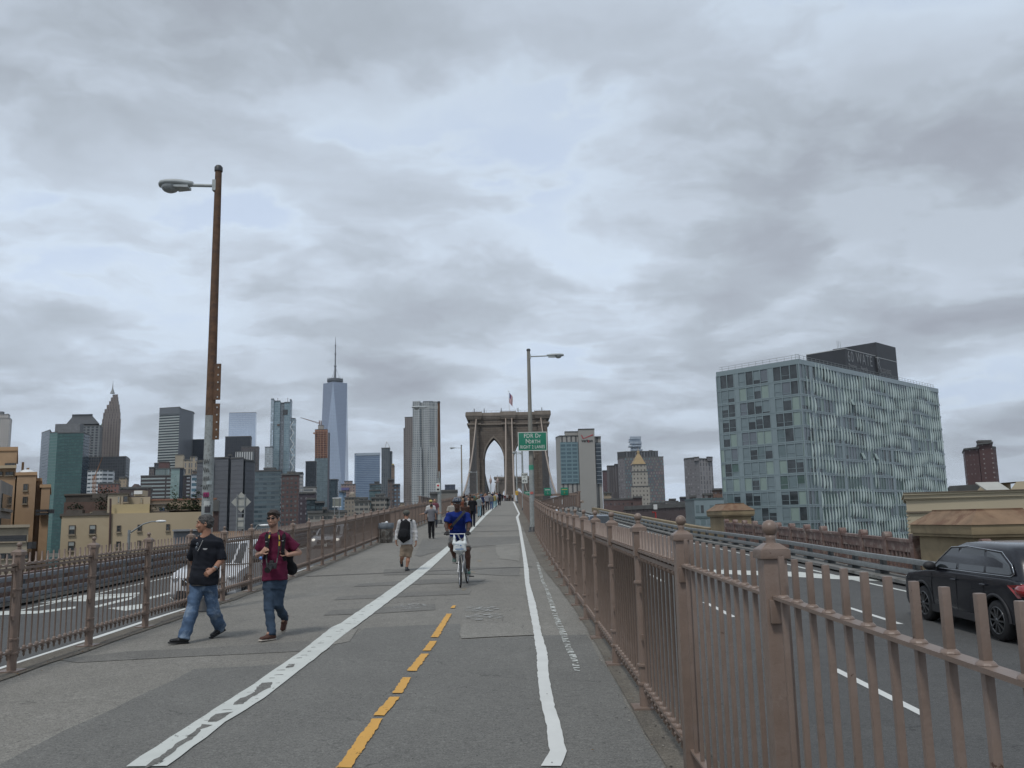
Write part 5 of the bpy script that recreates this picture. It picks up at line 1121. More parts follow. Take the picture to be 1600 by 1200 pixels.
CR2 = mat('cream_render', (.46, .40, .285), .9, .04, .3, bump=.1, bscale=4); DKB = mat('trim_brown', (.16, .13, .095), .8)  # dark brown trim for cornice lines, window frames and coping
a = at(1416.5, 790, 66); c = at(1680, 780, 62)
def zat(px, py, D): return at(px, py, D).z
zt = a.z; AB = a.x*90/66; fp = [(a.x, 66), (c.x, 62), (c.x+12, 90), (AB, 90)]
b = MB(); b.prism(fp, GROUND_Z, zt-.5); b.build('wall', CR2, r)
b = MB()
for k, (e, z0_, z1_) in enumerate(((.10, -.499, -.40), (.22, -.399, -.13), (.34, -.129, 0))): b.prism([(a.x-e, 66-e), (c.x+e, 62-e), (c.x+12, 90+e), (AB-e, 90+e)], zt+z0_+.9, zt+z1_+.9)
b.prism([(a.x-.02, 66-.02), (c.x, 62-.02), (c.x+12, 90), (AB-.02, 90)], zt-.499, zt+.4); b.build('cornice', CR2, r)
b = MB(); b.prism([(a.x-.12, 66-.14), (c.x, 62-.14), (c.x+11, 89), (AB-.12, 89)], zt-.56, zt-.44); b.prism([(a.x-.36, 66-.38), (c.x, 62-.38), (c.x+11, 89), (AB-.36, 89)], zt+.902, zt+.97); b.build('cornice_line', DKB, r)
def fy(x): return 66+(x-a.x)/(c.x-a.x)*(62-66)
for (x0, x1, y0, y1, g_) in ((1434, 1471, 811, 826, 4), (1484, 1505, 808.5, 826, 2), (1519, 1557, 807.5, 830, 4), (1591, 1640, 805.5, 826, 3)):
    D = fy((at(x0, y0, 65).x+at(x1, y0, 65).x)/2); window(r, x0, y0, x1, y1, D-.08, blind=.35, grid=(g_, 1), frame=DKB)
for k in range(9): 
    b = MB(); q = at(1419, 799+k*6, 66); b.box((a.x+.18, 65.98, q.z), (.5, .12, .16)); b.build('quoin', CR2, r)
blk(r, 'penthouse', 1446, 1463, 774.5, 790, 70, 6, CR2, DKB, .08); blk(r, 'penthouse', 1463.5, 1488, 773.5, 790, 70.5, 6, CR2, None)
window(r, 1468, 778.5, 1479, 784.5, 70.45, grid=(1, 1)); 
D = 67; b = MB(); p_ = [at(1546.5, 769.5, D), at(1577, 768, D), at(1590, 752.5, D), at(1559, 755, D)]
zz = zt+.9; x0, x1, x2 = at(1546.5, 780, D).x, at(1578, 780, D).x, at(1640, 780, D).x
b.add([(x0, D, zz), (x1, D, zz), (x1, D, p_[1].z), (x0, D, p_[0].z), (x0, D+5, zz), (x1, D+5, zz), (x1, D+5, p_[1].z), (x0, D+5, p_[0].z)], [(0, 1, 2, 3), (7, 6, 5, 4), (0, 4, 5, 1), (1, 5, 6, 2), (3, 7, 4, 0)]); b.build('gabled_hut', CR2, r)
b = MB(); rz_ = p_[2].z; b.add([(x0-.15, D-.2, p_[0].z), (x1+.02, D-.2, p_[1].z), (x1+.7, D+2.6, rz_), (x0+.4, D+2.6, rz_), (x0-.15, D-.2, p_[0].z+.1), (x1+.02, D-.2, p_[1].z+.1), (x1+.7, D+2.6, rz_+.1), (x0+.4, D+2.6, rz_+.1)], [(0, 3, 2, 1), (4, 5, 6, 7), (0, 1, 5, 4), (1, 2, 6, 5), (2, 3, 7, 6), (3, 0, 4, 7)]); b.build('hut_roof', mat('light_roof', (.42, .42, .38), .7, .06, 1), r)
b = MB(); b.add([(x1+.005, D, zz), (x2, D+.2, zz), (x2, D+.2, rz_+.1), (x1+.7, D+.1, rz_), (x1+.005, D, p_[1].z), (x1+.005, D+5, zz), (x2, D+5, zz), (x2, D+5, rz_), (x1+.7, D+5, rz_), (x1+.005, D+5, p_[1].z)], [(0, 1, 2, 3, 4), (9, 8, 7, 6, 5), (0, 4, 9, 5), (3, 2, 7, 8)]); b.build('penthouse', CR2, r)
window(r, 1553.5, 773.5, 1568, 779, D-.05, grid=(1, 1))

# ------------------------------------------------------------------ glass apartment building on the right
def pxof(p):
    c = _M @ (np.array([p[0], p[1], p[2]-CAMZ])); return 800+FPX*c[0]/c[2], 600-FPX*c[1]/c[2]
r = thing('glass_apartment_building', 'large pale green glass building with pleated fins and a black sign box on its roof', 'building', (56.2, 166, GROUND_Z), group=GR_)
C0 = Vector((56.25, 166, 0)); UL = Vector((-.678, .735, 0)).normalized(); UR = Vector((.735, .678, 0)).normalized()
LL, LR = 18.9, 66.8; ZT = at(1248, 560.5, 166).z
def gp(u, s, out, z): # point on a face: u face direction, s along, out = outwards
    n_ = Vector((-UL.y, UL.x, 0)) if u is UL else Vector((UR.y, -UR.x, 0))
    if n_.y > 0: n_ = -n_
    p = C0+u*s+n_*out; return Vector((p.x, p.y, z))
def fbox(b, u, s0, s1, o0, o1, z0, z1, mi=0):
    P = [gp(u, s0, o0, z0), gp(u, s1, o0, z0), gp(u, s1, o1, z0), gp(u, s0, o1, z0), gp(u, s0, o0, z1), gp(u, s1, o0, z1), gp(u, s1, o1, z1), gp(u, s0, o1, z1)]
    fs = [(0, 3, 2, 1), (4, 5, 6, 7), (0, 1, 5, 4), (1, 2, 6, 5), (2, 3, 7, 6), (3, 0, 4, 7)]
    b.add(P, fs, mi)
TEAL = mat('pale_teal_panel', (.22, .278, .295), .16, .06, .3, spec=.5)
TEALD = mat('teal_joint', (.09, .135, .14), .5)
PD = mat('pane_dark', (.045, .055, .060), .06, .5, .5, spec=.7); PM = mat('pane_grey', (.13, .18, .19), .08, .2, .4, spec=.6)
PB = mat('pane_blind', (.18, .232, .248), .25, .08, .4); PG = mat('pane_green_blind', (.25, .325, .295), .25, .06, .5); PV = mat('pane_violet', (.15, .175, .20), .12, .1, .5)
PGD = mat('pane_green_dark', (.075, .125, .11), .12, .3, .4)
WARM = mat('room_warm', (.22, .16, .09), .7, .5, 2)
b = MB(); inner = .30
core_ = [gp(UL, LL, -inner, 0), gp(UL, 0, -inner, 0), gp(UR, LR, -inner, 0)]
c3_ = core_[0]+UR*(LR-.0)
b.prism([(C0+UL*LL+UR*.3).xy[:], (C0+UL*.3+UR*.3).xy[:], (C0+UR*LR+UL*.3).xy[:], (C0+UR*LR+UL*LL).xy[:]], GROUND_Z, ZT-.15); b.build('core', TEALD, r)
floors = [ZT-3.95-3.03*k for k in range(12)]     # floor lines going down
# frame: spandrels and parapet
b = MB()
for u, Ln in ((UL, LL), (UR, LR)):
    fbox(b, u, 0 if u is UL else 0.0, Ln, -.25, .02, ZT-1.0, ZT)
    for z in floors: fbox(b, u, .03, Ln, -.25, .03, z-.28, z+.24)
b.build('spandrel', TEAL, r)
b = MB()
for u, Ln in ((UL, LL), (UR, LR)):
    for z in floors: fbox(b, u, .03, Ln, .031, .045, z-.03, z+.03)
    fbox(b, u, 0, Ln, .021, .04, ZT-1.03, ZT-.97)
b.build('joint_line', TEALD, r)
fr = [1-(x-45)/1045 for x in (45, 95, 185, 275, 335, 430, 525, 615, 710, 775, 870, 975, 1065, 1090)]
kinds = 'gWWSWWWWSWWWg'
zs_ = [ZT-1.0]+floors
bm_ = MB(); bs_ = MB()
for i, k in enumerate(kinds):
    s1, s0 = fr[i]*LL, fr[i+1]*LL
    fbox(bm_, UL, s1-.07, s1+.07, -.2, .07, floors[-1], ZT-.9)
    for j in range(len(zs_)-1):
        z1 = zs_[j]-.24 if j else zs_[0]; z0 = zs_[j+1]+.24
        if k == 'S' or k == 'g' and random.random() < .25: bs_ = MB(); fbox(bs_, UL, s0+.03, s1-.03, -.2, .012 if k == 'S' else -.02, z0-.05, z1+.05); bs_.build('solid_panel', TEAL, r); continue
        q = MB(); a0, a1 = s0+.08, s1-.08; rn = random.random()
        if k == 'g': m_ = PB if rn < .6 else PG; ms = [m_]; fbox(q, UL, a0, a1, -.14, -.06, z0, z1)
        elif (j < 4 or j > 7) and rn < .52 or rn < .2:
            q2 = random.choice([0, 0, .25, .4]); zc_ = z1-(z1-z0)*q2
            ms = [PD, PB, TEAL]; fbox(q, UL, a0, a1, -.14, -.08, z0, zc_, 0)
            if q2: fbox(q, UL, a0, a1, -.14, -.07, zc_+.004, z1, 1)
            if random.random() < .5: fbox(q, UL, a0, a1, -.079, -.02, z0+(z1-z0)*.3, z0+(z1-z0)*.3+.07, 2)
        elif rn < (.60 if j in (1, 3, 4, 8, 9) else .54): ms = [PG]; fbox(q, UL, a0, a1, -.14, -.07, z0, z1)
        else:
            ms = [random.choice([PB, PM, PB, PGD if j > 5 else PV]), TEAL, random.choice([PB, PD])]; zc_ = z0+(z1-z0)*random.choice([.3, .32, .12])
            fbox(q, UL, a0, a1, -.14, -.08, zc_+.05, z1, 0); fbox(q, UL, a0, a1, -.14, -.08, z0, zc_-.05, 2 if random.random() < .4 else 0)
            fbox(q, UL, a0, a1, -.10, -.02, zc_-.05, zc_+.05, 1)
        q.build('window', ms, r)
bm_.build('mullion', TEAL, r)
# long right face
nb = 54; bw = LR/nb; pn = [MB() for _ in range(1)][0]; mm = MB(); blank = [(1290, 633, 15, 10), (1318, 668, 22, 11), (1352, 708, 50, 18), (1445, 692, 22, 15), (1264, 588, 9, 16), (1333, 755, 34, 9), (1392, 757, 16, 14), (1415, 800, 26, 18), (1276, 787, 9, 12), (1428, 660, 12, 6)]
fins = []
for i in range(nb):
    s0, s1 = i*bw, (i+1)*bw; solid = (i % 9 == 3)
    fbox(mm, UR, s0-.045, s0+.045, -.2, .055, floors[-1], ZT-.9)
    for j in range(len(zs_)-1):
        z1 = zs_[j]-.24 if j else zs_[0]; z0 = zs_[j+1]+.24; zm = (z0+z1)/2; px, py = pxof(gp(UR, s0, 0, zm))
        low = py > 745+.06*(px-1250)
        if solid: fbox(pn, UR, s0+.05, s1-.05, -.2, .01, z0-.03, z1+.03, 3); continue
        rn = random.random()
        mi = (random.choice([5, 5, 0, 1, 5, 4]) if low else random.choice([1, 2, 4, 4, 1, 3, 6, 2, 0]))
        if rn < .3 and not low:
            zc_ = z0+(z1-z0)*.3; fbox(pn, UR, s0+.06, s1-.06, -.14, -.08, zc_, z1, mi); fbox(pn, UR, s0+.06, s1-.06, -.14, -.08, z0, zc_-.01, 0)
        else: fbox(pn, UR, s0+.06, s1-.06, -.14, -.08, z0, z1, mi)
    for j in range(len(floors)):
        z = floors[j]+3.03*.5; px, py = pxof(gp(UR, s0, 0, z))
        if i < 2 or any(((px-a)/c)**2+((py-b_)/d)**2 < 1 for a, b_, c, d in blank): continue
        if j > 8 and s0 < 4: continue
        ph = min(1, max(0, .5+.28*math.sin(i*.8+j*2.3)+random.uniform(-.22, .22))); fins.append((i, s0, z+.85*math.sin(i*.31+j*1.1), ph))
pn.build('pane_field', [PD, PM, PB, TEAL, PV, PGD, PG], r)['kind'] = 'stuff'
mm.build('mullion', TEAL, r)
FINM = mat('fritted_glass_fin', (.50, .60, .59), .2, .05, 1, spec=.6)
def fin_mesh(b, s, z, ph):
    H = 2.7+.7*ph; A = .14+.12*ph; n = 7; pr = []
    for k in range(n+1):
        t_ = k/n; e = math.sin(math.pi*t_**1.25)**.9 if 0 < t_ < 1 else 0.02
        pr.append((z+H*(.5-t_), A*e+.06))
    vs = []; lean = .22*(ph-.3)
    for q, (zz, o) in enumerate(pr):
        sh_ = lean*math.sin(math.pi*q/n)
        for ds in (-.03, .03): vs += [gp(UR, s+ds+sh_*0, .056, zz), gp(UR, s+ds+sh_+.0, .056+o, zz)]
    fs = []
    for q in range(n):
        a = q*4; c = a+4
        fs += [(a, a+1, c+1, c), (a+2, c+2, c+3, a+3), (a+1, a+3, c+3, c+1), (a, c, c+2, a+2)]
    fs += [(0, 2, 3, 1), (n*4, n*4+1, n*4+3, n*4+2)]
    b.add(vs, fs)
fins.sort(key=lambda f: f[1]); rest = MB()
for k, (i, s, z, ph) in enumerate(fins):
    if k < 98: q = MB(); fin_mesh(q, s, z, ph); q.build('glass_fin', FINM, r)
    else: fin_mesh(rest, s, z, ph)
rest.build('fin_field', FINM, r)['kind'] = 'stuff'
# two open vents, rooftop rail, roof boxes with the sign
b = MB()
for (px, py) in ((1338, 713), (1359, 714), (1325, 629)):
    D_ = 166+(px-1250)*.19; q = at(px, py, D_); s_ = (Vector((q.x, q.y, 0))-C0).dot(UR); b.box(gp(UR, s_, .35, q.z), (1.1, .06, 1.3), math.atan2(UR.y, UR.x), M=Matrix.Rotation(math.atan2(UR.y, UR.x), 3, 'Z') @ Matrix.Rotation(R(-20), 3, 'X'))
b.build('open_vent', PG, r)
b = MB()
for u, Ln in ((UL, LL), (UR, LR)):
    s = .3
    while s < Ln: b.beam(gp(u, s, -.8, ZT-.15), gp(u, s, -.8, ZT+1.0), .05, .05); s += 1.6
    for z in (ZT+.55, ZT+1.0): b.beam(gp(u, .3, -.8, z), gp(u, Ln-.3, -.8, z), .05, .05)
b.build('roof_rail', STEEL, r)
SBX = mat('black_sign_panel', (.040, .043, .050), .55, .12, .4, bump=.05)
def ub(b, s0, s1, t0, t1, z0, z1): # box on the roof, s along UR, t inwards along UL
    P = [C0+UR*s+UL*t for s, t in ((s0, t0), (s1, t0), (s1, t1), (s0, t1))]; b.prism([(p.x, p.y) for p in P], z0, z1)
# solve where the rooftop boxes stand from their bearings at 9 m behind the long face
def s_at(px, py, t):
    d = ray(px, py); P = C0+UL*t; a = np.array([[d[0], -UR.x], [d[1], -UR.y]]); k, s = np.linalg.solve(a, np.array([P.x, P.y])); return s, CAMZ+d[2]*k
sA, zA = s_at(1320, 545, 4.0); sB, zB = s_at(1367.5, 553, 4.0); sC, zC = s_at(1399, 541, 3.6); sD, zD = s_at(1368.2, 534.5, 3.6)
b = MB(); ub(b, sA, sB-.01, 4.0, 13.2, ZT-.14, zA); b.build('roof_box', SBX, r)
b = MB(); ub(b, sB, sC, 3.6, 14.2, ZT-.14, zD); b.build('roof_box', SBX, r)
b = MB(); ub(b, sA-.05, sB, 3.93, 13.25, zA+.004, zA+.16); zl = zA-1.0
b.build('trim', mat('trim_grey', (.42, .43, .43), .5), r)
b = MB(); ub(b, sB-.04, sC+.04, 3.54, 14.26, zA-.35, zA-.2); b.build('trim', mat('trim_grey', 0), r)
b = MB()
for k in (0, .7, 1.6): p = C0+UR*(sB-2+k)+UL*12; b.beam((p.x, p.y, zD-1), (p.x, p.y, zD+1.5), .06, .06)
b.build('aerial', STEEL, r)
LET = mat('sign_lettering', (.24, .25, .26), .6, .05)
def sgn(s, px, py, t_, size, sp=1.05, sx=.8, bold=0):
    s_, z = s_at(px, py, t_-.06); p = C0+UR*s_+UL*(t_-.06)
    return text('sign_text', s, size, face_mat((p.x, p.y, z), UR), LET, r, .02, bold, sp, 'LEFT', sx)
sgn('60 WATE', 1324.2, 556.8, 4.0, 3.55, 1.18, .73); sgn('R', 1370.5, 567.5, 3.6, 3.5, 1, .8)
sgn('Premier', 1326, 570.5, 4.0, 1.25, 1.1, .85); sgn('Rentals', 1345, 575.3, 4.0, 1.25, 1.1, .85); sgn('718.222.0202', 1372, 578.0, 3.6, 1.5, 1.05, .80)
r2 = thing('glass_annex', 'low glass annex at the left foot of the large glass building', 'building', (44, 175, GROUND_Z), group=GR_)
a = at(1084.5, 781, 172); c = at(1131, 781, 172); b = MB(); b.prism([(a.x, 172), (c.x, 172), (c.x, 181), (a.x, 181)], GROUND_Z, a.z); b.build('wall', TEAL, r2)
b = MB(); b.prism([(a.x-.1, 171.9), (c.x, 171.9), (c.x, 181), (a.x-.1, 181)], a.z+.004, a.z+.3); b.build('parapet', TEALD, r2)
for (x0, x1, y0, y1, m_) in ((1095, 1100, 789.5, 801, PD), (1087, 1093, 789.5, 801, PM), (1109, 1116, 789, 801, PM), (1121, 1128, 786, 801, PB), (1087, 1093, 808, 820, PB), (1095, 1103, 808, 820, PM), (1105, 1112, 808, 820, PB)):
    p = at(x0, y0, 171.9); q = at(x1, y1, 171.9); b = MB(); b.box2((p.x, 171.93, q.z), (q.x, 172.1, p.z)); o = b.build('window', m_, r2)
b = MB(); b.box2((a.x, 171.85, a.z-3.6), (c.x, 172.01, a.z-3.2)); b.build('joint_line', TEALD, r2)

# ------------------------------------------------------------------ street lamps, signs, bin
def lamp(label, X, Y, H, side, arm, rb, rt, m_low, m_up, zsplit, parts=None, headlen=.62):
    z = G(Y); r = thing('street_lamp', label, 'street lamp', (X, Y, z), group='street lamps along the bridge approach')
    b = MB(); b.lathe((X, Y, z), [(rb*1.9, 0), (rb*1.9, .03), (rb*1.35, .05), (rb*1.3, .22), (rb, .26)], 12); b.build('base', DARK, r)
    rs = rb+(rt-rb)*zsplit/H
    b = MB(); b.tube([(X, Y, z+.2), (X, Y, z+zsplit)], [rb, rs], 12); b.build('pole', m_low, r)
    if zsplit < H: b = MB(); b.tube([(X, Y, z+zsplit+.001), (X, Y, z+H)], [rs*.99, rt], 12); b.build('pole', m_up, r)
    b = MB(); b.lathe((X, Y, z+H), [(rt*1.25, -.03), (rt*1.25, .05), (rt*.8, .09)], 12); b.build('cap', DARK, r)
    za = z+H-.33; b = MB(); b.box((X+side*rt, Y, za), (.07, .12, .22)); b.tube([(X+side*rt, Y, za), (X+side*arm, Y, za+.02)], .035, 8); b.build('arm', LAMPG, r)
    # cobra head
    hx = X+side*arm; b = MB(); n = 8; prof = [(0, .06, .05), (.12, .09, .07), (.30, .15, .085), (.52, .19, .095), (.75, .19, .095), (.92, .15, .08), (1.0, .08, .05)]
    vs = []
    for t_, w, h in prof:
        for k in range(12):
            a = 2*math.pi*k/12; vs.append((hx+side*headlen*t_*1.0, Y+w*math.cos(a), za+.045+(h*math.sin(a) if math.sin(a) > 0 else .055*math.sin(a))))
    fs = []
    for i in range(len(prof)-1):
        for k in range(12):
            k2 = (k+1) % 12; f = (i*12+k, i*12+k2, (i+1)*12+k2, (i+1)*12+k); fs.append(f if side > 0 else f[::-1])
    fs += [tuple(range(12))[::-1 if side > 0 else 1], tuple(range(len(vs)-12, len(vs)))[::1 if side > 0 else -1]]
    b.add(vs, fs, 0, True); hd = b.build('lamp_head', LAMPG, r)
    b = MB(); b.prism([(hx+side*.10*headlen, Y-.10), (hx+side*.5*headlen, Y-.15), (hx+side*.5*headlen, Y+.15), (hx+side*.10*headlen, Y+.10)], za-.055, za-.005); b.build('gear_tray', LAMPG, hd)
    b = MB(); b.ball((hx+side*.68*headlen, Y, za-.005), .17, 14, 8, 0, (1.05, .95, .72)); b.build('lens', LENSG, hd)
    return r, z
LA = at(330, 700, 16.5); XL = -5.71
r, z = lamp('tall brown rusted lamp post with a bolted flange behind the older man', XL, 16.5, 8.56, -1, .50, .115, .065, POLEP, RUST, 3.62, headlen=.66)
b = MB()
for (ya, yb_) in ((569, 625), (631, 687)):
    z0 = at(345, yb_, 16.5).z; z1 = at(345, ya, 16.5).z; b.box2((XL+.05, 16.44, z0), (XL+.19, 16.47, z1))
b.build('flange', RUST, r)
b = MB()
for (ya, yb_) in ((569, 625), (631, 687)):
    for k in range(5):
        zz = at(345, yb_-4-k*11.5, 16.5).z; b.lathe((XL+.145, 16.44, zz), [(.014, -.014), (.014, .014)], 8)
b.build('bolt', mat('bolt_pale', (.5, .5, .48), .5), r)
STK = [((502, 773), .07, .04, (.30, .03, .12)), ((504, 787), .05, .05, (.5, .52, .5)), ((498, 795), .06, .07, (.03, .03, .035))]
for i, (py, w, h, c_) in enumerate(((773, .075, .045, (.28, .03, .12)), (787, .05, .05, (.5, .52, .5)), (795, .05, .07, (.04, .04, .045)), (754, .03, .035, (.4, .45, .45)))):
    zz = at(327, py, 16.4).z; b = MB(); vs = []
    for k in range(5):
        a = R(-90+(-25+i*10)+k*14); vs += [(XL+.1105*math.cos(a), 16.5+.1105*math.sin(a), zz-h), (XL+.1105*math.cos(a), 16.5+.1105*math.sin(a), zz+h)]
    b.add(vs, [(2*k, 2*k+2, 2*k+3, 2*k+1) for k in range(4)]); b.build('sticker', mat('sticker_%s' % 'pink white black grey'.split()[i], c_, .6), r)
b = MB()
for s in range(5):
    pts = []; zz = 2.1+s*.16
    for k in range(12):
        a = R(-125+5.5*k); pts.append((XL+.112*math.cos(a), 16.5+.112*math.sin(a), z+zz+.05*math.sin(k*1.7+s*2)))
    b.tube(pts, .004, 4)
b.build('scribble', BLACK, r)
r, z = lamp('grey lamp post carrying the green road sign on the right', 1.06, 45, 9.42, 1, .95, .14, .085, POLEP, mat('pole_weathered', (.24, .23, .20), .7, .15, 4), 3.4, headlen=.9)
c_ = at(833, 730, 44.8); b = MB(); b.lathe((1.06, 45, c_.z), [(.130, -.12), (.130, .12)], 12); b.build('sticker', mat('sticker_green', (.05, .28, .18), .6), r)
c_ = at(833, 770, 44.8); b = MB(); b.box((1.05, 44.855, c_.z), (.16, .01, .12), 0); b.build('sticker', mat('sticker_red', (.45, .12, .10), .6), r)
SG = mat('sign_green', (.012, .19, .115), .45, .05); SWH = mat('sign_white', (.62, .64, .60), .5, .04); SBK = mat('sign_black', (.03, .03, .03), .6)
def plate(name, label, c, w, h, m, border=None, rz=0, cat='sign', group=None, t_=.03, bw_=.03):
    r = thing(name, label, cat, tuple(c), group=group); b = MB(); b.box(c, (w, t_, h)); b.build('plate', m, r, bevel=.004)
    if border:
        b = MB(); y = c[1]-t_/2-.003
        for (dx, dz, ww, hh) in ((0, h/2-bw_/2, w, bw_), (0, -h/2+bw_/2, w, bw_), (-w/2+bw_/2, 0, bw_, h-2*bw_), (w/2-bw_/2, 0, bw_, h-2*bw_)): b.box((c[0]+dx, y, c[2]+dz), (ww, .004, hh))
        b.build('border', border, r)
    return r
Ys = 44.78; a = at(809, 675.5, Ys); c2 = at(855, 704, Ys); cc = ((a.x+c2.x)/2, Ys, (a.z+c2.z)/2)
r = plate('road_sign', 'green road sign reading FDR Dr North right 2 lanes on the lamp post', cc, c2.x-a.x, a.z-c2.z, SG, SWH, bw_=.035)
Sw = c2.x-a.x
for s, dz, size, sx in (('FDR Dr', .285, .30, .86), ('Nᴏʀᴛʜ', .0, .30, 1.0), ('RIGHT 2 LANES', -.29, .24, .72)):
    if s.startswith('N'):
        text('lettering', 'N', .34, face_mat((cc[0]-.25, Ys-.017, cc[2]+.0)), SWH, r, .002, .002, 1, 'CENTER', .85); text('lettering', 'ORTH', .26, face_mat((cc[0]+.09, Ys-.017, cc[2]-.025)), SWH, r, .002, .002, 1.08, 'CENTER', .85)
    else: text('lettering', s, size, face_mat((cc[0], Ys-.017, cc[2]+dz)), SWH, r, .002, .002, 1.08, 'CENTER', sx)
lamp('second grey lamp post on the right carrying the keep sign', 1.18, 88, 6.1, -1, .55, .12, .08, POLEP, POLEP, 6.1, headlen=.4)
lamp('farthest lamp post on the right with a yellow box on it', .86, 130, 7.6, 1, .5, .11, .07, POLEP, POLEP, 7.6, headlen=.5)
a = at(814.5, 739, 87.8); c2 = at(824.8, 755.5, 87.8); cc = ((a.x+c2.x)/2, 87.8, (a.z+c2.z)/2)
r = plate('road_sign', 'white keep sign with black border on the second right lamp post', cc, c2.x-a.x, a.z-c2.z, SWH, SBK, bw_=.03)
text('lettering', 'KEEP', .24, face_mat((cc[0], 87.78, cc[2]+.33)), SBK, r, .002, .008, 1.05); text('lettering', 'LEFT', .14, face_mat((cc[0], 87.78, cc[2]+.10)), SBK, r, .002, .003, 1.05)
b = MB(); b.torus((cc[0]-.14, 87.78, cc[2]-.28), .07, .016, 'y', 14, 4); b.torus((cc[0]+.10, 87.78, cc[2]-.28), .07, .016, 'y', 14, 4); b.tube([(cc[0]-.14, 87.78, cc[2]-.28), (cc[0]-.04, 87.78, cc[2]-.12), (cc[0]+.10, 87.78, cc[2]-.28)], .016, 4); b.build('symbol', SBK, r)
c_ = at(807.5, 770.5, 129.7); b = MB(); b.box(c_, (.42, .35, .62)); r = thing('call_box', 'yellow box fixed to the farthest right lamp post', 'call box', tuple(c_)); b.build('case', mat('yellow_paint', (.60, .36, .05), .5), r, bevel=.02)
b = MB(); b.box((c_.x, c_.y-.18, c_.z+.05), (.26, .02, .3)); b.build('door', mat('yellow_dull', (.42, .26, .05), .6), r)
lamp('lamp post on the left with a red heart notice and a small box', -4.75, 58, 8.05, -1, .82, .13, .085, POLEP, RUST, 3.0, headlen=.98)
c_ = at(684.5, 761.5, 57.8); r = plate('notice_board', 'small white notice with a red heart on the left lamp post', c_, .27, .55, SWH)
b = MB(); b.ball((c_.x-.03, c_.y-.02, c_.z+.13), .05, 8, 6, 0, (1, .2, 1)); b.ball((c_.x+.03, c_.y-.02, c_.z+.13), .05, 8, 6, 0, (1, .2, 1)); b.prism([(c_.x-.075, c_.y-.025), (c_.x+.075, c_.y-.025), (c_.x+.075, c_.y-.018), (c_.x-.075, c_.y-.018)], c_.z+.11, c_.z+.03, poly1=[(c_.x-.005, c_.y-.025), (c_.x+.005, c_.y-.025), (c_.x+.005, c_.y-.018), (c_.x-.005, c_.y-.018)]); b.build('heart', mat('heart_red', (.5, .03, .04), .6), r)
b = MB(); b.box((c_.x, c_.y-.018, c_.z-.14), (.16, .006, .12)); b.build('lettering', SBK, r)
c_ = at(686.3, 742, 57.8); b = MB(); b.box((c_.x, c_.y, c_.z), (.10, .25, .45)); tagp(b.build('junction_box', POLEP), 'narrow grey box above the red heart notice on the lamp post', 'junction box')
lamp('distant lamp post behind the crowd left of the bridge tower', -6.75, 120, 8.2, -1, .85, .12, .08, POLEP, mat('pole_tan', (.28, .25, .20), .7), 3.0, headlen=.75)
lamp('thin farthest left lamp post in front of the stone tower', -6.9, 178, 6.6, -1, .95, .10, .07, POLEP, POLEP, 6.6, headlen=.8)
# victorian lanterns at the span
for lab, px, yt, D in (('tall lantern lamp inside the left arch', 766.5, 740.5, 185), ('shorter lantern lamp right of the other inside the arch', 777.5, 742.5, 235)):
    t_ = at(px, yt, D); z = 5.7; r = thing('lantern_post', lab, 'street lamp', (t_.x, D, z), group='lanterns at the bridge span')
    b = MB(); b.tube([(t_.x, D, z), (t_.x, D, t_.z-2.2)], [.12, .07], 8); b.build('pole', POLEP, r)
    b = MB(); b.lathe((t_.x, D, t_.z-2.2), [(.05, 0), (.26, .5), (.28, 1.0), (.25, 1.05), (.08, 1.4), (.03, 2.0)], 8); b.build('lantern', mat('lantern_pink', (.36, .27, .24), .6), r)
# sign backs and small lamps on the left
SB = mat('sign_back', (.40, .40, .36), .5, .1, 4, metal=.2)
D = 48; c_ = at(376.8, 784.5, D); r = thing('road_sign', 'back of a diamond road sign on two steel posts beyond the left railing', 'sign', tuple(c_), group='backs of road signs')
h = .54; b = MB(); b.prism([(c_.x-h, D), (c_.x, D), (c_.x+h, D)][:3]+[(c_.x, D+.001)], 0, .001) if 0 else None
b.add([(c_.x, D-.01, c_.z-h), (c_.x+h, D-.01, c_.z), (c_.x, D-.01, c_.z+h), (c_.x-h, D-.01, c_.z), (c_.x, D+.01, c_.z-h), (c_.x+h, D+.01, c_.z), (c_.x, D+.01, c_.z+h), (c_.x-h, D+.01, c_.z)], [(0, 1, 2, 3), (7, 6, 5, 4), (0, 4, 5, 1), (1, 5, 6, 2), (2, 6, 7, 3), (3, 7, 4, 0)]); b.build('plate', SB, r)
b = MB(); b.box((c_.x-.02, D, c_.z-1.15), (.36, .02, .62)); b.build('plate', SB, r)
for dx in (-.2, .22): b = MB(); b.beam((c_.x+dx, D-.05, G(D)-1.2), (c_.x+dx, D-.05, c_.z+.42), .07, .05); b.build('post', STEEL, r)
b = MB()
for dz in (.22, -.22, -.62, -1.0, -1.35): b.beam((c_.x-.3*(dz > -.5)-.2*(dz < -.5), D-.03, c_.z+dz), (c_.x+.3*(dz > -.5)+.2*(dz < -.5), D-.03, c_.z+dz), .03, .05)
b.build('crossbar', STEEL, r)
D = 75; c_ = at(526.5, 785, D); r = thing('road_sign', 'back of a small square road sign on two posts far along the left railing', 'sign', tuple(c_), group='backs of road signs')
b = MB(); b.box((c_.x, D, c_.z), (.72, .02, .72)); b.build('plate', mat('sign_back_dull', (.22, .23, .20), .6), r)
for dx in (-.2, .2): b = MB(); b.beam((c_.x+dx, D-.04, G(D)-1.2), (c_.x+dx, D-.04, c_.z+.35), .06, .05); b.build('post', STEEL, r)
b = MB(); b.box((c_.x, D-.02, c_.z+.37), (.76, .03, .07)); b.box((c_.x, D-.02, c_.z-.37), (.76, .03, .07)); b.build('crossbar', WHITEP, r)
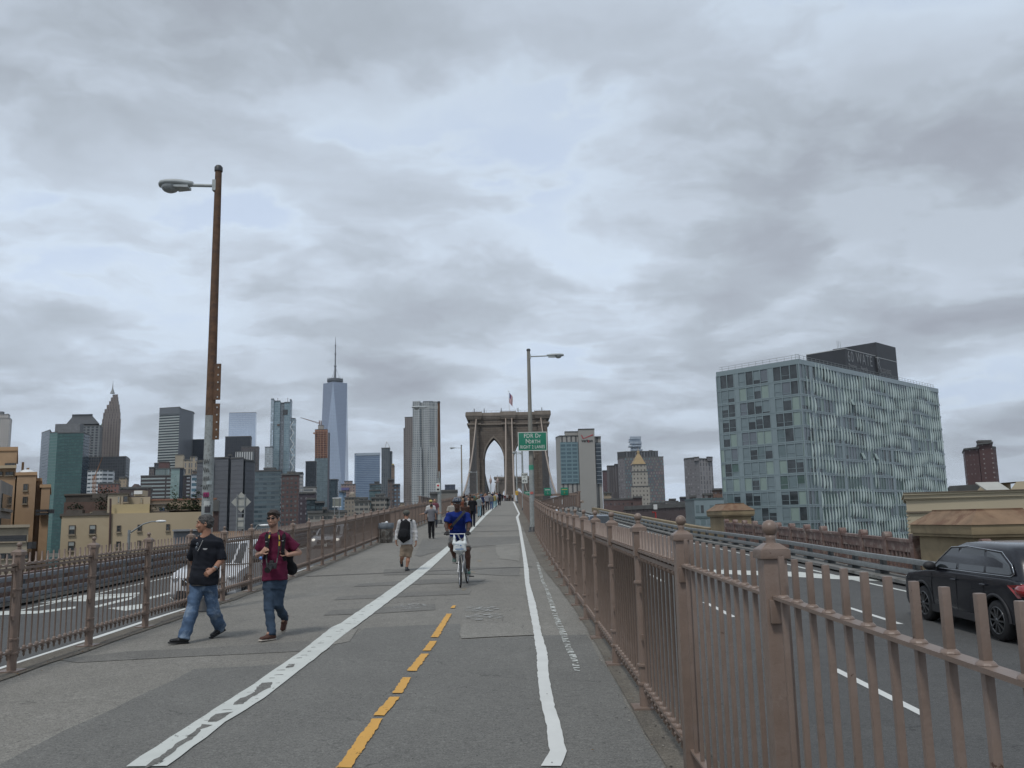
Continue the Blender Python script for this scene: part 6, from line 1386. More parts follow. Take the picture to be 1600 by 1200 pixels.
def streetarm(label, px0, py0, px1, py1, D, yb=900):
    a = at(px0, py0, D); c = at(px1, py1, D); r = thing('street_lamp', label, 'street lamp', (a.x, D, GROUND_Z), group='street lamps rising from the streets below')
    b = MB(); b.tube([(a.x, D, GROUND_Z), (a.x, D, a.z)], [.16, .10], 8); b.build('pole', STEEL, r)
    b = MB(); b.tube([a-Vector((0, 0, .25)), a.lerp(c, .5)+Vector((0, 0, .12)), a.lerp(c, .8)+Vector((0, 0, .12)), c], [.06, .05, .045, .04], 8); b.build('arm', STEEL, r)
    b = MB(); b.ball((c.x+.25, D, c.z+.02), .32, 12, 8, 0, (1.2, .6, .28)); b.build('lamp_head', WHITEP, r)
streetarm('pale street lamp rising below before the cream warehouse wall', 202, 828, 246, 815, 62)
streetarm('street lamp head showing over the railing left of the young man', 396, 826, 408, 821.5, 60)
# green signs over the right roadway
for lab, x0, y0, x1, y1, D in (('small green sign with an arrow on the gantry, nearest the pale shaft', 876, 762, 888, 773.5, 144), ('small green sign over the right roadway beside the bridge cable', 850, 762.5, 861, 774, 144), ('small green sign half hidden behind the right lamp post', 819, 768, 829, 778, 144)):
    a = at(x0, y0, D-.4); c2 = at(x1, y1, D-.4); cc = ((a.x+c2.x)/2, D-.4, (a.z+c2.z)/2); r = plate('road_sign', lab, cc, c2.x-a.x, a.z-c2.z, SG, None, group='green signs over the right roadway')
    b = MB(); b.beam((cc[0], D-.43, cc[2]+.1), (cc[0], D-.43, cc[2]-.38), .12, .02); b.beam((cc[0]-.2, D-.43, cc[2]-.2), (cc[0], D-.43, cc[2]-.42), .1, .02); b.beam((cc[0]+.2, D-.43, cc[2]-.2), (cc[0], D-.43, cc[2]-.42), .1, .02)
    b.box((cc[0], D-.43, cc[2]+.3), ((c2.x-a.x)*.7, .02, .1)); b.build('arrow', SWH if x0 < 870 else mat('sign_yellow', (.55, .45, .1), .5), r)
a = at(816, 773.5, 144); c2 = at(902, 772.3, 144); r = thing('sign_gantry', 'brown steel gantry beam across the right roadway under the green signs', 'gantry', tuple(c2))
b = MB(); b.beam((a.x, 144, c2.z), (c2.x, 144, c2.z), .4, .35); b.build('beam', BROWN, r); b = MB(); b.beam((c2.x, 144, G(144)-1), (c2.x, 144, c2.z), .3, .3); b.build('post', BROWN, r); b = MB(); b.beam((a.x, 144, G(144)-1), (a.x, 144, c2.z), .3, .3); b.build('post', BROWN, r)
# rusty drum bin by the left railing
g0 = gnd(604, 848); X, Y, z = g0.x-.02, g0.y, g0.z; s_ = 1.0
r = thing('litter_bin', 'battered wire and steel litter bin standing against the left railing', 'bin', (X, Y, z))
MOT = mat('mottled_steel', (.12, .105, .09), .8, .5, 5, bump=.3, col2=(.26, .25, .23), mixs=7)
b = MB(); b.lathe((X, Y, z), [(.24, .0), (.26, .03), (.27, .5), (.285, .52), (.29, .60)], 20); b.build('drum', MOT, r)
b = MB(); b.lathe((X, Y, z), [(.30, .60), (.335, .64), (.335, .82), (.32, .85)], 20); b.build('rim', mat('blue_grey_rim', (.15, .17, .19), .6, .3, 6), r)
b = MB(); 
for k in range(12): a_ = k*math.pi/6; b.beam((X+.275*math.cos(a_), Y+.275*math.sin(a_), z+.04), (X+.29*math.cos(a_), Y+.29*math.sin(a_), z+.6), .03, .01)
b.build('slat', MOT, r)
b = MB(); b.ball((X+.02, Y, z+.86), .07, 10, 6); b.box((X-.1, Y, z+.85), (.2, .15, .04), .4); b.build('litter', WHITEP, r)

# ------------------------------------------------------------------ vehicles
def paintm(name, col): return mat(name, col, .25, .04, 2, spec=.4, coat=.35)
CGLASS = mat('car_glass', (.02, .025, .028), .04, .2, 2, spec=.9); CHROME = mat('chrome_trim', (.55, .56, .57), .15, .05, 5, metal=1.0)
TYRE = mat('tyre_rubber', (.015, .015, .016), .75, .2, 20); RIM = mat('alloy_rim', (.13, .135, .14), .3, .1, 10, metal=.7)
REDL = mat('tail_light_red', (.28, .015, .015), .15, .1, 5, coat=1.0); AMB = mat('amber_light', (.45, .12, .04), .15, .1, 5, coat=1.0); CLEARL = mat('head_light_clear', (.55, .57, .58), .08, .1, 8, coat=1.0)
PLAS = mat('black_plastic', (.022, .022, .024), .6, .15, 10)
def suv(label, body, loc, rz, group=None, Lc=4.87, Wd=.955, Hh=1.73, pitch=0.0, name='parked_car', cat='car'):
    r = thing(name, label, cat, loc, rz, group, local=True); r.rotation_euler = (0, 0, rz)
    hl = Lc/2; wx = (1.42, -1.42); wr = .37; ar = .44
    def arc(cx, n=10): return [(cx+ar*math.cos(a), wr+ar*math.sin(a)) for a in np.linspace(math.pi, 0, n)] 
    prof = [(-hl+.02, .42), (-hl+.10, .30)]
    prof += [(x, max(z, .27)) for x, z in arc(wx[1])]+[(x, max(z, .27)) for x, z in arc(wx[0])]
    prof += [(hl-.12, .27), (hl-.02, .40), (hl, .62), (hl-.04, .84), (hl-.22, .97), (1.30, 1.09), (.95, 1.13), (-.4, 1.155), (-1.9, 1.17), (-hl+.10, 1.14), (-hl-.0, .98), (-hl-.01, .62)]
    b = MB(); n = len(prof); vs = []
    lv = [(-1, .0), (-.86, .0)]
    for y, ins in ((-Wd, 1), (-Wd*.5, 0), (0, 0), (Wd*.5, 0), (Wd, 1)):
        for x, z in prof:
            k = 1-.035*ins*(abs(x)/hl)**4; kk = .985 if ins else 1; zz = z-(.02 if ins and z > 1 else 0); xx = x*(kk if ins and abs(x) > hl-.3 else 1)
            # plan curvature of the nose and tail
            xx = xx-math.copysign(.10, x)*(abs(y)/Wd)**2*(1 if abs(x) > hl-.35 else 0); vs.append((xx, y*k, zz))
    fs = []
    for j in range(4):
        for i in range(n):
            i2 = (i+1) % n; fs.append((j*n+i, (j+1)*n+i, (j+1)*n+i2, j*n+i2))
    fs += [tuple(range(n)), tuple(range(4*n, 5*n))[::-1]]
    b.add(vs, fs); me_ = b.build('body', body, r, bevel=.035)
    bm = bmesh.new(); bm.from_mesh(me_.data); bmesh.ops.recalc_face_normals(bm, faces=bm.faces); bm.to_mesh(me_.data); bm.free()
    # greenhouse
    rows = [(1.12, 1.32, -hl+.16, Wd*.955), (1.40, .86, -hl+.30, Wd*.90), (1.62, .40, -hl+.48, Wd*.815), (1.70, .18, -hl+.62, Wd*.74), (Hh, -.15, -hl+.9, Wd*.58)]
    vs = []; ng = 14
    for z, xf, xr, w in rows:
        pts = [(xf, -w*.55), (xf-.12, -w*.86), (xf-.30, -w), ((xf+xr)/2, -w), (xr+.22, -w), (xr+.06, -w*.86), (xr, -w*.5)]
        pts = pts+[(x, -y) for x, y in pts[::-1]]
        vs += [(x, y, z) for x, y in pts]
    fs = []
    for j in range(len(rows)-1):
        for i in range(ng): i2 = (i+1) % ng; fs.append((j*ng+i, j*ng+i2, (j+1)*ng+i2, (j+1)*ng+i))
    fs += [tuple(range((len(rows)-1)*ng, len(rows)*ng))]
    b = MB(); b.add(vs, fs, 0, True); o = b.build('cabin', body, r)
    bm = bmesh.new(); bm.from_mesh(o.data); bmesh.ops.recalc_face_normals(bm, faces=bm.faces); bm.to_mesh(o.data); bm.free(); o.data.set_sharp_from_angle(angle=R(40))
    def wy(z):  # half width of the cabin side at height z
        return float(np.interp(z, [q[0] for q in rows], [q[3] for q in rows]))
    outl = [(.98, 1.155), (.30, 1.60), (-.3, 1.645), (-1.55, 1.60), (-1.95, 1.40), (-2.06, 1.24), (-1.95, 1.19), (-.3, 1.17)]
    wins = [[(.90, 1.175), (.28, 1.575), (.0, 1.60), (-.02, 1.185)], [(-.12, 1.185), (-.10, 1.605), (-.95, 1.60), (-1.05, 1.205)], [(-1.13, 1.205), (-1.03, 1.595), (-1.50, 1.57), (-1.88, 1.38), (-1.97, 1.25), (-1.90, 1.215)]]
    for s in (-1, 1):
        q = MB(); q.tube([(x, s*(wy(z)+.012), z) for x, z in outl+outl[:2]], .009, 6); q.build('window_trim', CHROME, r)
        q = MB(); poly = [(x*.985, z) for x, z in outl]
        P = [(x, s*(wy(z)+.003), z) for x, z in outl]
        q.add(P, [tuple(range(len(P)))[::s]]); q.build('pillar_panel', PLAS, r)
        for w in wins:
            q = MB(); P = [(x, s*(wy(z)+.010), z) for x, z in w]; q.add(P, [tuple(range(len(P)))[::s]]); q.build('side_window', CGLASS, r)
        q = MB(); q.ball((.78, s*(Wd+.10), 1.20), .13, 12, 8, 0, (.8, 1.0, .72)); q.box((.80, s*(Wd-.02), 1.14), (.10, .14, .06)); q.build('wing_mirror', PLAS, r)
        for x in (.10, -.98):
            q = MB(); q.tube([(x, s*(Wd+.012), .98), (x-.2, s*(Wd+.014), .985)], .017, 6); q.build('door_handle', body, r)
        q = MB(); q.box((0, s*(Wd-.005), .33), (1.95, .05, .14)); q.build('sill_cladding', PLAS, r)
        q = MB()
        for x in (.95, -.07, -1.08): q.tube([(x, s*(Wd+.001), .42), (x+.02, s*(Wd+.001), .8), (x, s*(Wd-.012), 1.13)], .0045, 4)
        q.build('door_gap', BLACK, r)
        for cx in wx:
            q = MB(); q.torus((cx, s*(Wd-.02), wr), ar+.015, .035, 'y', 20, 6, 0, 0, math.pi); q.build('arch_cladding', PLAS, r)
        q = MB(); q.add([(-hl+.55, s*(Wd+.004), 1.04), (-hl+.16, s*(Wd-.02), 1.08), (-hl+.05, s*(Wd-.10), .86), (-hl+.25, s*(Wd+.0), .84)], [(0, 1, 2, 3)[::s]]); 
        q.ball((-hl+.20, s*(Wd-.085), .97), .13, 12, 8, 0, (1.7, .9, .9)); q.build('tail_light', REDL, r)
        q = MB(); q.ball((hl-.22, s*(Wd-.19), .84), .12, 12, 8, 0, (1.5, 1.25, .75)); q.build('headlight', CLEARL, r)
        q = MB(); q.ball((hl-.42, s*(Wd-.075), .87), .07, 10, 6, 0, (1.8, .8, .7)); q.build('indicator', AMB, r)
    # windscreen, rear screen, grille, bumpers
    def xf(z): return float(np.interp(z, [q[0] for q in rows], [q[1] for q in rows]))
    def xr(z): return float(np.interp(z, [q[0] for q in rows], [q[2] for q in rows]))
    q = MB(); zs2 = [1.15, 1.40, 1.62, 1.66]; P = []
    for z in zs2: w = wy(z)*.80; P += [(xf(z)+.012-.05, -w, z), (xf(z)+.014, -w*.5, z), (xf(z)+.014, w*.5, z), (xf(z)+.012-.05, w, z)]
    fs = [(j*4+i, j*4+i+1, j*4+i+5, j*4+i+4) for j in range(3) for i in range(3)]; q.add(P, fs, 0, True); q.build('windscreen', CGLASS, r)
    q = MB(); P = []
    for z in zs2: w = wy(z)*.78; P += [(xr(z)-.012, -w, z), (xr(z)-.014, w, z)]
    q.add(P, [(j*2+1, j*2, j*2+2, j*2+3) for j in range(3)]); q.build('rear_screen', CGLASS, r)
    q = MB(); q.box((hl+.004, 0, .74), (.05, 1.05, .20)); q.build('grille', PLAS, r)
    q = MB(); q.tube([(hl+.02, -.56, .85), (hl+.04, -.3, .66), (hl+.045, 0, .62), (hl+.04, .3, .66), (hl+.02, .56, .85)], .022, 6); q.box((hl+.035, 0, .77), (.02, .18, .12)); q.build('grille_trim', CHROME, r)
    q = MB(); q.box((hl-.03, 0, .42), (.12, 1.35, .16)); q.box((hl-.02, 0, .30), (.16, 1.5, .05)); q.build('bumper_intake', PLAS, r)
    q = MB(); q.box((hl+.04, 0, .50), (.012, .32, .16)); q.build('number_plate', SWH, r)
    q = MB(); q.box((-hl-.005, 0, .42), (.10, 1.6, .26)); q.build('rear_bumper', PLAS, r); q = MB(); q.box((-hl-.02, 0, .86), (.02, .34, .17)); q.build('number_plate', SWH, r)
    q = MB(); q.box((0, 0, .36), (4.2, Wd*1.72, .22)); q.build('underbody', BLACK, r)
    for cx in wx:
        for s in (-1, 1):
            q = MB(); y0 = s*(Wd-.02); y1 = s*(Wd-.25); ang = [2*math.pi*k/28 for k in range(28)]; prof_ = [(.24, y0), (.33, y0), (wr-.01, y0-s*.03), (wr, y0-s*.09), (wr, y0-s*.17), (wr-.03, y1), (.22, y1)]
            vs = [(cx+rr_*math.cos(a), yy, wr+rr_*math.sin(a)) for rr_, yy in prof_ for a in ang]; m2 = 28
            fs = [(i*m2+k, i*m2+(k+1) % m2, (i+1)*m2+(k+1) % m2, (i+1)*m2+k) for i in range(len(prof_)-1) for k in range(m2)]
            q.add(vs, [f if s > 0 else f[::-1] for f in fs], 0, True); o = q.build('wheel', TYRE, r)
            q = MB()
            for k in range(10): a = k*math.pi/5; q.beam((cx+.04*math.cos(a), y0-s*.01, wr+.04*math.sin(a)), (cx+.235*math.cos(a), y0-s*.015, wr+.235*math.sin(a)), .03, .045, 0, (0, 1, 0))
            q.torus((cx, y0-s*.005, wr), .238, .014, 'y', 24, 6); q.ball((cx, y0, wr), .05, 10, 6, 0, (1, .5, 1)); q.build('rim', RIM, o)
            q = MB(); q.tube([(cx, y0-s*.07, wr), (cx, y1, wr)], .235, 20); q.build('brake_disc', DARK, o)
    return r
def tilt(o, Y):
    g = (G(Y+2)-G(Y-2))/4; return g
g1 = gnd(1457, 970, -ROADDROP); g2 = gnd(1558, 1006, -ROADDROP)
blk_suv = suv('black sport utility car driving away on the right roadway', paintm('black_car_paint', (.010, .011, .016)), (8.98+.72, 17.75, G(17.7)-RD(17.7)), R(88.5), name='moving_car')
blk_suv.rotation_euler = (0, -tilt(0, 17), R(90)); blk_suv.location.x = 8.78+.955
w1 = suv('white sport utility car facing the camera behind the railing and the walking men', paintm('white_car_paint', (.55, .56, .57)), (-8.62, 27.1, G(27)-RD(27)), R(-91), name='moving_car')
w1.rotation_euler = (0, tilt(0, 28), R(-90))
w2 = suv('silver car with lit headlights seen faintly through the left railing', paintm('silver_car_paint', (.36, .37, .38)), (-12.2, 60, G(60)-RD(60)-.25), R(-90), name='moving_car')
w2.rotation_euler = (0, tilt(0, 60), R(-90))
w3 = suv('dark blue car roof just visible over the ball topped posts of the right railing', paintm('blue_car_paint', (.02, .03, .045)), (6.1, 62, G(62)-RD(62)), R(90), name='moving_car')
w3.rotation_euler = (0, -tilt(0, 62), R(90))
for c_, lab in ((w2, 1),):
    for ch in c_.children:
        if ch.name.startswith('headlight'): ch.data.materials[0] = mat('head_light_lit', (.9, .9, .85), .2, 0, 1, emit=(1, .95, .85, 1.6))

# ------------------------------------------------------------------ people: smooth-blended bodies meshed from distance fields
class SD:
    def __init__(s, lo, hi, h):
        s.h = h; s.lo = np.array(lo, float)-3*h; n = np.ceil((np.array(hi, float)+3*h-s.lo)/h).astype(int)+1
        s.ax = [(s.lo[i]+h*np.arange(n[i])).astype(np.float32) for i in range(3)]; s.F = np.full(n, 1.0, np.float32)
    def _sl(s, lo, hi, m):
        sl = []
        for i in range(3):
            a = int(max(0, math.floor((lo[i]-m-s.lo[i])/s.h))); b = int(min(len(s.ax[i]), math.ceil((hi[i]+m-s.lo[i])/s.h)+1)); sl.append(slice(a, max(a, b)))
        return tuple(sl)
    def _g(s, sl): return s.ax[0][sl[0]][:, None, None], s.ax[1][sl[1]][None, :, None], s.ax[2][sl[2]][None, None, :]
    def _put(s, sl, d, k):
        F = s.F[sl]
        if F.size == 0: return
        if k > 0:
            hh = np.clip(.5+.5*(F-d)/k, 0, 1); s.F[sl] = F*(1-hh)+d*hh-k*hh*(1-hh)
        else: s.F[sl] = np.minimum(F, d)
    def cone(s, a, b, ra, rb, k=.015, flat=False):
        a = np.array(a, float); b = np.array(b, float); r = max(ra, rb); sl = s._sl(np.minimum(a, b)-r, np.maximum(a, b)+r, k+.03)
        X, Y, Z = s._g(sl); ba = b-a; L2 = float(ba@ba)+1e-9; t = ((X-a[0])*ba[0]+(Y-a[1])*ba[1]+(Z-a[2])*ba[2])/L2
        tc_ = np.clip(t, 0, 1)
        if flat:
            dr = np.sqrt((X-a[0]-t*ba[0])**2+(Y-a[1]-t*ba[1])**2+(Z-a[2]-t*ba[2])**2)-(ra+(rb-ra)*tc_); d = np.maximum(dr, (np.abs(t-.5)-.5)*math.sqrt(L2))
        else: d = np.sqrt((X-a[0]-tc_*ba[0])**2+(Y-a[1]-tc_*ba[1])**2+(Z-a[2]-tc_*ba[2])**2)-(ra+(rb-ra)*tc_)
        s._put(sl, d.astype(np.float32), k); return s
    def etube(s, a, b, ua, wa, da, wb, db, k=.02, flat=True):
        """elliptical tapered tube; ua = unit vector of its wide side"""
        a = np.array(a, float); b = np.array(b, float); ua = np.array(ua, float); ua /= np.linalg.norm(ua); r = max(wa, wb, da, db)
        sl = s._sl(np.minimum(a, b)-r, np.maximum(a, b)+r, k+.03); X, Y, Z = s._g(sl); ba = b-a; Ln = float(np.linalg.norm(ba)); e = ba/Ln
        ux = ua-e*(ua@e); ux /= np.linalg.norm(ux); vx = np.cross(e, ux)
        px_, py_, pz_ = X-a[0], Y-a[1], Z-a[2]; t = (px_*e[0]+py_*e[1]+pz_*e[2])/Ln; tc_ = np.clip(t, 0, 1)
        pu = px_*ux[0]+py_*ux[1]+pz_*ux[2]; pv = px_*vx[0]+py_*vx[1]+pz_*vx[2]; w = wa+(wb-wa)*tc_; dd = da+(db-da)*tc_
        q = np.sqrt((pu/w)**2+(pv/dd)**2); d = (q-1)*np.minimum(w, dd)
        d = np.maximum(d, (np.abs(t-.5)-.5)*Ln) if flat else np.sqrt(np.maximum(d, 0)**2+(np.maximum(np.abs(t-.5)-.5, 0)*Ln)**2)+np.minimum(d, 0)
        s._put(sl, d.astype(np.float32), k); return s
    def ell(s, c, r, Rm=None, k=.015, sub=False):
        c = np.array(c, float); r = np.array(r, float); m = r.max(); sl = s._sl(c-m, c+m, k+.03); X, Y, Z = s._g(sl); p = [X-c[0], Y-c[1], Z-c[2]]
        if Rm is not None: p = [p[0]*Rm[0][i]+p[1]*Rm[1][i]+p[2]*Rm[2][i] for i in range(3)]
        k0 = np.sqrt((p[0]/r[0])**2+(p[1]/r[1])**2+(p[2]/r[2])**2); k1 = np.sqrt((p[0]/r[0]**2)**2+(p[1]/r[1]**2)**2+(p[2]/r[2]**2)**2)+1e-6; d = (k0*(k0-1)/k1).astype(np.float32)
        if sub:
            F = s.F[sl]; hh = np.clip(.5-.5*(F+d)/k, 0, 1); s.F[sl] = F*(1-hh)+(-d)*hh+k*hh*(1-hh)
        else: s._put(sl, d, k)
        return s
    def cut(s, p, n):
        n = np.array(n, float); n /= np.linalg.norm(n); X, Y, Z = s.ax[0][:, None, None], s.ax[1][None, :, None], s.ax[2][None, None, :]
        s.F = np.maximum(s.F, ((X-p[0])*n[0]+(Y-p[1])*n[1]+(Z-p[2])*n[2]).astype(np.float32)); return s
    def folds(s, amp, f=18, seed=0):
        X, Y, Z = s.ax[0][:, None, None], s.ax[1][None, :, None], s.ax[2][None, None, :]
        w = np.sin(f*(X*.6+Z*1.0)+2.2*np.sin(f*.35*(Y+Z)+seed)+seed)*np.sin(f*.45*(X-Z*.7)+seed*2.1+1.5*np.sin(f*.3*Z))
        s.F = s.F+(amp*w).astype(np.float32); return s
    def mesh(s):
        F = s.F; F[0] = F[-1] = 1; F[:, 0] = F[:, -1] = 1; F[:, :, 0] = F[:, :, -1] = 1; V = F < 0; n = np.array(F.shape)-1
        S = np.zeros((*n, 3), np.float32); C_ = np.zeros(n, np.int16)
        for ax_ in range(3):
            A = np.take(F, range(0, F.shape[ax_]-1), ax_); B = np.take(F, range(1, F.shape[ax_]), ax_); cr = (A < 0) != (B < 0)
            ii = np.argwhere(cr); t = A[cr]/(A[cr]-B[cr]); pos = ii.astype(np.float32); pos[:, ax_] += t
            o1, o2 = [a for a in range(3) if a != ax_]
            for d1 in (0, 1):
                for d2 in (0, 1):
                    jj = ii.copy(); jj[:, o1] -= d1; jj[:, o2] -= d2; ok = (jj >= 0).all(1) & (jj < n).all(1)
                    np.add.at(S, tuple(jj[ok].T), pos[ok]); np.add.at(C_, tuple(jj[ok].T), 1)
        act = C_ > 0; idx = -np.ones(n, np.int64); idx[act] = np.arange(act.sum()); P = S[act]/C_[act][:, None]; P = s.lo+P*s.h; faces = []
        for ax_ in range(3):
            A = np.take(F, range(0, F.shape[ax_]-1), ax_); B = np.take(F, range(1, F.shape[ax_]), ax_); cr = (A < 0) != (B < 0); ii = np.argwhere(cr); neg = (A[cr] < 0)
            o1, o2 = [(1, 2), (2, 0), (0, 1)][ax_]; ok = (ii[:, o1] > 0) & (ii[:, o2] > 0) & (ii[:, o1] < n[o1]) & (ii[:, o2] < n[o2]); ii = ii[ok]; neg = neg[ok]
            q = []
            for d1, d2 in ((1, 1), (0, 1), (0, 0), (1, 0)): jj = ii.copy(); jj[:, o1] -= d1; jj[:, o2] -= d2; q.append(idx[tuple(jj.T)])
            q = np.stack(q, 1); q[~neg] = q[~neg][:, ::-1]; faces.append(q)
        return P, np.concatenate(faces)
    def build(s, name, m, parent=None):
        P, Fc = s.mesh(); me = bpy.data.meshes.new(name)
        me.vertices.add(len(P)); me.vertices.foreach_set('co', P.astype(np.float32).ravel()); me.loops.add(len(Fc)*4); me.loops.foreach_set('vertex_index', Fc.astype(np.int32).ravel())
        me.polygons.add(len(Fc)); me.polygons.foreach_set('loop_start', np.arange(0, len(Fc)*4, 4, dtype=np.int32)); me.polygons.foreach_set('use_smooth', np.ones(len(Fc), bool))
        me.update(calc_edges=True); me.validate(); me.materials.append(m); return link_mesh(name, me, parent)
def V3(p): return np.array([p[0], p[1], p[2]], float)
def skinm(name, c): return mat('skin_'+name, c, .55, .06, 14, spec=.35, bump=.05)
def cloth(name, c, var=.12, **k): return mat('cloth_'+name, c, .88, var, 10, spec=.2, bump=.15, bscale=120, **k)
SK_L = skinm('fair', (.42, .245, .175)); SK_T = skinm('tanned', (.335, .175, .115)); SK_D = skinm('dark', (.085, .045, .033)); SK_M = skinm('olive', (.36, .215, .15))
DENIM = cloth('denim', (.075, .12, .195), .25, col2=(.19, .25, .33), mixs=4.5); DENIMD = cloth('dark_denim', (.040, .062, .095), .2)
def hand(F, wr, d, up, side, s=1.0, curl=.5):
    """palm and five separate curled fingers growing out of the wrist; d = pointing direction, up = back of hand, side = +1/-1 thumb side"""
    wr = V3(wr); d = V3(d); d /= np.linalg.norm(d); up = V3(up); up -= d*(up@d); up /= np.linalg.norm(up); sx = np.cross(d, up)*side
    pm = wr+d*.055*s; F.etube(wr+d*.0, wr+d*.095*s, sx, .028*s, .018*s, .041*s, .015*s, .01, False)
    for i, (o, l) in enumerate(((.030, .066), (.011, .076), (-.009, .070), (-.027, .054))):
        b0 = wr+d*.088*s+sx*o*s; c1 = curl*(.9+.12*i); d1 = d*math.cos(c1)-up*math.sin(c1); d2 = d*math.cos(c1*2.3)-up*math.sin(c1*2.3)
        b1 = b0+d1*l*.55*s; b2 = b1+d2*l*.5*s; F.cone(b0, b1, .0098*s, .0088*s, .004); F.cone(b1, b2, .0088*s, .0070*s, .003)
    t0 = wr+d*.030*s+sx*.028*s; t1 = t0+(d*.6+sx*.75-up*.25)*.038*s; t2 = t1+(d*.85+sx*.15-up*.4)*.032*s
    F.cone(t0, t1, .0135*s, .0105*s, .006); F.cone(t1, t2, .0105*s, .0085*s, .003)
def rot_from(fwd, upv=(0, 0, 1)):
    f = V3(fwd); f /= np.linalg.norm(f); u = V3(upv); x = np.cross(f, u); x /= np.linalg.norm(x); u = np.cross(x, f); return np.array([x, f, u]).T   # columns: right, forward, up
def person(label, J, o, h=.014, fine=False, group=None):
    kcalf = .80 if o.get('legs', 'long') == 'long' else 1.0
    """J: joints in world space; o: outfit"""
    s = o.get('s', 1.0); base = (V3(J['anL'])+V3(J['anR']))/2; r = thing('person', label, 'person', (float(base[0]), float(base[1]), G(base[1])), group=group)
    for k in J: J[k] = V3(J[k])
    allp = np.array([J[k] for k in J]); lo = allp.min(0)-.30; hi = allp.max(0)+.30
    ff = V3(o['face']); RH = rot_from(ff, o.get('headup', (0, 0, 1))); RT = rot_from(o['front']); xr_, fr, uz = RT.T; hx, hf, hu = RH.T; H = J['head']; sh = o.get('hs', 1.0)*s
    cw = o.get('chest', 1.0)*s; bw_ = o.get('belly', 1.0)*s; nk = J['neck']; shm = (J['shL']+J['shR'])/2; hip = (J['hipL']+J['hipR'])/2
    F = SD(lo, hi, h)
    F.cone(nk-np.array([0, 0, .06]), H-hu*.04*sh-hf*.01, .058*s, .054*s, .02); F.cone(J['shL'], nk, .05*s, .05*s, .03); F.cone(J['shR'], nk, .05*s, .05*s, .03)
    F.etube(shm-[0, 0, .03], (shm+hip)/2, xr_, .155*cw, .095*cw, .135*bw_, .095*bw_, .04, False); F.etube((shm+hip)/2, hip, xr_, .135*bw_, .09*bw_, .15*s, .10*s, .04, False)
    ms = o.get('muscle', 1.0)
    for sd_ in 'LR':
        F.cone(J['sh'+sd_], J['el'+sd_], .046*s*ms, .038*s*ms, .02); F.cone(J['el'+sd_], J['wr'+sd_], .039*s*ms, .026*s*ms, .012)
        F.cone(J['hip'+sd_], J['kn'+sd_], .080*s, .052*s, .03)
        mid = J['kn'+sd_]*.65+J['an'+sd_]*.35-fr*.012; F.cone(J['kn'+sd_], mid, .050*s*kcalf, .054*s*ms*kcalf, .02); F.cone(mid, J['an'+sd_], .053*s*ms*kcalf, .034*s*kcalf, .02); F.cone(J['an'+sd_], J['an'+sd_]*.6+J['toe'+sd_]*.4, .032*s, .022*s, .012)
        hd = o.get('hand'+sd_); fa = J['wr'+sd_]-J['el'+sd_]; fa /= np.linalg.norm(fa)
        if not fine:
            d_ = V3(hd[0]) if hd else fa; d_ /= np.linalg.norm(d_); F.etube(J['wr'+sd_], J['wr'+sd_]+d_*.10*s, xr_ if abs(d_@xr_) < .8 else fr, .026*s, .02*s, .036*s, .018*s, .012, False)
            F.cone(J['wr'+sd_]+d_*.09*s, J['wr'+sd_]+d_*.15*s-uz*.01, .022*s, .014*s, .01); F.cone(J['wr'+sd_]+d_*.03*s, J['wr'+sd_]+d_*.08*s+fr*.035*s, .013*s, .011*s, .008)
    if not fine:
        F.ell(H, (.076*sh, .094*sh, .112*sh), RH, .02); F.ell(H-hu*.062*sh+hf*.03*sh, (.052*sh, .060*sh, .055*sh), RH, .02); F.ell(H+hf*.092*sh-hu*.018*sh, (.014*sh, .022*sh, .024*sh), RH, .01)
        for e in (-1, 1): F.ell(H+hx*.078*sh*e-hu*.01*sh, (.010*sh, .018*sh, .030*sh), RH, .006)
    if o.get('glove'):
        pass
    F.build('body', o['skin'], r)
    if fine:   # head and hands again on a finer lattice, same skin, sunk into the neck and forearms
        hh = .0052; F = SD(H-.17*sh, H+.17*sh, hh)
        F.ell(H+hu*.02*sh-hf*.012*sh, (.074*sh, .093*sh, .094*sh), RH, .02); F.ell(H-hu*.035*sh+hf*.022*sh, (.060*sh, .066*sh, .080*sh), RH, .02); F.ell(H-hu*.092*sh+hf*.058*sh, (.030*sh, .026*sh, .022*sh), RH, .018)
        F.cone(H-hu*.06*sh-hf*.03*sh, H-hu*.16*sh-hf*.04*sh, .050*sh, .054*sh, .02)
        F.cone(H+hf*.082*sh+hu*.010*sh, H+hf*.100*sh-hu*.030*sh, .0085*sh, .0125*sh, .010); F.ell(H+hf*.092*sh-hu*.036*sh, (.019*sh, .012*sh, .009*sh), RH, .006)
        for e in (-1, 1):
            F.ell(H+hf*.088*sh+hu*.012*sh+hx*.032*sh*e, (.019*sh, .016*sh, .012*sh), RH, .010, sub=True); F.ell(H+hf*.080*sh+hu*.008*sh+hx*.031*sh*e, (.0125*sh, .0125*sh, .0115*sh), RH, .003)
            F.cone(H+hf*.083*sh+hu*.030*sh+hx*.012*sh*e, H+hf*.078*sh+hu*.032*sh+hx*.045*sh*e, .009*sh, .007*sh, .008)
            F.ell(H+hf*.070*sh-hu*.024*sh+hx*.040*sh*e, (.020*sh, .018*sh, .020*sh), RH, .02)
            F.ell(H+hx*.077*sh*e-hu*.006*sh-hf*.012*sh, (.009*sh, .019*sh, .032*sh), RH, .005); F.ell(H+hx*.086*sh*e-hu*.002*sh-hf*.006*sh, (.006*sh, .010*sh, .018*sh), RH, .004, sub=True)
        F.ell(H+hf*.090*sh-hu*.062*sh, (.024*sh, .010*sh, .0065*sh), RH, .006); F.ell(H+hf*.088*sh-hu*.075*sh, (.020*sh, .011*sh, .0075*sh), RH, .006); F.ell(H+hf*.101*sh-hu*.0685*sh, (.022*sh, .008*sh, .0022*sh), RH, .003, sub=True)
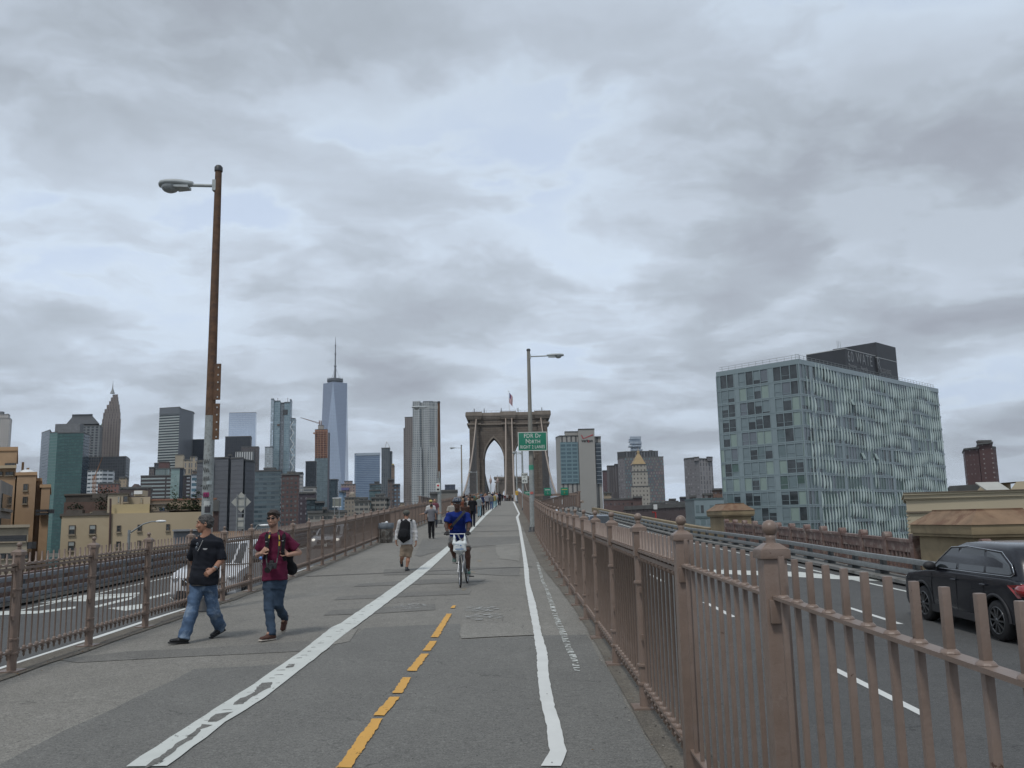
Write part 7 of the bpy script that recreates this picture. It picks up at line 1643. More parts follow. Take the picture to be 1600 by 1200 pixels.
        F.build('head', o['skin'], r)
        for sd_ in 'LR':
            hd = o.get('hand'+sd_)
            if hd is None: continue
            wr = J['wr'+sd_]; fa = wr-J['el'+sd_]; fa /= np.linalg.norm(fa); F = SD(wr-.22, wr+.22, .0042); F.cone(wr-fa*.09, wr, .031*s*ms, .0255*s, .01)
            hand(F, wr, hd[0], hd[1], hd[2], s*o.get('hands', 1.0), hd[3]); F.build('hand', o.get('handmat', o['skin']), r)
        b = MB()
        for e in (-1, 1):
            c = H+hf*.0905*sh+hu*.010*sh+hx*.031*sh*e; b.ball(c, .0062*sh, 8, 6)
        if not o.get('glasses'): b.build('eye', mat('eye_dark', (.03, .02, .015), .2), r)
        b = MB()
        for e in (-1, 1): b.tube([H+hf*.096*sh+hu*.033*sh+hx*.012*sh*e, H+hf*.094*sh+hu*.039*sh+hx*.028*sh*e, H+hf*.080*sh+hu*.034*sh+hx*.047*sh*e], .0042*sh, 5)
        b.build('eyebrow', o['hair'], r)
        q = MB(); q.tube([H+hf*.100*sh-hu*.068*sh-hx*.02*sh, H+hf*.1045*sh-hu*.0695*sh, H+hf*.100*sh-hu*.068*sh+hx*.02*sh], .0028*sh, 5); q.build('mouth', mat('lip_line', (.16, .065, .055), .6), r)
    if o.get('beard'):
        F = SD(H-.16*sh, H+.12*sh, .006); F.ell(H-hu*.052*sh+hf*.030*sh, (.062*sh, .064*sh, .062*sh), RH, .02); F.ell(H-hu*.094*sh+hf*.056*sh, (.033*sh, .028*sh, .024*sh), RH, .02)
        F.cut(H-hu*.052*sh+hf*.0*sh, hu*1.0+hf*.15); F.ell(H-hu*.045*sh+hf*.10*sh, (.030*sh, .03*sh, .030*sh), RH, .01, sub=True); F.ell(H-hu*.068*sh+hf*.106*sh, (.02*sh, .012*sh, .012*sh), RH, .006, sub=True); F.build('beard', mat('stubble', (.20, .115, .085), .8, .2, 60), r)
    # hair
    hs_ = o.get('hairstyle', 'short'); hh = .007 if fine else max(.012, h*.8)
    if hs_ != 'none' and not o.get('bald'):
        F = SD(H-.26*sh, H+.20*sh, hh); F.ell(H+hu*.034*sh-hf*.018*sh, (.080*sh, .100*sh, .090*sh), RH, .02)
        if hs_ == 'quiff': F.ell(H+hu*.080*sh+hf*.050*sh, (.062*sh, .046*sh, .034*sh), RH, .03); F.ell(H+hu*.070*sh-hf*.02*sh, (.078*sh, .085*sh, .052*sh), RH, .03)
        if hs_ == 'full': F.ell(H+hu*.02*sh-hf*.045*sh, (.083*sh, .075*sh, .098*sh), RH, .03); F.ell(H+hu*.088*sh+hf*.030*sh, (.052*sh, .04*sh, .022*sh), RH, .03)
        if hs_ == 'long': F.etube(H-hf*.03*sh+hu*.02*sh, H-hu*.20*sh-hf*.06*sh, hx, .085*sh, .06*sh, .09*sh, .035*sh, .03, False)
        if hs_ == 'bun': F.ell(H+hu*.10*sh-hf*.07*sh, (.04*sh, .04*sh, .04*sh), RH, .02)
        if hs_ == 'tail': F.cone(H-hf*.09*sh+hu*.03*sh, H-hf*.13*sh-hu*.16*sh, .03*sh, .015*sh, .02)
        F.ell(H+hf*.110*sh-hu*.040*sh, (.080*sh, .080*sh, .108*sh), RH, .02, sub=True)
        if hs_ in ('short', 'quiff', 'full'): F.cut(H-hu*(.052 if hs_ != 'full' else .085)*sh-hf*.05*sh, -hu*1.0-hf*(-.25))
        if fine: F.folds(.005, 70, 1.0); F.folds(.003, 150, 2.0)
        F.build('hair', o['hair'], r)
    if o.get('hat'):
        F = SD(H-.2, H+.24, hh); F.ell(H+hu*.065*sh-hf*.01*sh, (.096*sh, .115*sh, .078*sh), RH, .02); F.ell(H+hu*.045*sh+hf*.085*sh, (.075*sh, .07*sh, .014*sh), RH, .015); F.cut(H+hu*.03*sh, -hu); F.build('hat', o['hat'], r)
    # top
    ex = o.get('ease', .016); sl = o.get('sleeve', 'short'); hem = hip-uz*o.get('hem', .06); F = SD(lo, hi, min(h, .014) if fine else h)
    F.etube(shm+uz*.015, (shm*.45+hip*.55), xr_, (.168)*cw+ex, .105*cw+ex, .142*bw_+ex, .108*bw_+ex, .05, False); F.etube((shm*.45+hip*.55), hem, xr_, .145*bw_+ex, .110*bw_+ex, .162*bw_+ex, .125*bw_+ex, .03, True)
    if bw_ > 1.04*s: F.ell(hip+uz*.16+fr*.035, (.13*bw_, .12*bw_, .15), RT, .05)
    for sd_ in 'LR':
        a = J['sh'+sd_]; el = J['el'+sd_]; wr = J['wr'+sd_]; F.cone(nk-uz*.035, a-uz*.005, .050*s, .056*s+ex*.5, .04)
        if sl == 'short': F.cone(a, a+(el-a)*.72, .058*s*ms+ex*.5, .056*s*ms+ex*.9, .02, True)
        elif sl == 'half': F.cone(a, a+(el-a)*1.0, .058*s+ex*.5, .058*s+ex, .02, True)
        else: F.cone(a, el, .056*s+ex*.5, .046*s+ex*.6, .02); F.cone(el, el+(wr-el)*(.95 if sl == 'long' else .72), .048*s+ex*.4, .036*s+ex*.5, .015, True)
    if fine:
        F.folds(.0075, 21, o.get('seed', 0)); F.folds(.0035, 47, o.get('seed', 0)+2)
        F.ell(nk+fr*.045+uz*.025, (.066*s, .06*s, .05*s), RT, .008, sub=True)
        F.ell(nk-fr*.0+uz*.045, (.064*s, .064*s, .04*s), RT, .008, sub=True)
    F.build('shirt', o['shirt'], r)
    # bottoms
    F = SD(lo, hi, min(h, .014) if fine else h); ln = o.get('legs', 'long'); kw, aw = o.get('knee', .068)*s, o.get('ankle', .064)*s
    F.etube(hip+uz*.10, hip-uz*.04, xr_, .148*bw_+.008, .112*bw_+.006, .160*s, .118*s, .03, True)
    for sd_ in 'LR':
        a, kn, an = J['hip'+sd_], J['kn'+sd_], J['an'+sd_]; F.cone(a+uz*.02, kn, .096*s, kw, .04) if ln == 'long' else F.cone(a+uz*.02, a+(kn-a)*(.98 if ln == 'shorts' else .8), .098*s, .088*s, .04, True)
        if ln == 'long': e_ = an-(kn-an)*.10; F.cone(kn, e_, kw*1.0, aw, .03, True)
    if fine: F.folds(.0085, 24, o.get('seed', 0)+4); F.folds(.004, 52, 1)
    F.build('trousers' if ln == 'long' else 'shorts', o['pants'], r)
    for sd_ in 'LR':
        an, toe = J['an'+sd_], J['toe'+sd_]; d_ = toe-an; d_n = d_/np.linalg.norm(d_); up_ = V3(o.get('footup'+sd_, (0, 0, 1))); up_ = up_-d_n*(up_@d_n); up_ /= np.linalg.norm(up_); sdv = np.cross(d_n, up_)
        F = SD(np.minimum(an, toe)-.15, np.maximum(an, toe)+.15, .008 if fine else max(.014, h*.8)); heel = an-d_n*.045*s-up_*.045*s
        F.etube(heel, heel+d_n*.12*s, sdv, .036*s, .042*s, .040*s, .036*s, .02, False); F.etube(heel+d_n*.11*s-up_*.004, heel+d_n*.215*s-up_*.012*s, sdv, .042*s, .032*s, .040*s, .022*s, .02, False); F.cone(an-up_*.02, an+up_*.022, .044*s, .044*s, .02, True)
        F.cut(heel-up_*.032*s, -up_); so = F.build('shoe', o['shoe'], r)
        F = SD(np.minimum(an, toe)-.15, np.maximum(an, toe)+.15, .008 if fine else max(.012, h*.8)); q0 = heel-up_*.036*s
        F.etube(q0-d_n*.02, q0+d_n*.238*s, sdv, .040*s, .0135*s, .043*s, .0135*s, .002, False); F.build('sole', o.get('sole', BLACK), so)
    return r
def jpx(px, py, Y): return V3(at(px, py, Y))

# ------------------------------------------------------------------ the people nearest the camera
HG = mat('hair_grey', (.042, .040, .038), .65, .6, 40, col2=(.095, .09, .086), mixs=55); HB = mat('hair_dark_brown', (.028, .018, .013), .6, .3, 60); HK = mat('hair_black', (.012, .010, .010), .5, .3, 50); HBR = mat('hair_brown', (.075, .040, .022), .6, .3, 50); HBL = mat('hair_blond', (.30, .20, .10), .6, .2, 50)
def foot(px, py, Y, d, lift=0.0):
    a = jpx(px, py, Y); a[2] = G(Y)+.097+lift; dd = V3(d); dd /= np.linalg.norm(dd); return a, a+dd*.16
Y = 12.8
anL, toeL = foot(288, 994, 12.55, (-.80, -.60, .10), .0); anR, toeR = foot(343.5, 985, 13.12, (-.45, -.85, -.30), .055)
old = person('older man with grey hair walking in a black shirt and blue jeans, looking left', dict(
    head=jpx(319.5, 818.5, Y-.02), neck=jpx(323, 838.5, Y), shL=jpx(307.5, 846, Y-.05), shR=jpx(341, 847, Y+.02), elL=jpx(300.5, 872, Y+.12), wrL=jpx(305, 893, Y+.24),
    elR=jpx(345.5, 876, Y-.02), wrR=jpx(334, 889.5, Y-.26), hipL=jpx(308.5, 920, Y-.02), hipR=jpx(327.5, 920, Y+.02), knL=jpx(298.5, 957, Y-.16), knR=jpx(334, 956, Y+.06), anL=anL, anR=anR, toeL=toeL, toeR=toeR),
    dict(skin=SK_T, hair=HG, hairstyle='full', face=(-.93, -.34, -.04), front=(-.25, -.97, 0), s=1.05, hs=1.04, chest=1.06, belly=1.17, sleeve='half', hem=-.075, ease=.022, muscle=1.12,
         shirt=cloth('black_henley', (.014, .016, .022), .15), pants=DENIM, shoe=mat('black_leather', (.015, .015, .016), .55, .2, 10), knee=.080, ankle=.082, seed=1.3,
         handR=((-.78, -.35, -.52), (.15, -.85, .45), 1, .55), handL=((.1, .1, -1), (-1, 0, 0), 1, .4)), h=.012, fine=True)
b = MB()
for k in range(9): c = jpx(309.2-k*.95+7.6, 844.5+k*2.0, Y-.19-.002*k); b.ball(c, .0055, 8, 6, 0, (1, .6, 1))
b.build('shirt_button', mat('button_white', (.6, .6, .58), .5), old)
b = MB(); c = jpx(320.5, 857.5, Y-.2); b.box(c, (.060, .012, .012)); b.box(c+V3((.0, 0, -.010)), (.035, .012, .010)); b.build('chest_emblem', mat('emblem_grey', (.42, .42, .42), .6), old)
b = MB(); c = jpx(309.5, 850.5, Y-.2)
for dz in (0, .055): b.ball(c+V3((-.012*(dz > 0)-0.01, -.0, -dz)), .026, 12, 8, 0, (.75, .3, 1.1))
b.tube([c+V3((.01, 0, .03)), c+V3((.02, .03, .035))], .004, 5)
q = b.build('sunglasses', mat('tinted_lens', (.05, .06, .075), .1, spec=.9)); tagp(q, 'sunglasses hanging from the neckline of the older man in black', 'sunglasses')
b = MB(); w_ = jpx(335.5, 888.0, Y-.23); e_ = jpx(345.5, 876, Y-.02); d_ = (w_-e_)/np.linalg.norm(w_-e_); b.tube([w_-d_*.014, w_+d_*.014], .037, 14, 0, True, False); b.tube([w_-d_*.014, w_+d_*.014], .034, 14, 0, True, False)
b.ball(w_+V3((.012, -.033, .012)), .020, 12, 8, 0, (1, .5, 1)); b.build('wristwatch', mat('watch_metal', (.30, .30, .30), .3, metal=.7), old)
b = MB(); wa = jpx(318, 913.5, Y)
b.torus(wa, .168, .012, 'z', 24, 6); b.build('belt', BLACK, old)

Y = 12.95
anL, toeL = foot(424.5, 990, 12.68, (-.62, -.78, .02), 0); anR, toeR = foot(443.5, 973, 13.35, (-.10, -.48, -.87), .14)
yng = person('young man in a maroon t-shirt, dark jeans and sunglasses walking with a camera', dict(
    head=jpx(427, 810.5, Y-.04), neck=jpx(428.5, 831.5, Y), shL=jpx(413.5, 839, Y), shR=jpx(445.5, 839, Y+.02), elL=jpx(403.5, 867.5, Y+.06), wrL=jpx(408.3, 864.5, Y-.19),
    elR=jpx(467, 863.5, Y+.12), wrR=jpx(450, 867, Y-.13), hipL=jpx(421, 915, Y), hipR=jpx(437.5, 915, Y), knL=jpx(420.5, 953, Y-.12), knR=jpx(434, 944, Y-.02), anL=anL, anR=anR, toeL=toeL, toeR=toeR),
    dict(skin=SK_L, hair=HB, hairstyle='quiff', beard=True, glasses=True, face=(-.10, -.99, -.06), front=(0, -1, 0), s=1.03, hs=1.02, sleeve='short', hem=-.075, ease=.026, belly=.98,
         shirt=cloth('maroon', (.105, .014, .040), .12), pants=DENIMD, shoe=cloth('brown_suede', (.095, .050, .040), .15), sole=mat('sole_white', (.42, .38, .33), .8), knee=.066, ankle=.056, seed=3.1,
         handL=((.62, -.28, .55), (-.25, -.9, .3), 1, 1.15), handR=((-.66, -.22, .58), (.2, -.92, .3), -1, 1.15)), h=.012, fine=True)
Hh = jpx(427, 810.5, Y-.04); RH = rot_from((-.10, -.99, -.06)); hx, hf, hu = RH.T
b = MB()
for e in (-1, 1):
    c = Hh+hf*.103+hu*.012+hx*.034*e; P = [c+hx*.027*e+hu*.013, c-hx*.024*e+hu*.014, c-hx*.021*e-hu*.014, c+hx*.022*e-hu*.016]
    b.add(P+[p_+hf*.004 for p_ in P], [(0, 1, 2, 3)[::e], (7, 6, 5, 4)[::e], (0, 4, 5, 1), (1, 5, 6, 2), (2, 6, 7, 3), (3, 7, 4, 0)]); b.tube([Hh+hf*.100+hu*.022+hx*.060*e, Hh+hf*.03+hu*.016+hx*.080*e, Hh-hf*.01+hu*.010+hx*.082*e], .004, 5)
b.tube([Hh+hf*.107+hu*.020-hx*.03, Hh+hf*.111+hu*.018, Hh+hf*.107+hu*.020+hx*.03], .004, 5); b.build('sunglasses', mat('dark_lens', (.012, .012, .014), .12, spec=.9), yng)
# backpack worn by the young man, its straps; camera on a strap round his neck
bp = thing('backpack', 'black backpack worn by the young man in maroon', 'backpack', tuple(jpx(445, 870, Y+.22)))
F_ = SD(jpx(430, 870, Y+.2)-.35, jpx(450, 870, Y+.2)+.35, .014); c = jpx(440, 868, Y+.23); F_.etube(c+V3((0, 0, .20)), c-V3((0, 0, .22)), (1, 0, 0), .16, .085, .19, .10, .02, False); F_.ell(c+V3((.16, .0, -.20)), (.08, .07, .09), None, .03); F_.folds(.005, 22, 2); F_.build('bag', cloth('black_nylon', (.014, .015, .017), .2), bp)
b = MB()
def strap(mb, pts, w, t_=.006, nrm=(0, -1, 0)):
    for i in range(len(pts)-1): mb.beam(pts[i], pts[i+1], w, t_, 0, nrm)
strap(b, [jpx(416.5, 833, Y+.06), jpx(416, 835, Y-.10), jpx(417, 842, Y-.175), jpx(417.3, 852, Y-.19), jpx(417, 862, Y-.175), jpx(414, 874, Y-.13)], .050, .012)
strap(b, [jpx(443, 833, Y+.06), jpx(443.5, 835, Y-.10), jpx(443.5, 842, Y-.175), jpx(442.5, 852, Y-.19), jpx(441.5, 863, Y-.175), jpx(446, 876, Y-.12)], .050, .012)
b.build('shoulder_strap', cloth('black_nylon', 0), bp)
b = MB(); b.box(jpx(416, 846.5, Y-.203), (.03, .006, .008)); b.box(jpx(441.7, 845, Y-.203), (.03, .006, .008)); b.build('strap_label', mat('label_grey', (.4, .4, .4), .6), bp)
cm = thing('camera', 'black camera hanging on a strap at the belly of the young man', 'camera', tuple(jpx(424, 886, Y-.24)))
c = jpx(424.5, 884, Y-.235); b = MB(); b.box(c, (.135, .055, .085)); b.box(c+V3((0, -.0, .055)), (.055, .05, .04)); b.box(c+V3((-.055, -.02, 0)), (.035, .04, .085)); b.build('camera_body', PLAS, cm, bevel=.008)
b = MB(); a1 = c+V3((-.005, -.02, -.01)); e1 = c+V3((-.03, -.12, -.055)); b.tube([a1, a1*.4+e1*.6, e1], [.040, .042, .045], 18); b.build('lens', mat('lens_black', (.02, .02, .022), .35), cm)
b = MB(); strap(b, [c+V3((-.07, 0, .03)), jpx(416.2, 872, Y-.19), jpx(417.5, 855, Y-.19)], .018, .005); strap(b, [jpx(417.5, 855, Y-.192), jpx(420.5, 838, Y-.17), jpx(422, 831.5, Y-.10)], .03, .005)
strap(b, [c+V3((.07, 0, .03)), jpx(433.5, 872, Y-.185), jpx(436, 858, Y-.19)], .018, .005); strap(b, [jpx(436, 858, Y-.192), jpx(436.5, 840, Y-.175), jpx(434.5, 831, Y-.09)], .03, .005); b.build('neck_strap', BLACK, cm)
b = MB(); strap(b, [jpx(436.3, 853, Y-.20), jpx(436.7, 846, Y-.197)], .022, .005); strap(b, [jpx(436.6, 843, Y-.19), jpx(436, 836, Y-.165)], .012, .006); strap(b, [jpx(420.3, 841, Y-.19), jpx(421.2, 836, Y-.165)], .02, .006); b.build('strap_badge', mat('strap_yellow', (.42, .27, .03), .7), cm)
b = MB(); b.tube([jpx(408, 871, Y-.22), jpx(406.8, 873.5, Y-.24)], .022, 10); tagp(b.build('bottle_cap', mat('blue_plastic', (.12, .25, .55), .4)), 'small blue bottle top held in the hand of the young man', 'bottle')

Y = 24.8
anL, toeL = foot(627, 884, 25.0, (.0, .35, -.93), .16); anR, toeR = foot(635.5, 889.5, 24.75, (.12, .99, 0), 0)
bpm = person('man in a cap and white shirt with a black backpack walking away', dict(
    head=jpx(635, 804.8, Y+.05), neck=jpx(635, 813.5, Y), shL=jpx(625, 816, Y), shR=jpx(645.5, 816, Y), elL=jpx(620.5, 831, Y+.03), wrL=jpx(619, 845, Y-.03), elR=jpx(649.5, 831, Y), wrR=jpx(650, 846, Y-.06),
    hipL=jpx(631, 856.5, Y), hipR=jpx(640, 856.5, Y), knL=jpx(628.5, 870.5, Y-.02), knR=jpx(638.2, 870.5, Y), anL=anL, anR=anR, toeL=toeL, toeR=toeR),
    dict(skin=SK_T, hair=HG, hairstyle='short', hat=cloth('cap_grey_green', (.11, .11, .095)), face=(0, 1, -.12), front=(0, 1, 0), s=1.0, sleeve='long', hem=-.10, ease=.020, chest=1.02, belly=1.04, footupL=(0, -.9, .35),
         shirt=cloth('white_shirt', (.50, .50, .50), .06), pants=cloth('khaki', (.27, .21, .155), .1), legs='shorts', shoe=cloth('grey_trainers', (.06, .065, .07), .2), seed=2,
         handL=((.0, -.1, -1), (-1, 0, 0), 1, .5), handR=((.05, -.1, -1), (1, 0, 0), -1, .5)), h=.014, fine=True)
bp = thing('backpack', 'big black backpack on the man in the white shirt', 'backpack', tuple(jpx(631, 830, Y-.2)))
F_ = SD(jpx(631, 829, Y-.2)-.42, jpx(631, 829, Y-.2)+.42, .014); c = jpx(632, 829, Y-.20); F_.etube(c+V3((.03, 0, .24)), c-V3((.02, 0, .22)), (1, 0, 0), .13, .08, .18, .13, .02, False); F_.ell(c+V3((-.01, -.09, -.10)), (.14, .08, .15), None, .02); F_.folds(.005, 20, 2); F_.build('bag', cloth('black_nylon', 0), bp)
b = MB(); strap(b, [jpx(627.5, 813.5, Y-.16), jpx(627.5, 812.2, Y-.02), jpx(627, 814, Y+.10)], .055, .02, (0, 0, 1)); strap(b, [jpx(642, 813.5, Y-.16), jpx(643, 812.2, Y-.02), jpx(643.5, 814, Y+.10)], .055, .02, (0, 0, 1)); b.build('shoulder_strap', cloth('black_nylon', 0), bp)
b = MB(); cc_ = jpx(634, 812.5, Y-.17); b.torus(cc_, .035, .008, 'y', 12, 6, 0, 0, math.pi); b.build('carry_loop', mat('loop_grey', (.25, .25, .25), .7), bp)

# cyclist and bicycle
Yw = 19.85
cyc = person('cyclist in a bright blue polo shirt and dark helmet riding towards the camera', dict(
    head=jpx(714, 787, 20.42), neck=jpx(714.8, 800.5, 20.5), shL=jpx(702, 804.5, 20.48), shR=jpx(729, 804.5, 20.48), elL=jpx(697, 821, 20.42), wrL=jpx(699, 830.5, 20.22), elR=jpx(733, 821, 20.42), wrR=jpx(731.3, 830.5, 20.22),
    hipL=jpx(708, 842.5, 20.82), hipR=jpx(722.5, 842.5, 20.82), knL=jpx(706, 852, 20.40), knR=jpx(730.5, 858.5, 20.42), anL=jpx(710, 871, 20.58), anR=jpx(731.8, 890.5, 20.55), toeL=jpx(709.5, 873, 20.42), toeR=jpx(732.5, 892, 20.39)),
    dict(skin=SK_D, hair=HK, hairstyle='none', glasses=True, face=(0, -1, -.05), front=(0, -1, 0), s=1.08, hs=1.0, sleeve='short', hem=.0, ease=.016, chest=1.0, belly=1.06, muscle=1.15, shirt=cloth('royal_blue', (.010, .026, .165), .1),
         pants=cloth('grey_shorts', (.20, .19, .18), .08), legs='shorts', shoe=cloth('grey_green_shoe', (.13, .15, .14), .25, col2=(.03, .20, .14), mixs=25), sole=mat('sole_grey', (.25, .23, .22), .8), seed=5,
         handL=((.15, -.85, -.3), (0, -.4, .9), 1, 1.2), handR=((-.15, -.85, -.3), (0, -.4, .9), -1, 1.2), handmat=mat('black_glove', (.015, .015, .016), .8)), h=.012, fine=True)
Hh = jpx(714, 787, 20.42); RH = rot_from((0, -1, -.05)); hx, hf, hu = RH.T
F_ = SD(Hh-.2, Hh+.25, .009); F_.ell(Hh+hu*.055-hf*.01, (.108, .135, .092), RH, .01); F_.cut(Hh+hu*.035, -hu)
for k in (-.06, -.02, .02, .06): F_.ell(Hh+hu*.125+hx*k+hf*.03, (.010, .075, .03), RH, .004, sub=True)
hel = F_.build('helmet', mat('helmet_black', (.02, .028, .045), .3, .1, 5), cyc)
b = MB()
for k in (-.062, -.02, .02, .062): b.tube([Hh+hf*.128+hu*.07+hx*k, Hh+hf*.09+hu*.125+hx*k*.9, Hh+hu*.152+hx*k*.8], .006, 5)
b.build('helmet_rib', mat('helmet_grey', (.25, .28, .32), .4), hel)
b = MB()
for e in (-1, 1): b.ball(Hh+hf*.094+hu*.010+hx*.032*e, .024, 10, 8, 0, (1.25, .5, .72)); b.tube([Hh+hf*.09+hu*.015+hx*.055*e, Hh+hf*.0+hu*.01+hx*.082*e], .004, 5)
b.build('sunglasses', mat('dark_lens', 0), cyc)
b = MB(); strap(b, [jpx(726.5, 798.5, 20.38), jpx(722, 804, 20.30), jpx(714, 813, 20.26), jpx(707, 821, 20.28), jpx(703.5, 825, 20.36)], .06, .012)
q = b.build('bag_strap', BLACK, cyc)
b = MB()
for (x, y) in ((709.8, 866), (731.6, 886)):
    c = jpx(x, y, 20.57); b.tube([c+V3((0, 0, -.03)), c+V3((0, 0, .045))], .046, 10)
b.build('sock', cloth('dark_blue_sock', (.02, .05, .09), .3), cyc)
bk = thing('bicycle', 'bicycle ridden by the man in the blue polo shirt', 'bicycle', tuple(gnd(718, 919))); wz = G(Yw)+.335
fw = V3((-1.18, Yw+.06, wz)); rw = V3((-1.075, Yw+1.09, G(Yw+1.09)+.335)); steer = math.atan2(.10, 1.0)
def wheel(c, ang, lab='wheel'):
    Mz = Matrix.Rotation(ang, 4, 'Z'); T = Matrix.Translation(Vector(c))
    b = MB(); b.torus((0, 0, 0), .317, .019, 'x', 32, 8); me = b.mesh(lab, TYRE); me.transform(T@Mz); o = link_mesh(lab, me, bk)
    b = MB(); b.torus((0, 0, 0), .292, .011, 'x', 32, 6); 
    for k in range(16): a = k*math.pi/8; b.tube([(.0, .02*math.cos(a), .02*math.sin(a)), (0, .285*math.cos(a), .285*math.sin(a))], .0022, 4)
    b.tube([(-.05, 0, 0), (.05, 0, 0)], .018, 8); me = b.mesh('rim', mat('alloy_silver', (.40, .41, .42), .35, metal=.7)); me.transform(T@Mz); link_mesh('rim', me, o)
wheel(fw, .12); wheel(rw, -.06)
FR = mat('bicycle_frame_paint', (.22, .23, .24), .35, .1, 5, metal=.4)
hd = V3((-1.155, Yw+.30, wz+.42)); hb = V3((-1.15, Yw+.28, wz+.66)); bb = V3((-1.10, Yw+.62, wz-.05)); st = V3((-1.10, Yw+.84, wz+.46)); sd_ = V3((-1.10, Yw+.90, wz+.60))
b = MB(); b.tube([hd, bb], .020, 8); b.tube([hd+V3((0, .0, .10)), st], .017, 8); b.tube([bb, st, sd_], .016, 8)
for e in (-.055, .055): b.tube([bb, rw+V3((e, 0, 0))], .010, 6); b.tube([st, rw+V3((e, 0, 0))], .009, 6)
b.build('frame', FR, bk)
b = MB()
for e in (-.05, .05): b.tube([hd+V3((e, -.01, -.05)), fw+V3((e, 0, 0))], .013, 8)
b.tube([hd+V3((-.05, -.01, -.05)), hd+V3((.05, -.01, -.05))], .014, 8); b.tube([hd-V3((0, 0, .05)), hb], .018, 8); b.build('fork', mat('alloy_silver', 0), bk)
b = MB(); yb_ = 20.12; hbL, hbR = jpx(693.5, 834.5, yb_), jpx(735.5, 834, yb_); mid_ = jpx(715, 834.5, yb_); b.tube([hbL, hbL*.6+mid_*.4, mid_, hbR*.6+mid_*.4, hbR], .0135, 8); b.tube([hb, mid_], .016, 8); b.build('handlebar', mat('alloy_silver', 0), bk)
b = MB(); 
for p_, e in ((hbL, 1), (hbR, -1)): b.tube([p_, p_+V3((.13*e, 0, 0))], .019, 8); b.tube([p_+V3((.16*e, -.02, -.01)), p_+V3((.06*e, -.07, -.03))], .007, 6)
b.build('grip', BLACK, bk)
b = MB(); F_ = SD(sd_-.25, sd_+.25, .01); F_.etube(sd_+V3((0, -.14, .03)), sd_+V3((0, .12, .03)), (1, 0, 0), .03, .025, .08, .035, .01, False); F_.build('saddle', BLACK, bk)
pL, pR = jpx(709.5, 880.5, 20.5), jpx(732, 900.5, 20.45); b = MB(); b.tube([bb+V3((-.07, 0, 0)), V3((bb[0]-.09, pL[1], pL[2]))], .012, 6); b.tube([bb+V3((.07, 0, 0)), V3((bb[0]+.09, pR[1], pR[2]))], .012, 6); b.torus(bb+V3((.055, 0, 0)), .09, .006, 'x', 20, 4); b.build('crank', mat('alloy_silver', 0), bk)
b = MB(); b.box((bb[0]-.15, pL[1], pL[2]-.0), (.11, .09, .022)); b.box((bb[0]+.15, pR[1], pR[2]), (.11, .09, .022)); b.build('pedal', BLACK, bk)
b = MB(); b.box(fw+V3((0, -.02, .36)), (.02, .14, .012)); b.torus(fw, .355, .012, 'x', 14, 5, 0, R(60), R(150)); b.build('mudguard', DARK, bk)
b = MB(); b.ball(jpx(719, 862, 20.0), .035, 8, 6); b.build('reflector', CLEARL, bk)
c = jpx(718.3, 850, 20.0); F_ = SD(c-.34, c+.34, .011); F_.etube(c+V3((0, 0, .02)), c-V3((0, 0, .15)), (1, 0, 0), .135, .07, .165, .10, .03, False)
F_.cone(c+V3((-.12, 0, .02)), jpx(709.5, 835.5, 20.06), .045, .016, .03); F_.cone(c+V3((.12, 0, .02)), jpx(726, 835.5, 20.06), .045, .016, .03); F_.folds(.008, 24, 1.0); F_.folds(.004, 50, 3.0)
pb = thing('plastic_bag', 'white plastic shopping bag hanging from the bicycle handlebar', 'bag', tuple(c)); F_.build('bag', mat('white_polythene', (.56, .60, .60), .35, .06, 8, spec=.5), pb)
b = MB(); b.box(c+V3((.03, -.115, -.03)), (.035, .006, .03)); b.box(c+V3((-.05, -.108, .0)), (.09, .006, .012)); b.box(c+V3((-.0, -.118, -.11)), (.19, .006, .022)); b.build('print', mat('print_blue', (.10, .20, .38), .5), pb)
b = MB(); p_ = jpx(703.8, 822, 20.55); F_ = SD(p_-.14, p_+.14, .012); F_.ell(p_, (.06, .08, .09), None, .01); o_ = F_.build('messenger_bag', cloth('orange_bag', (.45, .09, .03))); tagp(o_, 'orange red bag at the hip of the cyclist in blue', 'bag')

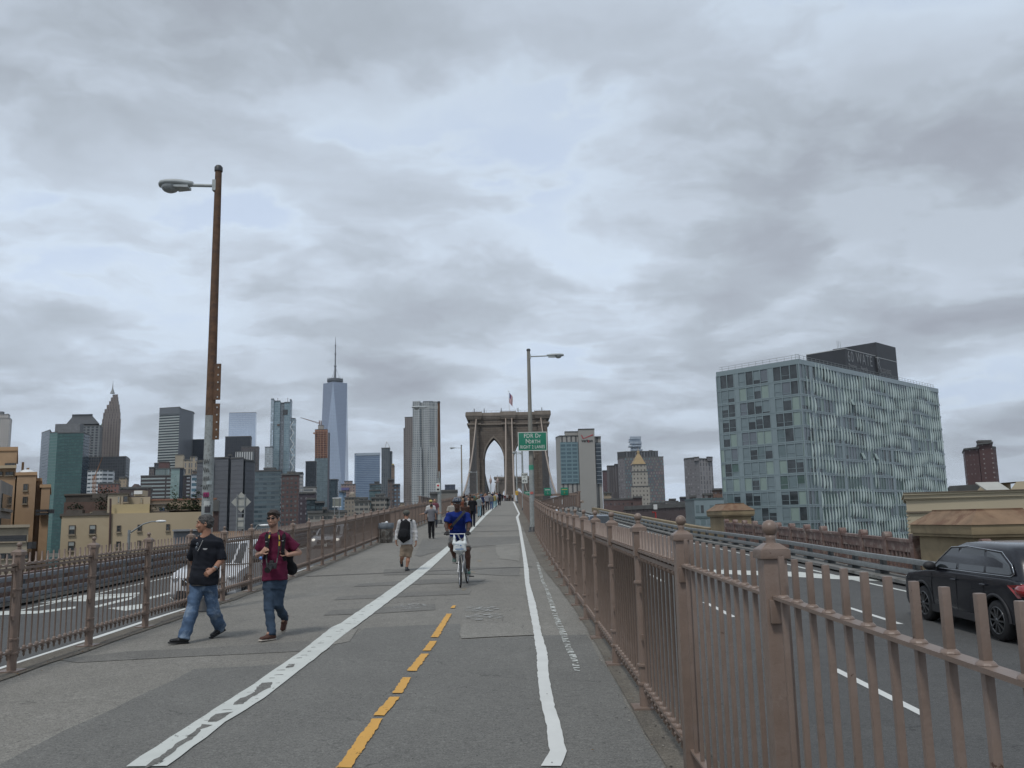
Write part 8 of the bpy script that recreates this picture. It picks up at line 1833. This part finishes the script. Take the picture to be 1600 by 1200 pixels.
# ------------------------------------------------------------------ people farther up the walkway
def walker(label, px, Y, facing, ht, shirt, pants, hair, skin, hs='short', step=.18, sleeve='short', shoe=None, arms='down', hat=None, py=None, h=None, legs='long', lean=0.0, group='people walking up the bridge'):
    x = at(px, 800, Y).x if py is None else at(px, py, Y).x; z = G(Y); k = ht/1.78; f = V3((0, facing, 0)) if not hasattr(facing, '__len__') else V3(facing)/np.linalg.norm(facing); rx = np.cross(f, (0, 0, 1)); P = lambda r_, fo, up: V3((x, Y, z))+rx*r_*k+f*fo*k+V3((0, 0, up*k))
    st_ = step; J = dict(head=P(0, .02+lean, 1.655), neck=P(0, lean*.9, 1.48), shL=P(-.17, lean*.8, 1.43), shR=P(.17, lean*.8, 1.43), hipL=P(-.085, 0, .92), hipR=P(.085, 0, .92),
        knL=P(-.09, st_*.75, .50), knR=P(.09, -st_*.25, .49), anL=P(-.09, st_, .10), anR=P(.09, -st_, .13), toeL=P(-.10, st_+.16, .10), toeR=P(.10, -st_+.15, .10))
    if arms == 'down': J.update(elL=P(-.235, -st_*.3, 1.15), wrL=P(-.25, -st_*.5+.05, .90), elR=P(.235, st_*.25, 1.15), wrR=P(.25, st_*.6+.05, .90))
    elif arms == 'out': J.update(elL=P(-.33, .05, 1.30), wrL=P(-.50, .12, 1.27), elR=P(.30, .05, 1.30), wrR=P(.42, .12, 1.30))
    elif arms == 'front': J.update(elL=P(-.23, .05, 1.17), wrL=P(-.12, .26, 1.15), elR=P(.23, .05, 1.17), wrR=P(.10, .26, 1.18))
    elif arms == 'up': J.update(elL=P(-.25, .12, 1.32), wrL=P(-.10, .25, 1.52), elR=P(.23, .0, 1.15), wrR=P(.24, .06, .92))
    return person(label, J, dict(skin=skin, hair=hair, hairstyle=hs, hat=hat, face=tuple(f), front=tuple(f), s=k, sleeve=sleeve, hem=.03, ease=.02, shirt=shirt, pants=pants, shoe=shoe or BLACK, legs=legs), h=h or max(.016, min(.034, Y*.00040)), group=group)
C_ = lambda n, c: cloth(n, c)
walker('dark haired woman in a grey top and black trousers holding her arms out', 674, 40.7, 1, 1.60, C_('grey_top', (.15, .15, .165)), C_('black_trousers', (.012, .012, .014)), HK, SK_L, 'bun', .03, 'half', arms='out', h=.014)
walker('person in a white shirt and pale yellow cap behind the woman with arms out', 673.2, 44.5, 1, 1.72, C_('white_tee', (.5, .5, .49)), C_('dark_trousers', (.03, .035, .045)), HBR, SK_L, 'short', .05, hat=C_('cap_yellow', (.50, .42, .16)))
walker('person with ginger hair in a plum top beside the left lamp post', 679.3, 52, -1, 1.72, C_('plum', (.16, .06, .075)), C_('dark_trousers', 0), HBR, SK_L, 'long', .05)
walker('big man in a black t-shirt and black trousers walking away', 738.3, 52, 1, 1.84, C_('black_tee', (.012, .012, .015)), C_('navy_trousers', (.014, .016, .026)), HK, SK_M, 'short', .14, h=.016)
walker('long haired person in a dark brown jacket just behind the cyclist', 727.3, 44, 1, 1.62, C_('brown_jacket', (.05, .028, .022)), C_('dark_trousers', 0), HB, SK_L, 'long', .1, 'long')
walker('person with brown hair half hidden left of the cyclist helmet', 706.8, 42, 1, 1.74, C_('pale_blouse', (.32, .30, .27)), C_('blue_jeans', (.07, .10, .17)), HBR, SK_L, 'short', .1)
b_ = walker('man with a small navy backpack, grey shirt and black trousers, walking away', 754.2, 73, 1, 1.76, C_('light_grey_tee', (.36, .36, .37)), C_('black_trousers', 0), HK, SK_L, 'short', .12)
c = V3(at(754.2, 781, 72.78)); F_ = SD(c-.35, c+.35, .025); F_.etube(c+V3((0, 0, .20)), c-V3((0, 0, .20)), (1, 0, 0), .13, .08, .15, .11, .02, False)
q = F_.build('backpack', C_('navy_bag', (.018, .028, .07)), None); tagp(q, 'small navy backpack on the man in the grey shirt', 'backpack')
crowd = [
 ('woman in a white top facing the camera, right of the cyclist', 732.2, 62, -1, 1.66, (.5, .49, .47), (.03, .035, .05), HBR, 'long'),
 ('woman with fair hair and a rust top close behind the cyclist', 723.5, 60, -1, 1.64, (.22, .08, .05), (.05, .05, .06), HBL, 'long'),
 ('person in light blue jeans and a pale top left of the navy backpack', 749, 70, 1, 1.68, (.33, .36, .36), (.20, .30, .36), HBR, 'tail'),
 ('person in olive green between the black shirt and the pale top', 744.6, 80, -1, 1.72, (.12, .12, .07), (.06, .08, .13), HB, 'short'),
 ('man in a light grey shirt and dark trousers walking away mid crowd', 761.8, 92, 1, 1.78, (.38, .38, .42), (.025, .03, .04), HB, 'short'),
 ('woman in a grey striped top and blue jeans walking away', 768.2, 94, 1, 1.70, (.22, .22, .23), (.06, .095, .20), HK, 'bun'),
 ('person in a yellow top near the centre of the crowd', 772.4, 100, 1, 1.66, (.52, .42, .14), (.25, .40, .42), HBR, 'short'),
 ('person in a bright white shirt near the top of the slope', 775.2, 106, 1, 1.78, (.6, .6, .6), (.10, .20, .24), HBL, 'short'),
 ('person in a red top beside the dark figure at the crest', 777.6, 118, 1, 1.74, (.40, .03, .035), (.05, .05, .06), HB, 'short'),
 ('tall dark figure at the crest beside the end of the white line', 781.0, 114, 1, 1.82, (.02, .025, .045), (.015, .016, .022), HK, 'short'),
 ('person in a pale pink top behind the grey shirted man', 757.6, 104, -1, 1.66, (.45, .30, .27), (.08, .09, .12), HBR, 'long'),
 ('person in an orange top in the middle of the crowd', 759.5, 116, -1, 1.70, (.45, .22, .12), (.07, .09, .14), HB, 'short'),
 ('person in a teal top far behind the black shirted man', 741.0, 102, -1, 1.68, (.06, .20, .20), (.05, .05, .06), HB, 'long'),
 ('person in a cream top far behind near the lamp post', 747.2, 112, -1, 1.72, (.46, .42, .34), (.10, .10, .12), HBL, 'short'),
 ('person in a brown coat far left in the crowd', 735.6, 92, 1, 1.70, (.11, .07, .05), (.04, .04, .05), HBR, 'short'),
 ('person in a grey hooded top left part of the crowd', 729.8, 84, 1, 1.72, (.18, .18, .19), (.05, .06, .09), HB, 'short'),
 ('person in a white hat and pale shirt in the far crowd', 764.6, 122, -1, 1.74, (.5, .5, .48), (.12, .12, .13), HBL, 'short'),
 ('person in a navy top far behind the yellow top', 770.2, 128, -1, 1.74, (.03, .04, .09), (.06, .06, .07), HB, 'short'),
 ('person in faded denim far in the crowd', 752.6, 128, -1, 1.72, (.16, .22, .30), (.10, .13, .19), HBR, 'long'),
 ('person in black far back on the left of the crowd', 726.0, 100, -1, 1.75, (.02, .02, .022), (.03, .03, .035), HK, 'short'),
 ('far figure in dark clothes beyond the crest, leftmost of those by the white line end', 786.0, 176, -1, 1.76, (.03, .03, .035), (.03, .03, .035), HK, 'short'),
 ('far figure in maroon beyond the crest', 789.4, 180, -1, 1.72, (.14, .03, .035), (.03, .03, .035), HK, 'short'),
 ('far figure in a white top beyond the crest, third from the left', 793.0, 174, -1, 1.74, (.5, .5, .5), (.05, .05, .06), HB, 'short'),
 ('far figure in brown beyond the crest', 796.4, 182, -1, 1.74, (.10, .065, .05), (.03, .03, .035), HK, 'short'),
 ('far figure in pale grey beyond the crest, rightmost', 801.6, 175, -1, 1.76, (.42, .42, .42), (.06, .06, .07), HB, 'short'),
]
SKS = [SK_L, SK_M, SK_L, SK_T, SK_D]
for i, (lab, px, Y, fc, ht, sc_, pc2, hr, hst) in enumerate(crowd):
    walker(lab, px, Y, (random.uniform(-.25, .25), fc, 0), ht, C_('crowd_top_%s' % 'abcdefghijklmnopqrstuvwxyz'[i], tuple(v*.62 for v in sc_)), C_('crowd_legs_%s' % 'abcdefghijklmnopqrstuvwxyz'[i], pc2), hr, SKS[i % 5], hst, random.uniform(.05, .22), random.choice(['short', 'long', 'half']), arms=random.choice(['down', 'down', 'front', 'up']), h=.030, hat=C_('cap_white', (.55, .55, .53)) if 'white hat' in lab else None)

# ------------------------------------------------------------------ thin haze over the city
b = MB(); b.box2((-3200, -400, GROUND_Z-1), (3200, 4200, 620)); hz = bpy.data.materials.new('haze'); hz.use_nodes = True; t = hz.node_tree; t.nodes.clear()
pv = N(t, 'ShaderNodeVolumePrincipled'); pv.inputs['Color'].default_value = (.80, .88, .96, 1); pv.inputs['Density'].default_value = .000045; pv.inputs['Anisotropy'].default_value = .2
ou = N(t, 'ShaderNodeOutputMaterial'); L(t, pv.outputs[0], ou.inputs['Volume']); tagp(b.build('haze', hz), kind='stuff')
